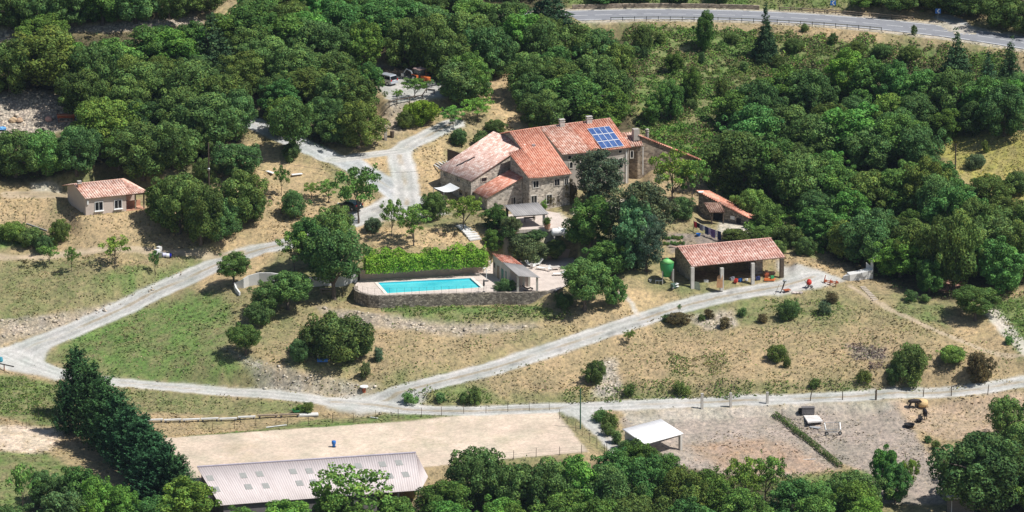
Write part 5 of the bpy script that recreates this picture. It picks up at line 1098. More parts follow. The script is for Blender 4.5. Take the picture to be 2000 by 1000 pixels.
capped_wall('patio_wall', [W(1017,509,0), W(1070,506,0), W(1122,501,0)], 1.3, PINKW, 'low rendered wall at the back of the patio with loungers', z0=0, cap=False)
cw = [G(u, v) for u, v in ((470,577),(463,570),(460,563),(476,563),(486,559),(506,556),(530,555),(548,555),(575,558),(610,561),(650,560),(680,556),(698,551))]
capped_wall('curved_wall', cw, [.5,.7,.9,1.5,1.7,1.9,1.8,1.6,1.5,1.5,1.4,1.3,1.3], WHITEC, 'white curved garden wall left of the pool', th=.25, cap=False)
# hedge on the wall
def hedge(name, pts, wdt, h, col, label, size=.22, dens=46, seed=3):
    r = np.random.default_rng(seed); P = []; Nr = []
    for i in range(len(pts)-1):
        a, b = np.array(pts[i]), np.array(pts[i+1]); Lh = np.linalg.norm((b-a)[:2]); n = int(Lh*dens*(h+wdt)); s = r.random(n); c = a+(b-a)*s[:, None]
        th = r.uniform(0, math.pi, n); bump = 1+.45*(vnoise(c[:, 0]*.9+th, c[:, 0]*.3+th*2.2, 5)-.5)*2; t = (b-a)/Lh; nn = np.array([-t[1], t[0]])
        off = np.cos(th)*wdt/2*bump*r.uniform(.75, 1.05, n); z = h*np.clip(np.sin(th)*1.0, 0, 1)**.6*bump*r.uniform(.8, 1.02, n)
        z = np.where(np.abs(np.cos(th)) > .75, r.uniform(.0, .8, n)*h, z)
        P.append(np.stack([c[:, 0]+nn[0]*off, c[:, 1]+nn[1]*off, c[:, 2]+z], 1)); Nr.append(np.stack([nn[0]*np.cos(th), nn[1]*np.cos(th), np.sin(th)+.2], 1))
        m_ = n//4; s = r.random(m_); c = a+(b-a)*s[:, None]; P.append(np.stack([c[:, 0]+r.normal(0, wdt*.2, m_), c[:, 1]+r.normal(0, wdt*.2, m_), c[:, 2]+r.uniform(0, h*.8, m_)], 1)); Nr.append(r.normal(0, 1, (m_, 3)))
    P = np.concatenate(P); V = leaves(P, np.concatenate(Nr), size, r, .5); tone = np.clip(r.normal(1, .25, len(P)), .5, 1.7); Cc = np.stack([tone, tone, tone, np.ones(len(P))], 1)
    o = link(name, np_mesh(name, V, np.arange(len(V)).reshape(-1, 4), LEAF, np.repeat(Cc, 4, axis=0))); o.color = (*col, 1); tag(o, label, 'hedge'); return o
hedge('hedge', [W(u, v, 1.45) for u, v in ((712,531),(760,528.5),(820,525),(880,521.5),(950,517))], 2.6, 2.9, (.21,.38,.045), 'bright green clipped hedge along the wall behind the pool', size=.27, dens=150)
# ============================================================ POOL HOUSE
ph = empty('pool_house', W(985,560,0), 0, 'narrow pool house with red tiles and a grey corrugated lean-to', 'pool house')
h0, h1_, h2, h3 = W(1012.5,539,2.75), W(1055.4,542,2.35), W(999,500.6,3.0), W(960.8,494.4,3.4)
def lp(s, t): return (h0*(1-s)+h1_*s)*(1-t)+(h3*(1-s)+h2*s)*t
sp_ = .60
roof_sheet('roof', lp(0,sp_), lp(1,sp_), lp(1,1), lp(0,1), T_RED, ph, per=.3, label='salmon red tiled part of the roof')
roof_sheet('lean_to_roof', lp(0,0), lp(1,0), lp(1,sp_-.004), lp(0,sp_-.004), C_GREY, ph, per=.36, amp=.035, th=.05)
m = MB(); c = [lp(.03,.33), lp(.88,.33), lp(.9,.985), lp(.03,.985)]; m.prism([hz(q) for q in c], -.1, [q.z-.13 for q in c]); m.build('wall', BEIGE, ph)
wP = wallpl((*hz(c[3]), 1), (*hz(c[0]), 1))
m = MB(); cm = [lp(.03, q) for q in (.95,.88,.74,.67,.56,.49)]
for i, (nm, mt, a_, b_, z0_, z1_) in enumerate((('window', STEEL, .95,.90,1.3,2.1), ('door', WOOD, .82,.74,.0,2.0), ('door', simple('green_door_paint', (.10,.22,.18), .6), .66,.58,.0,2.0), ('door', simple('faded_green_paint', (.22,.30,.24), .6), .52,.46,.0,2.0))):
    a = Vector(hz(lp(.03,a_))); b = Vector(hz(lp(.03,b_))); t = (b-a).normalized(); n = Vector((t.y, -t.x))*.05; m = MB(); m.prism([a+n, b+n, b-n*.1, a-n*.1], z0_, z1_); m.build(nm, mt, ph)
for s, t in ((.05,.06),(.93,.06),(.52,.22),(.93,.33)):
    p = lp(s, t); m = MB(); m.box((p.x, p.y, p.z/2-.05), (.34,.34,p.z-.1)); m.build('pillar', PALES, ph)
def chair(p, rz, label, name='patio_chair', grp='white plastic chairs on the patio'):
    r = empty(name, p, rz, label, 'chair', grp)
    def loc(x, y, z): c, s = math.cos(rz), math.sin(rz); return (p[0]+x*c-y*s, p[1]+x*s+y*c, p[2]+z)
    m = MB(); m.box(loc(0,0,.42), (.5,.5,.05), rz); m.build('seat', WHITE, r); m = MB(); m.prism([loc(-.25,.22,0)[:2], loc(.25,.22,0)[:2], loc(.25,.28,0)[:2], loc(-.25,.28,0)[:2]], p[2]+.42, p[2]+.95); m.build('backrest', WHITE, r)
    for sx in (-1,1):
        m = MB(); m.box(loc(sx*.26,0,.64), (.05,.48,.04), rz); m.build('armrest', WHITE, r)
        for sy in (-1,1): m = MB(); m.bar(loc(sx*.22, sy*.22, 0), loc(sx*.22, sy*.22, .42), .025, n=4); m.build('leg', WHITE, r)
def lounger(p, rz, label, up=.5, mat=WHITE):
    r = empty('sun_lounger', p, rz, label, 'sun lounger', 'white sun loungers on the patio')
    def loc(x, y, z): c, s = math.cos(rz), math.sin(rz); return (p[0]+x*c-y*s, p[1]+x*s+y*c, p[2]+z)
    m = MB(); m.box(loc(-.3,0,.34), (1.3,.65,.06), rz); m.build('seat', mat, r)
    m = MB(); a, b = loc(.35,-.32,.34), loc(.35,.32,.34); c, d = loc(.95,.32,.34+up), loc(.95,-.32,.34+up); m.add([a,b,c,d]+[(q[0],q[1],q[2]+.05) for q in (a,b,c,d)], [(0,3,2,1),(4,5,6,7),(0,1,5,4),(1,2,6,5),(2,3,7,6),(3,0,4,7)]); m.build('backrest', mat, r)
    for x in (-.85,.25):
        for y in (-.28,.28): m = MB(); m.bar(loc(x,y,0), loc(x,y,.34), .03, n=4); m.build('leg', mat, r)
for i, (u, v, rz, up, lb) in enumerate(((1036,521,2.4,.55,'white sun lounger with raised back nearest the pool house roof'),(1049,519,.5,.7,'white sun lounger in the middle of the patio by the wall'),(1059,527,-.5,.15,'pale sun lounger lying flat in front of the others'),(1092,538,.1,.3,'white sun lounger at the right end of the patio beside the tree'))): lounger(W(u, v, 0), rz, lb, up)
chair(W(1074,530,0), .3, 'white plastic chair facing the loungers on the patio'); chair(W(1040,525,0), 2.6, 'white plastic chair beside the raised lounger on the patio')
table(W(1085,527,0), 1.4, .8, .5, .3, 'low grey table between loungers and trees on the patio', mat=CONC)
bc = empty('bentwood_lounger', W(1031,569,0), 0, 'dark curved rocking lounger under the pool house lean-to', 'chair'); p = W(1031,569,0)
m = MB(); pts = [p+Vector((x, .0, z)) for x, z in ((-.9,.9),(-.4,.5),(0,.35),(.4,.5),(.8,.35))]; m.tube(pts, .05); m.tube([q+Vector((0,.5,0)) for q in pts], .05); m.build('rail', WOODD, bc)
m = MB(); 
for i in range(4): m.add([pts[i], pts[i+1], pts[i+1]+Vector((0,.5,0)), pts[i]+Vector((0,.5,0)), pts[i]+Vector((0,0,.05)), pts[i+1]+Vector((0,0,.05)), pts[i+1]+Vector((0,.5,.05)), pts[i]+Vector((0,.5,.05))], [(0,3,2,1),(4,5,6,7),(0,1,5,4),(2,3,7,6)])
m.build('seat', WOODD, bc)
for y in (0,.5): m = MB(); m.tube([p+Vector((x, y, z)) for x, z in ((-.7,.1),(-.2,.0),(.3,.02),(.8,.3))], .04); m.build('rocker', WOODD, bc)
# pool side shower, folded parasol, entrance gate
sh = empty('pool_shower', W(950,549,0), 0, 'white shower stand with dark base by the pool house', 'shower'); p = W(950,549,0)
m = MB(); m.lathe(p, [(.35,0),(.38,.06),(.1,.12),(.05,.14)], 14); m.build('base', STEEL, sh); m = MB(); m.tube([p+Vector((0,0,.1)), p+Vector((0,0,2.0)), p+Vector((-.1,-.05,2.2)), p+Vector((-.4,-.1,2.15))], .05); m.build('pipe', WHITE, sh); m = MB(); m.lathe(p+Vector((-.4,-.1,2.05)), [(.14,0),(.1,.08),(.02,.12)], 10); m.build('shower_head', WHITE, sh)
gg = empty('pool_gate', W(948,533,0), 0, 'white barred gate between the pool wall and the pool house', 'gate'); a, b = W(945,532,0), W(958,528,0)
m = MB(); [m.bar(a.lerp(b, k)+Vector((0,0,.05)), a.lerp(b, k)+Vector((0,0,1.6)), .05 if k in (0,1) else .02, n=4) for k in (0,.15,.3,.45,.6,.75,.9,1)]; m.build('bars', WHITE, gg); m = MB(); m.bar(a+Vector((0,0,1.5)), b+Vector((0,0,1.5)), .03, n=4); m.bar(a+Vector((0,0,.15)), b+Vector((0,0,.15)), .03, n=4); m.build('rail', WHITE, gg)
pr = empty('folded_parasol', W(945,570.5,0), 0, 'dark folded parasol standing at the corner of the pool', 'parasol'); p = W(945,570.5,0)
m = MB(); m.lathe(p, [(.25,0),(.22,.1),(.03,.12),(.03,.9),(.12,.95),(.16,1.3),(.1,1.9),(.02,2.1)], 10); m.build('folded_canopy', STEEL, pr)
# ============================================================ OPEN BARN
bn = empty('open_barn', W(1430,560,BARN_Z), 0, 'open fronted barn with long rose tiled roof on concrete posts', 'barn')
e0, e1, r1, r0 = W(1351.5,520.6,2.75), W(1534.7,502,2.75), W(1506.6,464.5,4.35), W(1323.6,482,4.35)
roof_sheet('roof', e0, e1, r1, r0, T_BARN, bn)
k_ = .62; bk0 = r0+(r0-e0)*k_; bk0.z = 3.3; bk1 = r1+(r1-e1)*k_; bk1.z = 3.3; roof_sheet('roof', bk1, bk0, r0, r1, T_BARN, bn)
t = (Vector(hz(e1))-Vector(hz(e0))).normalized(); n = (Vector(hz(r0))-Vector(hz(e0))).normalized()
A = Vector(hz(e0))+t*.9; B = Vector(hz(e1))-t*.5; Dd = (Vector(hz(bk0))-Vector(hz(e0))).length-.4; zb = BARN_Z-.5
m = MB(); wn2 = Vector((-t.y, t.x)); 
m.prism([A+n*Dd, B+n*Dd, B+n*(Dd-.45), A+n*(Dd-.45)], zb, 3.15); m.build('back_wall', STONE_D, bn)
hl = (Vector(hz(r0))-Vector(hz(e0))).length
m = MB(); pz = [2.75+(q/hl)*1.6-.15 for q in (1.2,)]; m.prism([A+n*2.2, A+n*2.2+t*.45, A+n*hl+t*.45, A+n*hl], zb, [3.1,3.1,4.2,4.2]); m.prism([A+n*hl, A+n*hl+t*.45, A+n*(Dd-.46)+t*.45, A+n*(Dd-.46)], zb, [4.2,4.2,3.2,3.2]); m.build('side_wall', STONE, bn)
m = MB(); m.prism([B-t*3.4+n*2.8, B-t*2.2+n*2.8, B-t*2.2+n*(Dd-.47), B-t*3.4+n*(Dd-.47)], zb, [3.3,3.3,3.2,3.2]); m.build('side_wall', STONE, bn, label='rubble stone pier near the right end')
for i, (u, v) in enumerate(((1352,559),(1409.5,560.5),(1470,551),(1526.5,541.5))):
    p = W(u, v, BARN_Z); q = A+n*.35 if 0 else Vector(hz(p)); m = MB(); m.box((q.x, q.y, (zb+2.6)/2), (.52 if i < 3 else .6,.5,2.6-zb+.1), .3); m.build('post', CONC if i < 3 else WOODD, bn)
m = MB(); m.bar((*(Vector(hz(e0))+n*.5+t*.3), 2.6), (*(Vector(hz(e1))+n*.5-t*.3), 2.6), .14, n=4); m.bar((*(Vector(hz(r0))+t*.3), 4.1), (*(Vector(hz(r1))-t*.3), 4.1), .14, n=4); m.build('beam', WOODD, bn)
m = MB()
for k in range(12): s = k/11*hl; q = Vector(hz(e0))+n*(s+.15); z = 2.75+s/hl*1.6-.2; m.bar((*(q-t*.02), z), (*(q+t*1.1), z), .06, n=4)
m.build('rafter_ends', WOOD, bn)
def stand(name, u, v, build, label, cat, z=None, grp=None):
    p = G(u, v) if z is None else W(u, v, z); r = empty(name, p, 0, label, cat, grp); build(r, p); return r
def one(name, u, v, fn, mat, label, cat, z=None, grp=None, smooth=False, bevel=0):
    p = G(u, v) if z is None else W(u, v, z); m = MB(); fn(m, p); o = m.build(name, mat, None, smooth=smooth, bevel=bevel); tag(o, label, cat, grp); return o
one('plywood_sheet', 1407, 562, lambda m, p: m.add([p+Vector(q) for q in ((-.6,0,0),(.35,-.1,0),(.35,.25,2.3),(-.5,.35,1.7),(-.6,.06,0),(.35,-.04,0),(.35,.31,2.3),(-.5,.41,1.7))], [(0,1,2,3),(7,6,5,4),(0,4,5,1),(1,5,6,2),(2,6,7,3),(3,7,4,0)]), PLY, 'orange plywood sheet leaning on the second barn post', 'board', BARN_Z)
one('white_crate', 1379, 551, lambda m, p: (m.box((p.x, p.y, p.z+.35), (.7,.5,.05)), m.box((p.x, p.y-.24, p.z+.2), (.7,.04,.4)), m.box((p.x-.34, p.y, p.z+.2), (.04,.5,.4)), m.box((p.x+.34, p.y, p.z+.2), (.04,.5,.4))), WHITE, 'small white crate on the barn floor between the left posts', 'crate', BARN_Z)
one('wooden_board', 1362, 566, lambda m, p: m.add([p+Vector(q) for q in ((-.5,0,0),(.5,-.1,0),(.3,.4,1.1),(-.7,.5,1.2),(-.5,.08,0),(.5,-.02,0),(.3,.48,1.1),(-.7,.58,1.2))], [(0,1,2,3),(7,6,5,4),(0,4,5,1),(1,5,6,2),(2,6,7,3),(3,7,4,0)]), simple('mossy_wood', (.12,.14,.10), .9, var=.3), 'dark mossy board leaning at the foot of the left barn post', 'board')
def junk(u, v, mat, col, cat, label, s=.5, z=BARN_Z+.02): one(col+'_'+cat.replace(' ', '_'), u, v, lambda m, p: (m.box((p.x, p.y, p.z+s*.35), (s*1.2, s*.8, s*.7), u), m.box((p.x+.1, p.y, p.z+s*.8), (s*.7, s*.6, s*.2), u*2)), mat, label, cat, z)
for q in ((1437,551,RED_P,'red','crate','red crate in the shade of the barn middle bay',.6),(1446,549,BLUE_P,'blue','box','blue box in the shade left of the third barn post',.5),(1430,547,CLOTHS['grey'],'grey','sack','grey sack in the barn middle bay behind the red crate',.6),(1458,548,WHITE,'white','bucket','white bucket at the foot of the third barn post',.35),(1480,546,CLOTHS['dark_blue'],'navy','toolbox','navy toolbox right of the third barn post',.6),(1497,541,RUST,'rusty','drum','rusty drum in front of the stone pier of the barn',.7)): junk(*q)
one('log_pile', 1503, 538, lambda m, p: [m.bar(p+Vector((-.9+.22*(i % 8)+.1*(i//8), -.5, .12+.2*(i//8))), p+Vector((-.9+.22*(i % 8)+.1*(i//8), .5, .12+.2*(i//8))), .10) for i in range(26)], simple('split_logs', (.42,.27,.19), .9, var=.35, scale=5), 'pile of split logs beside the stone pier of the barn', 'log pile', BARN_Z)
def slide(r, p):
    m = MB(); m.add([p+Vector(q) for q in ((-1,-.3,.15),(.6,-.3,.15),(.8,0,.5),(.6,.3,.15),(-1,.3,.15),(-1.1,0,.35),(-.9,-.2,.45),(.5,-.2,.45),(.5,.2,.45),(-.9,.2,.45))], [(0,1,7,6),(1,2,7),(2,8,7),(2,3,8),(3,4,9,8),(4,5,9),(5,6,9),(5,0,6),(0,4,3,1),(6,7,8,9)]); m.build('hull', ORANGE, r); m = MB(); m.box(p+Vector((.25,0,.65)), (.5,.4,.4), .3); m.build('green_box', GREEN_P, r)
stand('toy_boat', 1505, 549, slide, 'orange plastic toy boat with a green box on the grass by the barn', 'toy boat')
# green hopper tank
gh = empty('hopper_tank', W(1302,548,BARN_Z), 0, 'green conical feed tank standing on posts left of the barn', 'tank'); p = W(1302,552,BARN_Z)
m = MB(); m.lathe(p+Vector((0,0,1.0)), [(.55,.0),(.85,.9),(.98,1.1),(1.12,2.25),(1.12,2.3)], 28); m.build('body', GREEN_P, gh, smooth=True)
m = MB(); m.lathe(p+Vector((0,0,3.3)), [(1.16,0),(.35,.52),(.25,.56)], 28); m.build('lid', simple('light_green_paint', (.22,.56,.18), .45, var=.08), gh, smooth=True)
m = MB(); m.lathe(p+Vector((0,0,3.84)), [(.25,0),(.25,.12),(.05,.18)], 14); m.build('cap', GREEN_P, gh)
for q in ((-.65,-.6),(1.05,-.3),(-.6,.7),(.9,.8)): m = MB(); m.box((p.x+q[0], p.y+q[1], p.z+1.1), (.16,.16,2.3)); m.build('leg', CONC, gh)
# ============================================================ STONE SHED
ss = empty('stone_shed', W(1420,440,SHED_Z), 0, 'low stone shed with a long sloping tiled edge beside the garden', 'shed')
a = W(1364,424,SHED_Z); b = W(1462,441,SHED_Z); za = 8.3; zb2 = 4.95; t = (Vector(hz(b))-Vector(hz(a))).normalized(); n = Vector((-t.y, t.x)); n = n if n.y > 0 else -n
za = float(wallpl(a, b).at(1364,373).z); zb2 = float(wallpl(a, b).at(1462,424.5).z)
m = MB(); m.prism([Vector(hz(a)), Vector(hz(b)), Vector(hz(b))+n*3.5, Vector(hz(a))+n*3.5], SHED_Z-1, [za, zb2, zb2-.9, za-.9]); m.build('wall', STONE_D, ss)
n3 = Vector((*n, 0)); A_3 = Vector((a.x, a.y, za+.12)); B_3 = Vector((b.x, b.y, zb2+.12)); t3 = Vector((*t, 0))
roof_sheet('roof', A_3-n3*.3-t3*.2, B_3-n3*.3+t3*.3+Vector((0,0,-.1)), B_3+n3*3.7+t3*.3+Vector((0,0,-1.05)), A_3+n3*3.7-t3*.2+Vector((0,0,-.95)), T_ORANGE, ss, per=.4, th=.16)
wH = wallpl(a, b); window(ss, wH, 1438,425.5,1447.5,442, name='door', frame=STONE_D, glass=BLACK, mull=False)
m = MB(); p = wH.at(1430.5,425); m.box((p.x, p.y-.06, p.z), (.8,.06,.55), math.atan2(t.y, t.x)); m.build('sign_board', WHITE, ss)
p0, p1, p2, p3 = wH.at(1386.7,415), wH.at(1416.4,414), wH.at(1406.5,395.2), wH.at(1374.6,395.5)
out = -n3*2.2; zf = SHED_Z+2.1; pr0 = W(1386.7,415,zf); pr1 = W(1416.4,414,zf); pz = wH.at(1406.5,395.2); pz2 = wH.at(1374.6,395.5); zr = SHED_Z+3.2
roof_sheet('porch_roof', pr0, pr1, W(1406.5,395.2,zr), W(1374.6,395.5,zr), T_BROWN, ss, per=.32)
for q in (pr0+Vector((.3,.3,0)), pr1+Vector((-.3,.3,0))): m = MB(); m.bar((q.x, q.y, SHED_Z-.2), (q.x, q.y, zf-.1), .11); m.build('porch_post', WOODD, ss)
m = MB(); q = W(1404,437,SHED_Z); 
window(ss, wH, 1394,416,1412,437, name='door', frame=WOODD, glass=BLACK, mull=False)  # black panel painted as the dark inside of the porch opening
one('satellite_dish', 1369, 377, lambda m, p: m.lathe(p, [(.05,0),(.3,.06),(.45,.2)], 16), WHITE, 'white satellite dish on top of the stone shed wall', 'dish', za+.3)
# ============================================================ WHITE-ROOFED SHELTER
ws = empty('field_shelter', G(1290,880), 0, 'field shelter with flat white roof in the grey paddock', 'shelter'); gz0 = G(1262,893).z
f0 = W(1259.5,867.5,gz0+2.55); f1 = W(1335,846.5,gz0+2.75); bq1 = W(1291,818.2,gz0+3.75); bq0 = W(1216,837.8,gz0+3.55)
roof_sheet('roof', f0, f1, bq1, bq0, simple('white_roof_sheet', (.84,.82,.80), .5, var=.04, scale=.5), ws, per=.8, amp=.012, th=.16)
for q, nm in ((f0, 1), (f1, 1), (bq1, 1)): c_ = (f0+bq1)/2; d = (c_-q); d.z = 0; d = d.normalized()*.45; w_ = q+d; m = MB(); m.box((w_.x, w_.y, (gz0-.8+q.z-.2)/2), (.42,.42,q.z-.2-gz0+.8), .75); m.build('pillar', CONC, ws)
m = MB(); a = Vector(hz(f0)); b = Vector(hz(bq0)); t = (b-a).normalized(); n = Vector((t.y, -t.x)); m.prism([a+t*.3+n*.2, b-t*.3+n*.2, b-t*.3+n*.45, a+t*.3+n*.45], gz0-1, [f0.z-.2, bq0.z-.2, bq0.z-.2, f0.z-.2]); m.build('side_wall', CONC, ws)
m = MB(); m.bar(f0+Vector((.3,.3,-.3)), f1+Vector((-.4,.3,-.3)), .13, n=4); m.build('beam', STEEL, ws)
# ============================================================ LONG METAL SHED
ms = empty('long_shed', W(600,960,-13), 0, 'long shed with faded pink corrugated roof below the riding arena', 'shed')
s0, s3 = W(430,987,-9.9), W(385,913,-8.3); s2 = W(812,885,-8.3); PS = Pl(s0, s3, s2); s1 = PS.at(822,957)
roof_sheet('roof', s0, s1, s2, s3, C_PINK, ms, per=.36, amp=.02, th=.06); sx = PS.at(836,931); roof_sheet('roof', s1+Vector((.002,0,0)), sx, s2+Vector((.02,0,0)), s2, C_PINK, ms, per=.36, amp=.02, th=.06)
d_ = s3-s0; s4 = s3+Vector((d_.x, d_.y, -d_.z)); s5 = s2+Vector((d_.x, d_.y, -d_.z)); 
m = MB(); P4 = [Vector(hz(s0)), Vector(hz(s0.lerp(s1, .8))), Vector(hz(s3.lerp(s2, .8))), Vector(hz(s3))]; cc = sum(P4, Vector((0,0)))/4; P4 = [p+(cc-p).normalized()*.6 for p in P4]; m.prism(P4, -14.5, [zpl(PS, p, .2) for p in P4]); m.build('wall', simple('dark_shed_wall', (.20,.185,.18), .9), ms)
for q in (s1, s0.lerp(s1, .9)): m = MB(); m.box((q.x-.4, q.y+.5, (q.z-14.7)/2-.1), (.25,.25,q.z+14.5)); m.build('post', CONC, ms)
SKY = simple('skylight_sheet', (.33,.33,.305), .5, var=.2, scale=4)
for u, v in ((410,934),(475,929),(422,956),(485,951),(507,926),(519,949),(572,921),(585,944),(604,920),(612,942),(650,912),(747,907),(761,930),(779,904),(792,927),(700,910),(715,933),(664,936),(540,924),(552,946)):
    if u in (540,552): continue
    a, b, c, d = PS.at(u-8.5, v-4.5, .045), PS.at(u+4.5, v-5.5, .045), PS.at(u+9, v+4.5, .045), PS.at(u-4, v+5.5, .045); m = MB(); nn = Vector(PS.n.tolist()); nn = nn if nn.z > 0 else -nn
    m.add([a,b,c,d]+[q-nn*.04 for q in (a,b,c,d)], [(0,1,2,3),(7,6,5,4),(0,4,5,1),(1,5,6,2),(2,6,7,3),(3,7,4,0)]); m.build('skylight', SKY, ms)
m = MB(); m.bar(s3+Vector((0,.05,.1)), s2+Vector((0,.05,.1)), .13, n=6); m.build('ridge_cap', simple('lilac_ridge', (.40,.37,.42), .7), ms)
one('curved_board', 795, 975, lambda m, p: [m.add([p+Vector((x, .3*math.sin(x), z)) for x, z in ((a_, 0), (a_+.3, 0), (a_+.3, .9+.9*math.cos((a_+.3)*.9)), (a_, .9+.9*math.cos(a_*.9)))]+[p+Vector((x, .3*math.sin(x)+.08, z)) for x, z in ((a_, 0), (a_+.3, 0), (a_+.3, .9+.9*math.cos((a_+.3)*.9)), (a_, .9+.9*math.cos(a_*.9)))], [(0,1,2,3),(7,6,5,4),(3,2,6,7)]) for a_ in np.arange(-.3, 1.2, .3)], simple('ochre_board', (.45,.34,.16), .8), 'ochre curved board standing at the right end of the long shed', 'board')
# little shed bottom right
ls = empty('garden_shed', G(1865,1000), 0, 'small dark shed with a white roof edge under the big oak', 'shed'); g = G(1865,1000)
q0, q1 = W(1849,974,g.z+2.4), W(1905,976,g.z+2.3); q2, q3 = W(1903,968,g.z+2.7), W(1848,966,g.z+2.8); roof_sheet('roof', q0, q1, q2, q3, WHITE, ls, per=.4, amp=.02, th=.06)
m = MB(); m.prism([hz(q0+Vector((.1,.15,0))), hz(q1+Vector((-.1,.15,0))), hz(q2+Vector((-.1,-.1,0))), hz(q3+Vector((.1,-.1,0)))], g.z-1, g.z+2.25); m.build('wall', simple('grey_planks', (.16,.15,.14), .85, var=.25, scale=5), ls)
m = MB(); p = W(1856,990,g.z+1); m.box((q0.x+.75, q0.y+.12, g.z+1), (.08,.08,2.4)); m.build('corner_post', WHITE, ls)
# ============================================================ ROADSIDE
def off_line(L, off):
    T = np.gradient(L[:, :2], axis=0); T /= np.linalg.norm(T, axis=1)[:, None]; return np.c_[L[:, 0]-T[:, 1]*off, L[:, 1]+T[:, 0]*off, L[:, 2]]
def clip_u(L, u0, u1):
    u, v = proj(L); return L[(u > u0) & (u < u1)]
g = clip_u(resample(off_line(RL, -4.9), 2.05), 1172, 1742); gr = empty('guard_rail', Vector(g[0]), 0, 'dark metal guard rail along the near edge of the main road', 'guard rail')
for q in g[:100]: m = MB(); m.box((q[0], q[1], q[2]+.35), (.10,.10,.9)); m.build('post', STEEL, gr)
m = MB()
for i in range(len(g)-1): m.bar((g[i][0], g[i][1]+.06, g[i][2]+.68), (g[i+1][0], g[i+1][1]+.06, g[i+1][2]+.68), .10, n=4)
m.build('rail', METAL, gr)
g = clip_u(resample(off_line(RL, 4.9), 2.5), 1100, 1500); m = MB()
for i in range(len(g)-1): 
    a, b = Vector(g[i][:2]), Vector(g[i+1][:2]); t = (b-a).normalized(); n = Vector((-t.y, t.x))*.45; m.prism([a, b, b+n, a+n], ROADZ-.5, ROADZ+.75)
o = m.build('parapet', STONE_B, None); tag(o, 'low stone parapet along the far side of the main road', 'wall')
g = clip_u(resample(off_line(RL, 4.9), 2.0), 1503, 1795); gr = empty('guard_rail', Vector(g[0]), 0, 'mossy double guard rail on the far side of the road beyond the parapet', 'guard rail')
for q in g: m = MB(); m.box((q[0], q[1], q[2]+.3), (.12,.12,.9)); m.build('post', WOODD, gr)
m = MB()
for i in range(len(g)-1):
    for z in (.35,.68): m.bar((g[i][0], g[i][1]-.06, g[i][2]+z), (g[i+1][0], g[i+1][1]-.06, g[i+1][2]+z), .09, n=4)
m.build('rail', WOOD, gr)
def chevron(u, v, label, flip=1):
    p = G(u, v); r = empty('chevron_sign', p, 0, label, 'road sign'); m = MB(); m.bar(p, p+Vector((0,0,1.4)), .04); m.build('pole', METAL, r)
    m = MB(); m.box(p+Vector((0,0,1.3)), (.95,.04,.85)); pn = m.build('panel', BLUE_P, r); m = MB(); s = flip
    m.add([p+Vector((x*s, -.03, 1.3+z)) for x, z in ((-.25,0),(.1,.38),(.32,.38),(-.02,0),(.32,-.38),(.1,-.38))], [(0,1,2,3),(0,3,4,5)]); m.build('chevron', WHITE, pn)
chevron(1627, 20, 'blue sign with a white chevron behind the middle of the road parapet'); chevron(1832, 36, 'blue sign with a white chevron at the side road junction')
# ============================================================ POLES AND WIRE
def pole(u, v0, v1, mat, label, r0=.14, arm=False, name='utility_pole', z=None):
    p = G(u, v1); k = PX(p); h = (v1-v0)/k/.965; r = empty(name, p, 0, label, 'pole'); m = MB(); m.tube([p-Vector((0,0,.5)), p+Vector((0,0,h*.5)), p+Vector((0,0,h))], [r0, r0*.85, r0*.7], 8); m.build('shaft', mat, r)
    if arm: m = MB(); m.bar(p+Vector((-.8,0,h-.4)), p+Vector((.8,0,h-.4)), .05, n=4); [m.lathe(p+Vector((x,0,h-.35)), [(.05,0),(.06,.1),(.03,.16)], 8) for x in (-.7,0,.7)]; m.build('crossarm', WOODD, r)
    return p+Vector((0,0,h))
tp = pole(408.5, 279, 382, WOODD, 'tall thin wooden pole standing between the oaks right of the bungalow'); 
m = MB(); m.lathe(tp-Vector((0,0,4.6)), [(.12,0),(.22,.1),(.22,.35),(.1,.45)], 10); o = m.build('pole_insulator', METAL, None); tag(o, 'small grey insulator fixed halfway up the tall thin pole', 'lamp')  # insulator on the pole, gives no light
tp2 = pole(1053.5, 158, 218, WOODD, 'wooden pole with crossarm in front of the trees behind the farmhouse', arm=True)
pole(1865.5, 283, 346, WOODD, 'dark wooden pole at the edge of the yellow meadow'); pole(1133.5, 757, 838, simple('green_pole_paint', (.04,.12,.07), .5), 'slim dark green pole at the corner of the riding arena', .11)
def wire(a, b, sag, label):
    m = MB(); a = Vector(a); b = Vector(b); m.tube([a.lerp(b, k/14)-Vector((0,0,sag*4*(k/14)*(1-k/14))) for k in range(15)], .022, 3); o = m.build('overhead_wire', STEEL, None); tag(o, label, 'wire')
wire(tp, W(856,331,9.6), 2.2, 'thin overhead wire from the tall pole to the farmhouse'); wire(tp2, W(1100,246,14.2), .6, 'short overhead wire from the crossarm pole to the farmhouse ridge')
# ============================================================ POSTS AND FENCES
def fence(name, pts, h, mat, label, wires=(.35,.7,1.05), r=.045, lean=.05):
    P = [G(u, v) for u, v in pts]; rt = empty(name, P[0], 0, label, 'fence'); rr = random.Random(len(pts)); tops = []
    for p in P: q = p+Vector((rr.uniform(-lean, lean), rr.uniform(-lean, lean), h*rr.uniform(.9, 1.1))); m = MB(); m.bar(p-Vector((0,0,.3)), q, r, r*.8); m.build('post', mat, rt); tops.append((p, q))
    m = MB()
    for z in wires:
        for i in range(len(P)-1): a = tops[i][0].lerp(tops[i][1], z/h); b = tops[i+1][0].lerp(tops[i+1][1], z/h); m.bar(a, b, .010, n=3)
    m.build('wire', STEEL, rt); return rt
fence('arena_fence', [(415,843),(458,838),(500,835),(562,833),(602,832),(649,826),(690,825),(734,818),(778,816),(823,814),(862,812),(906,808),(949,807),(992,804),(1034,802),(1073,801)], 1.45, WOODD, 'wire fence along the top edge of the riding arena')
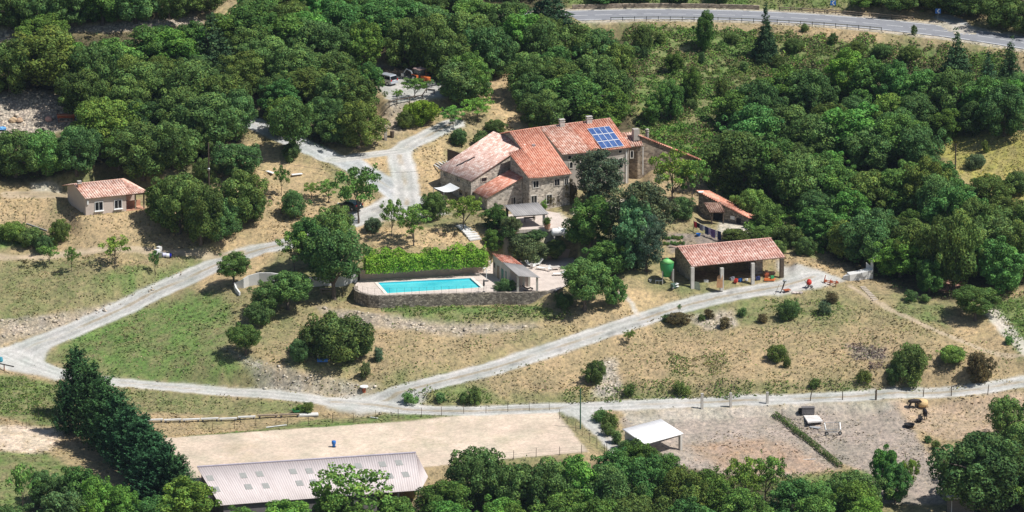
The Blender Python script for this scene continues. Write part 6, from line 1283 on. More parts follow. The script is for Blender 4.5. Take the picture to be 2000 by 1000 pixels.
fence('arena_fence', [(1093,818),(1108,828),(1125,842),(1137,851),(1152,864),(1166,872),(1185,882)], 1.45, WOODD, 'wire fence along the right edge of the riding arena beside the side path')
fence('arena_fence', [(1180,884),(1136,886),(1093,889),(1047,893),(1003,897),(960,899)], 1.35, WOODD, 'wire fence at the bottom right edge of the riding arena')
fence('paddock_fence', [(14,838),(51,838),(76,822),(115,828),(150,826)], 1.3, WOODD, 'short wire fence with leaning posts left of the conifer row')
fence('paddock_fence', [(1527,812),(1561,845),(1598,878),(1634,910),(1598,935)], 1.0, WOODD, 'low wire fence hidden in the narrow hedge between the paddocks')
fence('meadow_fence', [(1868,345),(1900,362),(1943,384),(1968,400)], 1.1, WOOD, 'pale rail fence along the lower edge of the yellow meadow', wires=(.5,.95))
def gpost(u, v, h, w, label, mat=CONC, sh='square', tilt=0):
    p = G(u, v); m = MB()
    if sh == 'square': m.box(p+Vector((0,0,h/2-.2)), (w, w, h+.4), .2); m.box(p+Vector((0,0,h+.04)), (w*1.12, w*1.12, .08), .2)
    else: m.tube([p-Vector((0,0,.3)), p+Vector((tilt*.4,0,h*.5)), p+Vector((tilt,0,h))], [w/2, w/2, w*.4], 7)
    o = m.build('fence_post', mat, None); tag(o, label, 'post', 'posts standing along the lower gravel track')
gpost(1371,798,2.3,.36,'thick grey concrete post nearest the white-roofed shelter'); gpost(1427,794.5,2.1,.34,'thick grey concrete post second from the white-roofed shelter'); gpost(1498.5,788,1.7,.34,'short grey concrete post above the start of the narrow hedge')
gpost(1582,783,1.9,.16,'thin leaning dark post above the concrete trough',WOODD,'round',.35); gpost(1645.5,781,1.4,.15,'thin upright dark post right of the concrete trough',WOODD,'round'); gpost(1710.5,781,1.6,.30,'stout dark wooden post above the middle of the brown paddock',WOODD,'round',.05)
gpost(1803,775,1.5,.14,'thin dark post just above the round straw bale',WOODD,'round',.12); gpost(1858,773,1.5,.15,'thin dark post second to the right of the straw bale',WOODD,'round',0); gpost(1929,770,1.5,.13,'thin leaning dark post farthest right on the track edge',WOODD,'round',.15)
# ============================================================ VEHICLES
def local(p, a):
    c, s = math.cos(a), math.sin(a); return lambda x, y, z: (p[0]+x*c-y*s, p[1]+x*s+y*c, p[2]+z)
def wheel(parent, L, x, y, r, w, name='wheel'):
    def disc(mt, rr, ww, nm, par):
        m = MB(); n = 16; P = []
        for yy in (y-ww/2, y+ww/2):
            for i in range(n): t = 2*math.pi*i/n; P.append(L(x+rr*math.cos(t), yy, r+rr*math.sin(t)))
        m.add(P, [(i, (i+1) % n, n+(i+1) % n, n+i) for i in range(n)]+[tuple(range(n-1, -1, -1)), tuple(range(n, 2*n))]); return m.build(nm, mt, par)
    wh = disc(BLACK, r, w, name, parent); disc(METAL, r*.55, w+.03, 'rim', wh)
def car(name, p, a, label, mat, prof, glassz, Wd=1.75, cat='car'):
    """prof: side outline (x,z) with cabin; extruded with tumblehome"""
    r = empty(name, p, 0, label, cat); L = local(p, a); m = MB(); n = len(prof); P = []
    for s in (-1, 1):
        for x, z in prof: wd = Wd/2*(1 if z < .95 else 1-.16*min(1, (z-.95)/.7)); P.append(L(x, s*wd, z))
    m.add(P, [tuple(range(n)), tuple(range(2*n-1, n-1, -1))]+[(i, n+i, n+(i+1) % n, (i+1) % n) for i in range(n)]); b = m.build('body', mat, r, bevel=.05)
    zl, zh, segs, rear, front = glassz
    for s in (-1, 1):
        for x0, x1, tx0, tx1 in segs:
            m = MB(); yl = Wd/2*(1-.16*max(0, (zl-.95)/.7))+.012; yh = Wd/2*(1-.16*(zh-.95)/.7)+.012; m.add([L(x0,s*yl,zl),L(x1,s*yl,zl),L(tx1,s*yh,zh),L(tx0,s*yh,zh),L(x0,s*(yl-.03),zl),L(x1,s*(yl-.03),zl),L(tx1,s*(yh-.03),zh),L(tx0,s*(yh-.03),zh)], [(0,1,2,3),(7,6,5,4),(0,4,5,1),(2,6,7,3)]); m.build('window', GLASS, r)
    for nm, (xa, za, xb, zb_) in (('rear_window', rear), ('windscreen', front)):
        m = MB(); ya = Wd/2*.86; yb = Wd/2*.78; sg = -.015 if nm == 'rear_window' else .015; m.add([L(xa+sg,-ya,za),L(xa+sg,ya,za),L(xb+sg,yb,zb_),L(xb+sg,-yb,zb_),L(xa-sg,-ya,za),L(xa-sg,ya,za),L(xb-sg,yb,zb_),L(xb-sg,-yb,zb_)], [(0,1,2,3),(7,6,5,4),(0,4,5,1),(1,5,6,2),(2,6,7,3),(3,7,4,0)]); m.build(nm, GLASS, r)
    x0 = min(q[0] for q in prof); x1 = max(q[0] for q in prof)
    for s in (-1, 1):
        m = MB(); q = L(x0-.01, s*(Wd/2-.15), .98); m.box(q, (.06,.26,.26), a); m.build('tail_light', REDL, r); m = MB(); m.box(L(x1-.03, s*(Wd/2-.22), .72), (.08,.36,.16), a); m.build('headlight', WHITE, r)
        for x in (x0+.8, x1-.85): wheel(r, L, x, s*(Wd/2-.08), .32, .2)
    m = MB(); m.box(L(x0-.05, 0, .5), (.14, Wd*.96, .22), a); m.build('rear_bumper', mat, r); m = MB(); m.box(L(x0-.03, 0, .88), (.03,.5,.12), a); m.build('number_plate', WHITE, r); return r
VAN = [(-2.2,.3),(2.2,.3),(2.25,.7),(2.0,.92),(1.5,1.02),(.75,1.68),(.2,1.76),(-1.9,1.76),(-2.1,1.65),(-2.28,.9),(-2.28,.5)]
VG = (1.05, 1.58, [(-2.0,-.85,-1.92,-.85),(-.75,.2,-.75,.2),(.3,1.25,.3,.85)], (-2.25,1.02,-2.12,1.62), (1.5,1.04,.78,1.64))
car('parked_van', W(751,163,PARK_Z), math.radians(137), 'silver grey van parked on the gravel pad between the oaks', SILVER, VAN, VG, cat='van')
HB_ = [(-1.9,.3),(1.9,.3),(1.98,.65),(1.7,.85),(.95,.95),(.3,1.42),(-1.2,1.45),(-1.75,1.1),(-1.98,.9),(-1.98,.5)]
HG = (.98, 1.36, [(-1.5,-.35,-1.2,-.35),(-.27,.75,-.27,.28)], (-1.85,1.0,-1.25,1.42), (.93,.97,.32,1.38))
car('parked_car', G(684,408), math.radians(140), 'dark green car parked under the airy tree by the junction', NAVYC, HB_, HG); car('parked_car', G(834,413), math.radians(150), 'dark purple car half hidden behind the dark tree by the farmhouse', simple('dark_purple_paint', (.03,.02,.045), .25, metal=.3), HB_, HG)
# tractor
def tractor(p, a):
    r = empty('tractor', p, 0, 'orange tractor with a grey cab parked beside the rubble heap', 'tractor'); L = local(p, a)
    m = MB(); m.box(L(1.0,0,1.05), (1.9,.75,.7), a); m.build('bonnet', ORANGE, r, bevel=.06); m = MB(); m.box(L(.4,0,.7), (3.0,.5,.35), a); m.build('chassis', STEEL, r)
    m = MB(); m.box(L(-.65,0,1.75), (1.35,1.35,1.1), a); m.build('cab_glass', simple('cab_glass', (.10,.12,.12), .15, spec=.6), r); m = MB()
    for x in (-1.3,.02):
        for y in (-.68,.68): m.bar(L(x,y,1.1), L(x,y,2.35), .06, n=4)
    m.build('cab_frame', STEEL, r); m = MB(); m.box(L(-.65,0,2.42), (1.6,1.6,.16), a); m.build('cab_roof', simple('faded_cab_roof', (.33,.24,.22), .7), r)
    for s in (-1,1):
        m = MB(); m.box(L(-.7,s*.95,1.5), (1.3,.42,.10), a); m.box(L(-.05,s*.95,1.3), (.1,.42,.4), a); m.build('mudguard', ORANGE, r); wheel(r, L, -.75, s*.98, .78, .42); wheel(r, L, 1.55, s*.75, .45, .28)
        m = MB(); m.bar(L(1.2,s*.55,.9), L(2.4,s*.55,.5), .06); m.build('loader_arm', RED_P, r)
    m = MB(); m.box(L(2.5,0,.45), (.35,1.5,.5), a); m.build('bucket', METAL, r); m = MB(); m.bar(L(1.3,.3,1.4), L(1.3,.3,2.0), .05); m.build('exhaust', STEEL, r)
tractor(W(824,163,PARK_Z), math.radians(-50))
def trailer(p, a):
    r = empty('tipping_trailer', p, 0, 'yellow tipping trailer standing behind the orange tractor', 'trailer'); L = local(p, a)
    m = MB(); m.add([L(-1.3,-.8,1.2),L(1.1,-.8,1.7),L(1.1,.8,1.7),L(-1.3,.8,1.2),L(-1.45,-.95,1.75),L(1.2,-.95,2.3),L(1.2,.95,2.3),L(-1.45,.95,1.75)], [(3,2,1,0),(0,1,5,4),(1,2,6,5),(2,3,7,6),(3,0,4,7)]); m.build('tub', YELL, r); m = MB(); m.bar(L(-1.6,0,.7), L(1.8,0,.8), .12, n=4); m.bar(L(0,0,.8), L(.8,0,1.6), .08); m.build('chassis', RUST, r)
    for s in (-1,1): wheel(r, L, -.3, s*.8, .42, .25)
trailer(W(845,152,PARK_Z), .25)
def digger(r, p):
    L = local(p, 2.6); m = MB(); m.tube([L(0,0,.3), L(.6,0,1.5), L(1.5,0,1.8), L(2.1,0,1.0)], [.14,.12,.10,.08]); m.build('boom', METAL, r); m = MB(); m.box(L(2.15,0,.75), (.5,.6,.5), 2.6); m.build('bucket', METAL, r); m = MB(); m.box(L(0,0,.35), (1.0,1.2,.6), 2.6); m.build('mount', STEEL, r)
stand('backhoe_arm', 809, 157, digger, 'grey backhoe arm standing left of the orange tractor', 'digger arm', PARK_Z)
one('rubble_heap', 782, 144, lambda m, p: [m.blob(p+Vector((random.uniform(-3, 3.2), random.uniform(-1.0, 1.2), random.uniform(0, .5))), random.uniform(.18,.5), i, 6, amp=.3) for i in range(120)], simple('rubble', (.32,.24,.17), .95, var=.45, scale=3), 'heap of brown rubble and logs behind the silver van', 'rubble heap', PARK_Z)
pk = empty('parking_rail', W(760,203,PARK_Z), 0, 'dark wooden rail along the front edge of the parking pad', 'rail'); PR = [W(760,206,PARK_Z), W(775,202,PARK_Z), W(800,198,PARK_Z), W(825,193,PARK_Z), W(833,181,PARK_Z), W(848,183,PARK_Z)]
for q in PR: m = MB(); m.bar(q-Vector((0,0,.4)), q+Vector((0,0,.75)), .07); m.build('post', WOODD, pk)
m = MB(); [m.bar(PR[i]+Vector((0,0,.65)), PR[i+1]+Vector((0,0,.65)), .09) for i in range(len(PR)-1)]; m.build('rail', WOODD, pk)
# ============================================================ HORSES AND PADDOCK THINGS
def horse(p, a, label, k=1.0, graze=True, mat=None):
    V = [(-.1,0,1.20),(-.62,0,1.28),(-.85,0,1.22),(.45,0,1.22),(.72,0,1.28),(1.0,0,1.02 if graze else 1.6),(1.28,0,.72 if graze else 1.85),(1.42,0,.5 if graze else 1.78),(1.52,0,.22 if graze else 1.55),
         (-.98,0,1.05),(-1.05,0,.6)]
    Rr = [.30,.27,.22,.27,.20,.135,.095,.085,.06,.05,.055]; E = [(0,1),(1,2),(0,3),(3,4),(4,5),(5,6),(6,7),(7,8),(2,9),(9,10)]
    def leg(root, pts):
        prev = root
        for x, y, z, r in pts: V.append((x,y,z)); Rr.append(r); E.append((prev, len(V)-1)); prev = len(V)-1
    for s in (-1,1):
        leg(1, [(-.68,s*.17,1.0,.17),(-.58,s*.18,.80,.12),(-.82,s*.18,.50,.07),(-.78,s*.18,.12,.05),(-.74,s*.18,.02,.06)]); leg(3, [(.50,s*.16,.95,.14),(.50,s*.17,.72,.085),(.52,s*.17,.45,.06),(.51,s*.17,.12,.045),(.55,s*.17,.02,.055)])
    leg(6, [(1.22,.06,.88 if graze else 2.0,.03)]); leg(6, [(1.22,-.06,.88 if graze else 2.0,.03)])
    me = bpy.data.meshes.new('horse'); me.from_pydata([tuple(c*k for c in q) for q in V], E, []); o = bpy.data.objects.new('horse', me); C.objects.link(o); o.location = p; o.rotation_euler = (0,0,a)
    md = o.modifiers.new('skin', 'SKIN'); 
    for i, sv in enumerate(me.skin_vertices[0].data): sv.radius = (Rr[i]*k, Rr[i]*k); sv.use_root = (i == 0)
    md.use_smooth_shade = True; sb = o.modifiers.new('sub', 'SUBSURF'); sb.levels = 2; sb.render_levels = 2; me.materials.append(mat or simple('dark_horse_coat', (.030,.022,.02), .5, var=.3)); tag(o, label, 'horse', None); return o
horse(G(1786,798), math.radians(10), 'dark horse with lowered head at the left side of the straw bale', 1.0); horse(G(1806,817), math.radians(95), 'dark horse seen from behind standing in front of the straw bale', 1.0, mat=simple('black_horse_coat', (.018,.016,.018), .5))
one('straw_bale', 1801, 793, lambda m, p: (m.lathe(p, [(.3,0),(.8,.05),(.9,.4),(.85,.8),(.6,1.0),(.15,1.05)], 18),), STRAWM, 'round straw bale beside the dark horses', 'straw bale', smooth=True)
one('rubber_trough', 1776, 834, lambda m, p: m.lathe(p, [(.6,0),(.78,.45),(.84,.48),(.74,.48),(.55,.12),(.02,.1)], 20), BLACK, 'black rubber trough on the ground below the horses', 'trough')
one('leg_shadow_tub', 1795, 824, lambda m, p: m.lathe(p, [(.35,0),(.45,.4),(.5,.42),(.42,.42),(.33,.1),(.02,.08)], 16), BLACK, 'small black tub shape standing in for the leg shadow of the horse by the bale', 'tub')  # black form added where the legs of the horse throw their shadow
def rack(r, p):
    L = local(p, .12)
    for x in np.linspace(-1.0,.9,8): m = MB(); m.bar(L(x,.5,.5), L(x,.55,1.6), .025, n=4); m.build('bar', METAL, r)
    for s, nm in ((-1,'side_frame'),(1,'side_frame')): m = MB(); m.tube([L(s*1.1,-.7,.3), L(s*1.1,-.6,.8), L(s*1.15,.4,1.6), L(s*1.05,.6,1.6), L(s*1.05,.55,.4)], .045); m.build(nm, METAL, r); wheel(r, L, s*1.0, -.75, .28, .16)
    m = MB(); m.bar(L(-1.1,.5,1.6), L(1.05,.5,1.6), .04); m.bar(L(-1.1,.5,.5), L(1.05,.5,.5), .04); m.bar(L(-1.1,-.6,.4), L(1.05,-.6,.4), .04); m.build('frame', METAL, r)
stand('hay_rack', 1626, 847, rack, 'wheeled metal hay rack standing alone in the brown paddock', 'hay rack')
one('concrete_trough', 1578, 808, lambda m, p: (m.box(p+Vector((0,0,.5)), (1.9,.8,1.0), .05), m.box(p+Vector((0,0,1.02)), (2.0,.9,.06), .05)), simple('dark_concrete', (.14,.13,.13), .9, var=.2), 'dark grey concrete box trough at the top of the brown paddock', 'trough')
one('black_barrel', 1563, 808, lambda m, p: m.lathe(p, [(.28,0),(.32,.1),(.32,.75),(.26,.85),(.05,.86)], 14), BLACK, 'black barrel at the left end of the concrete trough', 'barrel')
ms_ = empty('raised_slab', G(1588,824), 0, 'white stained slab on low supports below the concrete trough', 'slab'); gp = G(1588,824); sl0 = [W(u, v, gp.z+.5) for u, v in ((1578,824),(1607,821.5),(1596,808),(1568,809))]
m = MB(); m.prism([hz(q) for q in sl0], gp.z+.28, gp.z+.5); m.build('slab', simple('stained_white_concrete', (.68,.64,.60), .85, var=.25, scale=.8), ms_); cc = sum(sl0, Vector())/4; [MB().box((*(Vector(hz(cc.lerp(q, .7)))), gp.z+.05), (.4,.4,.5)).build('support', STEEL, ms_) for q in sl0]
one('grey_mat', 1592, 835, lambda m, p: m.box(p+Vector((0,0,.06)), (1.6,.9,.05), -.5), simple('grey_mat', (.33,.34,.35), .8), 'flat grey mat lying left of the hay rack', 'mat')
one('white_stick', 1581, 898, lambda m, p: m.bar(p+Vector((-.9,0,.05)), p+Vector((.9,.1,.08)), .05), WHITE, 'white stick lying in the reddish paddock', 'stick')
# ============================================================ RIDING ARENA AND THE STRIP ABOVE
ab = empty('mounting_barrel', G(652,873), 0, 'small blue barrel standing alone on the riding arena', 'barrel'); p = G(652,873); m = MB(); m.lathe(p, [(.26,0),(.20,.3),(.26,.45),(.32,.55),(.32,.9),(.28,.95),(.02,.96)], 16); m.build('drum', BLUE_P, ab, smooth=True); m = MB(); m.lathe(p, [(.36,-.02),(.36,.04),(.02,.05)], 16); m.build('base', STEEL, ab)
def beam_row(name, u0, v0, u1, v1, nseg, label, mat, h=.42, w=.38):
    a, b = G(u0, v0), G(u1, v1); r = empty(name, a, 0, label, 'beam'); an = math.atan2(b.y-a.y, b.x-a.x)
    for i in range(nseg): p = a.lerp(b, (i+.5)/nseg); p.z = float(gz(p.x, p.y)); m = MB(); m.box(p+Vector((0,0,h)), ((b-a).length/nseg*.95, w, .2), an); m.build('plank', mat, r); [MB().box((a.lerp(b, (i+k)/nseg).x, a.lerp(b, (i+k)/nseg).y, p.z+h/2-.1), (.25, w, h), an).build('support', STEEL, r) for k in (.12,.88)]
beam_row('long_bench', 283, 825, 500, 818, 6, 'long pale low bench running left of the gravel junction', WHITEC); beam_row('long_bench', 502, 818, 586, 815, 2, 'short brown low bench at the right end of the long pale one', WOOD)
one('white_pallet', 602, 811, lambda m, p: m.box(p+Vector((0,0,.12)), (3.0,1.2,.22), .1), WHITEC, 'white flat slab lying beside the brown bench end', 'slab')
def barrow(r, p):
    L = local(p, .3); m = MB(); m.add([L(-.4,-.3,.3),L(.4,-.3,.3),L(.4,.3,.3),L(-.4,.3,.3),L(-.6,-.4,.65),L(.6,-.4,.65),L(.6,.4,.65),L(-.6,.4,.65)], [(3,2,1,0),(0,1,5,4),(1,2,6,5),(2,3,7,6),(3,0,4,7)]); m.build('tub', GREEN_P, r); wheel(r, L, .6, 0, .2, .12); m = MB(); [m.bar(L(.5,s*.2,.25), L(-1.0,s*.3,.6), .03) for s in (-1,1)]; m.build('handle', STEEL, r)
stand('wheelbarrow', 578, 808, barrow, 'green wheelbarrow above the white slab near the junction', 'wheelbarrow')
for i, (u0, v0, u1, v1, lb) in enumerate(((520,836,560,831,'longer white pole lying in the grass strip above the arena'),(724,816,738,818,'short white pole lying by the arena fence'))): a, b = G(u0, v0), G(u1, v1); m = MB(); m.bar(a+Vector((0,0,.1)), b+Vector((0,0,.1)), .08); o = m.build('jump_pole', WHITE, None); tag(o, lb, 'pole')
a, b = G(103,955), G(162,947); m = MB(); m.bar(a+Vector((0,0,.3)), b+Vector((0,0,.3)), .3, n=12); o = m.build('felled_log', simple('bleached_log', (.48,.42,.38), .9, var=.2), None); tag(o, 'thick bleached log lying on the lawn left of the conifers', 'log')
rt_ = empty('round_stone_table', G(711,764), 0, 'round white stone table on the bank above the gravel junction', 'table'); p = G(711,764); m = MB(); m.lathe(p+Vector((0,0,.65)), [(.05,0),(.62,.0),(.66,.1),(.62,.16),(.02,.17)], 18); m.build('tabletop', WHITE, rt_); m = MB(); m.lathe(p, [(.3,-.2),(.24,.3),(.3,.64)], 12); m.build('pedestal', RUST, rt_)
bs = empty('blue_bench', G(630,707), 0, 'blue metal bench with thin uprights in the shade of the big dark bush', 'bench'); L = local(G(630,707), 0); m = MB(); m.box(L(0,0,.45), (1.7,.6,.08)); m.build('seat', BLUE_P, bs); m = MB(); m.box(L(0,-.28,.25), (1.6,.05,.35)); m.build('front_panel', BLUE_P, bs)
for x in (-.8,-.6,.6,.8): m = MB(); m.bar(L(x,.25,0), L(x,.28,1.3), .03); m.build('upright', METAL, bs)
def picnic(u, v, label, mat=WOOD):
    p = G(u, v); r = empty('picnic_table', p, 0, label, 'picnic table'); L = local(p, .15); m = MB(); m.box(L(0,0,.75), (1.8,.8,.06), .15); m.build('tabletop', mat, r)
    for s in (-1,1): m = MB(); m.box(L(0,s*.75,.45), (1.8,.28,.05), .15); m.build('bench_seat', mat, r); m = MB(); m.bar(L(s*.65,-.8,0), L(s*.65,.3,.75), .04); m.bar(L(s*.65,.8,0), L(s*.65,-.3,.75), .04); m.build('leg', mat, r)
picnic(636,573,'grey picnic table under the tall tree left of the pool'); picnic(657,268,'pale picnic table in the shade of the oaks above the crossing', PALES)
# crossing pillars
one('stone_pillar', 753, 273, lambda m, p: (m.box(p+Vector((0,0,.9)), (.45,.45,2.0), .2), m.box(p+Vector((0,0,1.95)), (.6,.6,.12), .2)), STONE, 'tall stone gate pillar left of the gravel crossing', 'pillar')
one('litter_bin', 766, 268, lambda m, p: m.lathe(p, [(.32,0),(.36,.9),(.4,.95),(.3,1.05),(.02,1.06)], 14), WOODD, 'dark round bin right of the stone gate pillar', 'bin')
# white boards among the dry grass
for u, v, w, rz, lb in ((528,339,1.5,-.9,'white board lying on the dry bank left of the young tree'),(580,343,1.5,.4,'white narrow board lying on the dry bank right of the young tree')): one('white_board', u, v, lambda m, p: m.box(p+Vector((0,0,.25)), (w*1.2,.6,.08), rz, None), WHITE, lb, 'board')
# ============================================================ LEFT SIDE JUNK
tr = empty('rusty_hopper', G(129,238), 0, 'long rusty orange trough on legs below the scree slope', 'trough'); L = local(G(129,238), .12); m = MB(); m.add([L(-1.4,-.25,.7),L(1.4,-.25,.7),L(1.4,.25,.7),L(-1.4,.25,.7),L(-1.5,-.5,1.25),L(1.5,-.5,1.25),L(1.5,.5,1.25),L(-1.5,.5,1.25)], [(3,2,1,0),(0,1,5,4),(1,2,6,5),(2,3,7,6),(3,0,4,7)]); m.build('tub', RUST, tr)
for x in (-1.2,1.2):
    for y in (-.3,.3): m = MB(); m.bar(L(x,y,0), L(x,y,.8), .05, n=4); m.build('leg', RUST, tr)
m = MB(); m.bar(L(-1.5,-.52,1.27), L(1.5,-.52,1.27), .05, n=4); m.bar(L(-1.2,-.3,.2), L(1.2,-.3,.2), .04, n=4); m.build('rim', simple('pale_rust', (.60,.35,.22), .8), tr)
tk = empty('water_tank', G(158,240), 0, 'round navy blue water tank beside the rusty trough', 'tank'); p = G(158,240); m = MB(); m.lathe(p, [(.3,0),(.7,.15),(.92,.6),(.95,.95),(.8,1.35),(.5,1.6),(.2,1.68)], 22); m.build('body', BLUE_D, tk, smooth=True); m = MB(); m.lathe(p+Vector((0,0,1.62)), [(.26,0),(.28,.15),(.02,.17)], 14); m.build('lid', BLUE_D, tk)
one('pink_boulder', 95, 236, lambda m, p: m.blob(p+Vector((0,0,.3)), .6, 3, 9, (1,.8,.8)), simple('pink_rock', (.55,.33,.28), .9, var=.2), 'pinkish boulder left of the rusty trough', 'boulder')
one('tan_boulder', 26, 238, lambda m, p: m.blob(p+Vector((0,0,.3)), .65, 4, 9, (1.1,.8,.8)), simple('tan_rock', (.55,.40,.25), .9, var=.2), 'tan boulder at the foot of the scree, left one of two', 'boulder'); one('tan_boulder', 38, 238, lambda m, p: m.blob(p+Vector((0,0,.3)), .6, 5, 9, (1,.8,.75)), simple('brown_rock', (.46,.32,.21), .9, var=.2), 'brown boulder at the foot of the scree, right one of two', 'boulder')
one('blue_tarp', 5, 253, lambda m, p: m.blob(p+Vector((0,0,.2)), .7, 8, 8, (1.2,.8,.4), .3), simple('light_blue_tarp', (.15,.40,.75), .5), 'crumpled light blue tarp at the left edge by the scree', 'tarp')
for i, (u, v, lb, mt, s) in enumerate(((307,497,'white box on its side at the left of the drum heap',WHITE,.55),(314,501,'grey battered box in the middle of the drum heap',METAL,.5),(311,490,'white crate on top of the drum heap',WHITEC,.5))): one('old_box', u, v, lambda m, p: m.box(p+Vector((0,0,s*.7)), (s*1.5,s*1.2,s*1.4), .3+i, ), mt, lb, 'box', grp='junk heap by the dirt track')
for i, (x0, x1, v, mt, lb) in enumerate(((318,325,502,simple('pale_lilac_plastic', (.62,.62,.80), .5),'lilac white drum lying left in the drum heap'),(325,331,503,WHITE,'white drum lying between the lilac and blue drums'),(331,335,502.5,simple('deep_blue_plastic', (.02,.03,.45), .4),'deep blue drum at the right end of the heap'))): a, b = G(x0, v), G(x1, v); m = MB(); m.bar(a+Vector((0,0,.35)), b+Vector((0,0,.35)), .33, n=14); o = m.build('drum', mt, None); tag(o, lb, 'drum', 'junk heap by the dirt track')
bg2 = empty('barrier_gate', G(14,722), 0, 'dark barrier beam with a teal counterweight at the left track edge', 'barrier'); a = W(-6,709,G(14,722).z+.9); b = W(27,716,G(14,722).z+.9); m = MB(); m.bar(a, b, .10, n=6); m.build('beam', STEEL, bg2); m = MB(); q = W(8,712,G(14,722).z+.9); m.bar((q.x, q.y, G(14,722).z-.3), q, .08); m.build('post', RUST, bg2); m = MB(); m.lathe(W(1,707,G(14,722).z+.6), [(.3,0),(.42,.25),(.3,.75),(.05,.8)], 14); m.build('counterweight', simple('teal_paint', (.06,.28,.36), .5), bg2)
a, b = G(52,438), G(92,452); m = MB(); m.bar(a+Vector((0,0,.12)), b+Vector((0,0,.12)), .12); o = m.build('drain_pipe', simple('grey_pipe', (.3,.3,.28), .7), None); tag(o, 'grey pipe lying on the slope below the bungalow', 'pipe'); gpost(49,435,1.4,.12,'dark stake at the top end of the grey pipe',WOODD,'round',.1)
# ============================================================ GARDEN, CLOTHES LINE, STEPS
cl = empty('clothes_line', G(1383,462), 0, 'clothes line strung between two thin poles by the vegetable garden', 'clothes line'); pa = W(1355,452,2.5); pa = G(1355,452); pb = G(1410,474); ta = pa+Vector((0,0,1.75)); tb = pb+Vector((0,0,1.75))
for p, t in ((pa, ta), (pb, tb)): m = MB(); m.bar(p-Vector((0,0,.3)), t, .05); m.build('pole', WOOD, cl)
m = MB(); m.tube([ta.lerp(tb, k/8)-Vector((0,0,.15*math.sin(math.pi*k/8))) for k in range(9)], .012, 3); m.build('line', WHITE, cl)
GA = [('red',.05,.09,1.0,'red shirt','red shirt at the left end of the clothes line'),('black',.16,.08,.8,'black cloth','black garment next to the red shirt on the clothes line'),('grey',.26,.08,1.0,'grey cloth','grey garment third from the left on the clothes line'),('white',.36,.06,.7,'white cloth','small white garment before the dark blue ones on the clothes line'),('dark_blue',.46,.09,1.25,'navy cloth','navy garment in the middle of the clothes line'),('lilac',.57,.07,1.1,'lilac cloth','lilac garment just right of the navy one on the clothes line'),('purple',.68,.10,1.35,'purple cloth','broad purple garment on the right half of the clothes line'),('white',.79,.05,1.0,'white cloth','narrow white garment beside the purple one on the clothes line'),('dark_blue',.90,.09,1.45,'navy towel','long navy towel at the right end of the clothes line')]
Ll = (tb-ta).length
for c_, k, wk, h, nm, lb in GA:
    m = MB(); d = (tb-ta).normalized(); q = ta.lerp(tb, k)-Vector((0,0,.15*math.sin(math.pi*k))); n = Vector((-d.y, d.x, 0)).normalized()*.03; P = []
    for s in range(5):
        for z in (0, -h*.5, -h): P.append(q+d*(wk*1.45*Ll*(s/4-.5))*(1-.06*(z < -.3))+n*(math.sin(s*1.9)*2.2*(-z))+Vector((0,0,z)))
    m.add(P+[p+n*.6 for p in P], [(s*3+j, s*3+3+j, s*3+4+j, s*3+1+j) for s in range(4) for j in range(2)]+[(15+s*3+j, 15+s*3+1+j, 15+s*3+4+j, 15+s*3+3+j) for s in range(4) for j in range(2)]); o = m.build(nm.replace(' ', '_'), CLOTHS[c_], None); tag(o, lb, 'laundry', 'laundry on the clothes line')
one('blue_basin', 1364, 461, lambda m, p: m.lathe(p, [(.25,0),(.36,.4),(.4,.42),(.33,.42),(.22,.08),(.02,.07)], 16), BLUE_P, 'bright blue basin on the ground under the clothes line', 'basin')
def steps(name, u0, v0, u1, v1, n, w, label, mat):
    a, b = G(u0, v0), G(u1, v1); r = empty(name, a, 0, label, 'steps'); an = math.atan2(b.y-a.y, b.x-a.x)+math.pi/2
    for i in range(n): p = a.lerp(b, i/(n-1)); p.z = float(gz(p.x, p.y)); m = MB(); m.box(p+Vector((0,0,.02)), (w, .75 if w > 1 else .34, .22), an); m.build('step', mat, r)
steps('garden_steps', 903, 441, 927, 467, 8, 2.0, 'pale stone steps going down through the garden to the pool hedge', WHITEC); steps('stone_steps', 1685, 561, 1709, 586, 9, .85, 'rough stone steps below the white angular wall', ROCKM := simple('step_stone', (.50,.43,.35), .9, var=.2))
for u0, v0, u1, v1, lb in ((1461,443,1478,456,'upper white pipe lying on the slope right of the stone shed'),(1478,450,1495,466,'lower white pipe lying on the slope right of the stone shed')): a, b = G(u0, v0), G(u1, v1); m = MB(); m.bar(a+Vector((0,0,.2)), b+Vector((0,0,.2)), .09); o = m.build('water_pipe', WHITEC, None); tag(o, lb, 'pipe')
_seed[0] = 900
for k in range(14): p = G(1296+6*(k % 7)+3*(k//7), 466+11*(k//7)+(k % 3)); _seed[0] += 1; plant('bush', p, .8, .6, _seed[0], 'bright', name='vegetable_plant')
# machinery on the forecourt edge
def harrow(r, p):
    L = local(p, -.5); m = MB(); m.bar(L(-1.1,0,.45), L(1.1,0,.45), .08, n=4); m.bar(L(-1.1,.6,.5), L(1.1,.6,.5), .07, n=4); m.build('frame', ORANGE, r)
    for x, h in ((-1.0,1.45),(0,1.1),(1.0,1.0)): m = MB(); m.tube([L(x,0,0), L(x,.1,.7), L(x+.1,.3,h)], [.07,.1,.05]); m.box(L(x+.15,.1,.6), (.4,.25,.3), .3); m.build('tine_carrier', RUST, r)
stand('harrow', 1621, 557, harrow, 'orange field harrow with three upright arms on the forecourt edge', 'harrow')
def mixer(r, p):
    L = local(p, .6); m = MB(); m.lathe(Vector(L(.2,0,.55)), [(.25,0),(.42,.2),(.42,.5),(.22,.85)], 16); m.build('drum', RED_P, r); m = MB(); m.bar(L(-.5,-.3,0), L(.2,0,1.1), .05); m.bar(L(-.5,.3,0), L(.2,0,1.1), .05); m.bar(L(-.7,0,1.4), L(.1,0,.3), .04); m.build('frame', STEEL, r); wheel(r, L, .5, .3, .22, .1); wheel(r, L, .5, -.3, .22, .1)
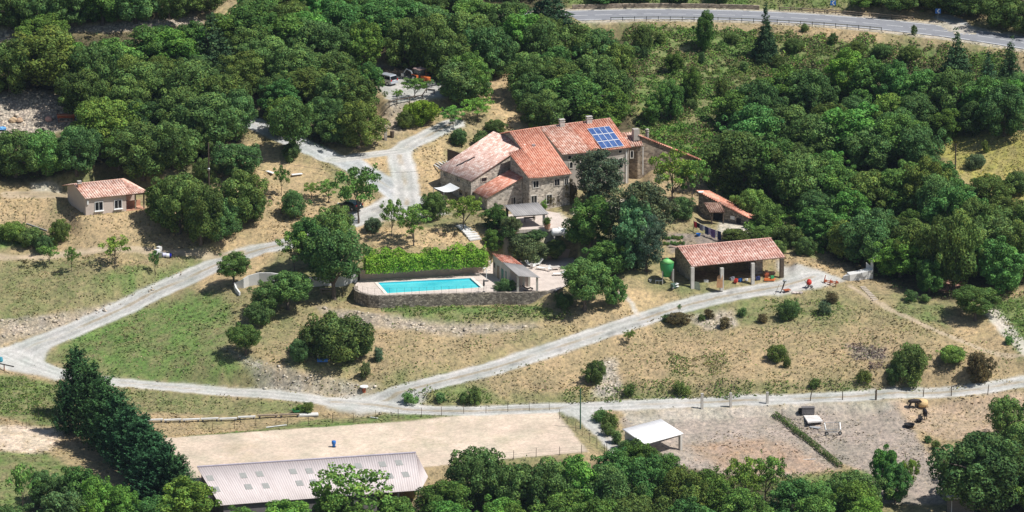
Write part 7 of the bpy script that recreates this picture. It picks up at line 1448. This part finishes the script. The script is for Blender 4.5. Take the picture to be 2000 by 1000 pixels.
stand('concrete_mixer', 1578, 563, mixer, 'red concrete mixer standing at the edge of the gravel forecourt', 'concrete mixer')
def plough(r, p):
    L = local(p, .4); m = MB(); m.tube([L(-.6,0,0), L(-.2,0,.8), L(.1,0,1.7)], [.14,.12,.1]); m.build('arm', STEEL, r); m = MB(); m.lathe(Vector(L(.12,0,1.6)), [(.05,0),(.3,.08),(.34,.3),(.1,.42)], 14); m.build('disc', METAL, r); m = MB(); m.box(L(.5,0,.35), (1.1,.8,.12), .5); m.build('plate', RUST, r); m = MB(); m.bar(L(-1.6,-.3,0), L(-.9,-.2,1.5), .04); m.build('lever', WOOD, r)
stand('old_plough', 1531, 571, plough, 'old dark plough with a rusty plate below the barn forecourt', 'plough')
one('cement_heap', 1557, 573, lambda m, p: [m.blob(p+Vector((x,0,.1)), .35, i, 8, (1.2,.9,.6), .3) for i, x in enumerate((-.5,0,.5))], simple('hardened_cement', (.58,.50,.45), .9, var=.2), 'lump of pale hardened cement between plough and mixer', 'heap')
cw2 = [G(1646,546), G(1660,549), G(1680,547), G(1705,545)]; capped_wall('angular_wall', cw2, [.5,1.0,1.1,1.5], WHITEC, 'white angular retaining wall at the right end of the forecourt', th=1.6, cap=False)
p = G(1703,543); pl2 = empty('wall_pillar', p, 0, 'white square pillar with a pipe frame rising from the angular wall', 'pillar'); m = MB(); m.box(p+Vector((0,.5,1.2)), (.42,.42,3.2)); m.build('shaft', WHITEC, pl2); m = MB(); q = p+Vector((0,.5,2.85)); m.tube([q, q+Vector((.9,.5,.55)), q+Vector((.9,.8,.5)), q+Vector((-.1,.25,.0))], .04); m.build('pipe_frame', METAL, pl2)
one('wall_fin', 1693, 543, lambda m, p: m.prism([(p.x-.1,p.y+.8),(p.x+.9,p.y+.8),(p.x+.9,p.y+1.0),(p.x-.1,p.y+1.0)], p.z, [p.z+2.3,p.z+1.5,p.z+1.5,p.z+2.3]), WHITEC, 'small slanted white wall fin left of the square pillar', 'wall')
hedge('low_hedge', [G(u, v) for u, v in ((1512,812),(1532,824),(1550,840),(1570,856),(1590,872),(1612,890),(1642,914))], 1.1, .75, (.125,.19,.055), 'low narrow green hedge between the reddish and the brown paddock', size=.2, dens=75, seed=8)
# small items left of the barn
def pump(r, p):
    L = local(p, .4); m = MB(); m.box(L(0,0,.45), (.9,.6,.6), .7); m.build('housing', simple('old_green_housing', (.10,.16,.13), .6), r); m = MB(); m.box(L(.35,-.1,.7), (.7,.5,.10), .7); m.box(L(.5,-.15,.3), (.5,.4,.08), .7); m.build('cover', WHITE, r); wheel(r, L, -.3, -.35, .2, .1)
stand('pump_unit', 1316, 563, pump, 'old pump unit with white covers in the dry grass by the hopper tank', 'pump')
def bench2(r, p):
    L = local(p, .0); m = MB(); m.box(L(0,0,.5), (1.1,.35,.06)); m.build('seat', WHITE, r)
    for x in (-.5,0,.5): m = MB(); m.box(L(x,0,.25), (.07,.3,.5)); m.build('leg', WHITE, r)
    m = MB(); m.box(L(0,.15,.75), (1.1,.04,.25)); m.build('backrest', STEEL, r)
stand('small_bench', 1287, 554, bench2, 'small white bench with dark backrest left of the pump unit', 'bench')
one('white_bucket', 1270, 550, lambda m, p: m.lathe(p, [(.16,0),(.22,.35),(.24,.37),(.18,.37),(.14,.05),(.02,.04)], 12), WHITE, 'white bucket farthest left in the dry grass by the hopper', 'bucket')
# ============================================================ UNDERGROWTH (nobody could count it)
def undergrowth(name, polys, dens, hmax, cols, label, seed):
    r = np.random.default_rng(seed); V = []; Cc = []
    for P in polys:
        P = pw(P); lo, hi = P.min(0), P.max(0); n = int((hi-lo).prod()*dens); x = r.uniform(lo[0], hi[0], n); y = r.uniform(lo[1], hi[1], n); k = (sd_poly(x, y, P)+(fbm(x/2.5, y/2.5, 8)-.5)*5 < 0); x, y = x[k], y[k]
        cl_ = vnoise(x/1.7, y/1.7, seed)*.6+vnoise(x/.7, y/.7, seed+1)*.4; cl_ = cl_*(.55+.9*fbm(x/9., y/9., seed+3)) if name == 'slope_weeds' else cl_; k = cl_ > .36; x, y, cl_ = x[k], y[k], cl_[k]; hgt = hmax*np.clip((cl_-.36)*2.6, 0, 1)
        k = line_near(x, y, ROADL)[0] > 5.6; x, y, hgt = x[k], y[k], hgt[k]; n = len(x)
        p = np.stack([x, y, gz(x, y)+hgt*r.uniform(.35, 1, n)+.03], 1); V.append(leaves(p, np.tile([0,0,1.0], (n, 1)), .30, r, .8)); ct = vnoise(x/4., y/4., seed+5)+r.normal(0, .12, n); ci = np.clip((ct*len(cols)).astype(int), 0, len(cols)-1); c = np.array(cols)[ci]*np.clip(r.normal(1, .25, n), .5, 1.7)[:, None]; Cc.append(np.repeat(np.c_[c, np.ones(n)], 4, axis=0))
    V = np.concatenate(V); o = link(name, np_mesh(name, V, np.arange(len(V)).reshape(-1, 4), LEAF, np.concatenate(Cc))); o.color = (1,1,1,1); o['kind'] = 'stuff'; tag(o, label, 'undergrowth')
undergrowth('bank_undergrowth', [[(1225,50),(1500,66),(1800,84),(1990,110),(1990,190),(1500,215),(1400,240),(1260,262),(1215,180)],[(1240,215),(1400,230),(1430,330),(1560,420),(1610,500),(1480,470),(1420,390),(1300,300)]], 52, 1.0, [(.14,.23,.055),(.19,.20,.08),(.12,.22,.05),(.24,.19,.11),(.17,.31,.06),(.12,.21,.055),(.14,.25,.06)], 'tangled green and brown undergrowth on the bank below the main road', 41)
undergrowth('bramble_cover', [[(1100,-60),(1100,10),(1400,8),(1650,14),(1830,28),(1900,20),(1900,-60)],[(1900,590),(2060,550),(2060,690),(1985,690),(1960,640)],[(-60,432),(60,440),(85,470),(-30,490)],[(-60,732),(30,738),(115,752),(105,825),(-60,800)],[(745,596),(1060,594),(1120,618),(1000,630),(760,615)],[(1480,585),(1640,585),(1640,625),(1480,625)],[(790,772),(940,762),(1000,788),(800,790)],[(1300,690),(1420,690),(1420,725),(1320,735)],[(1100,755),(1700,745),(1720,764),(1110,790)],[(1420,925),(1690,918),(1720,1000),(1400,1000)]], 16, .55, [(.13,.21,.05),(.16,.22,.06),(.11,.19,.04),(.22,.21,.09)], 'low brambles and weeds along the banks and verges', 43)
undergrowth('forest_floor_shrubs', FORESTS, 3.2, 1.1, [(.06,.11,.03),(.08,.13,.04),(.05,.09,.03)], 'dark low growth on the floor of the woods', 47)
undergrowth('slope_weeds', [[(100,690),(260,612),(430,560),(600,600),(700,640),(1000,640),(1150,640),(700,780),(430,750),(150,730)],[(900,760),(1300,620),(1640,590),(1980,690),(1960,750),(1100,790),(900,795)],[(0,505),(400,500),(300,560),(0,640)],[(240,758),(620,790),(600,806),(240,806)],[(700,440),(960,450),(940,480),(720,490)],[(-40,345),(120,400),(420,440),(420,480),(-40,480)]], 3.6, .16, [(.22,.22,.10),(.28,.24,.14),(.17,.22,.07),(.33,.26,.16)], 'small scattered weeds over the dry slopes', 57)
undergrowth('heath_patch', [[(1650,672),(1735,680),(1730,705),(1680,702)],[(1695,708),(1725,712),(1720,725),(1700,722)]], 22, .3, [(.16,.12,.11),(.20,.15,.14)], 'dark low heather patch in the dry slope', 51)
undergrowth('yellow_broom', [[(1845,265),(2040,270),(2040,400),(1960,385),(1880,340)],[(1250,215),(1300,235),(1330,280),(1290,270)]], 5, .35, [(.42,.36,.05),(.25,.26,.07),(.30,.25,.10)], 'yellow flowering weeds in the meadow', 53)
undergrowth('vine_slope', [[(1245,238),(1330,235),(1400,250),(1430,330),(1560,420),(1610,500),(1480,470),(1420,390),(1380,330),(1310,290)],[(1450,352),(1500,360),(1560,430),(1480,440)]], 45, .8, [(.13,.27,.05),(.16,.32,.06),(.11,.22,.045),(.20,.28,.07)], 'bright green creepers over the slope right of the farmhouse', 61)
# ============================================================ AIR
HAZE = None
# ============================================================ LABELS for trees and shrubs
LM = [('the silver van',755,155),('the orange tractor',825,150),('the bungalow',205,390),('the pink west wing',925,310),('the solar panels',1182,270),('the open barn',1430,515),('the pool water',838,558),('the main road parapet',1300,20),('the guard rail end',1735,58),('the yellow meadow pole',1865,315),('the riding arena corner',1110,845),('the long pink-roofed shed',610,935),('the white-roofed field shelter',1275,842),('the stone shed',1410,410),('the gravel junction',730,780),('the scree slope',70,215),('the green hopper tank',1302,525),('the terrace shelter',1030,420),('the sharp track bend',50,690),('the tall thin pole',408,330),('the straw bale',1801,785),('the white angular wall',1680,538),('the curved white wall',540,545),('the drum heap',320,497),('the garden steps',915,455),('the hay rack',1625,835),('the bleached log',135,950),('the rock cutting',300,40),('the stone gate pillar',753,262),('the side road sign',1832,25)]
KN = {'shade':'spreading tree with a visible trunk','bigbush':'large rounded bush','oak':'round holm oak','broad':'leafy broadleaf tree','loose':'airy thin-crowned tree','fruit':'young thin tree','bush':'low rounded bush','pine':'dark spreading pine','cedar':'tall blue-green cedar','cypress':'pointed dark conifer','column':'very narrow cypress'}
KC = {'shade':'tree','bigbush':'bush','oak':'tree','broad':'tree','loose':'tree','fruit':'tree','bush':'bush','pine':'tree','cedar':'tree','cypress':'tree','column':'tree'}
TW = {'':'','bright':'bright green ','dark':'very dark ','olive':'olive green ','grey':'grey-green ','brown':'brownish ','lime':'yellow-green '}
ORD = ['nearest','second nearest','third nearest','fourth nearest','fifth nearest','sixth nearest','seventh nearest','eighth nearest','ninth nearest','tenth nearest','eleventh nearest','twelfth nearest']
def rel(dx, dy):
    a = math.degrees(math.atan2(-dy*1.3, dx)) % 360
    return ['right of','upper right of','above','upper left of','left of','lower left of','below','lower right of'][int((a+22.5)//45) % 8]
bucket = {}
for rt_o, kind, u, v, s, tone in TREES:
    if rt_o.name.startswith('vegetable_plant'):
        _vk = globals().get('_vk', -1)+1; tag(rt_o, '%s vegetable plant from the left in the %s garden row' % (['first','second','third','fourth','fifth','sixth','seventh'][_vk % 7], 'rear' if _vk < 7 else 'front'), 'vegetable plant', 'vegetable plants in the garden rows'); continue
    best = min(LM, key=lambda q: (q[1]-u)**2+(q[2]-v)**2); dx, dy = u-best[1], v-best[2]; d = math.hypot(dx, dy)
    if kind == 'cypress': key = ('cypress', '', 'ROW', '')
    else: key = (kind, tone, best[0], rel(dx, dy))
    bucket.setdefault(key, []).append((d if kind != 'cypress' else v, rt_o))
GN = {'shade':'spreading trees near the pool','bigbush':'bushes scattered over the slopes','oak':'holm oaks around the farm','broad':'broadleaf trees around the farm','loose':'airy garden trees','fruit':'young trees planted around the farm','bush':'bushes scattered over the slopes','pine':'pines near the main road','cypress':'conifers in the dark row left of the arena','cedar':'cedars in front of the farmhouse','column':'cypresses'}
for (kind, tone, lm, rl_), L in bucket.items():
    L.sort(key=lambda q: q[0])
    for i, (d, o) in enumerate(L):
        if lm == 'ROW': lb = '%s%s in the row left of the riding arena' % (['rearmost','second from the rear','third from the rear','fourth from the rear','fifth from the rear','sixth from the rear','seventh from the rear','eighth from the rear','ninth from the rear','second from the front','foremost'][i]+' ', KN[kind])
        else: lb = '%s%s %s %s%s' % (TW[tone], KN[kind], rl_, lm, '' if len(L) == 1 else ', '+(ORD[i] if i < len(ORD) else 'farther out, tree %d counting outwards' % (i+1)))
        tag(o, lb, KC[kind], GN[kind])
print('objects', len(C.objects))
# thin summer air over the whole valley
hm = bpy.data.materials.new('summer_haze'); hm.use_nodes = True; hn = hm.node_tree; hn.nodes.remove(hn.nodes['Principled BSDF'])
pv = hn.nodes.new('ShaderNodeVolumePrincipled'); pv.inputs['Color'].default_value = (.62,.78,1.0,1); pv.inputs['Density'].default_value = .000025; pv.inputs['Anisotropy'].default_value = .2
hn.links.new(pv.outputs[0], hn.nodes['Material Output'].inputs['Volume'])
m = MB(); m.box((0, -100, 120), (11000, 11500, 900)); ob = m.build('haze', hm, None); ob['kind'] = 'stuff'; tag(ob, 'thin bluish summer haze over the whole valley', 'haze')
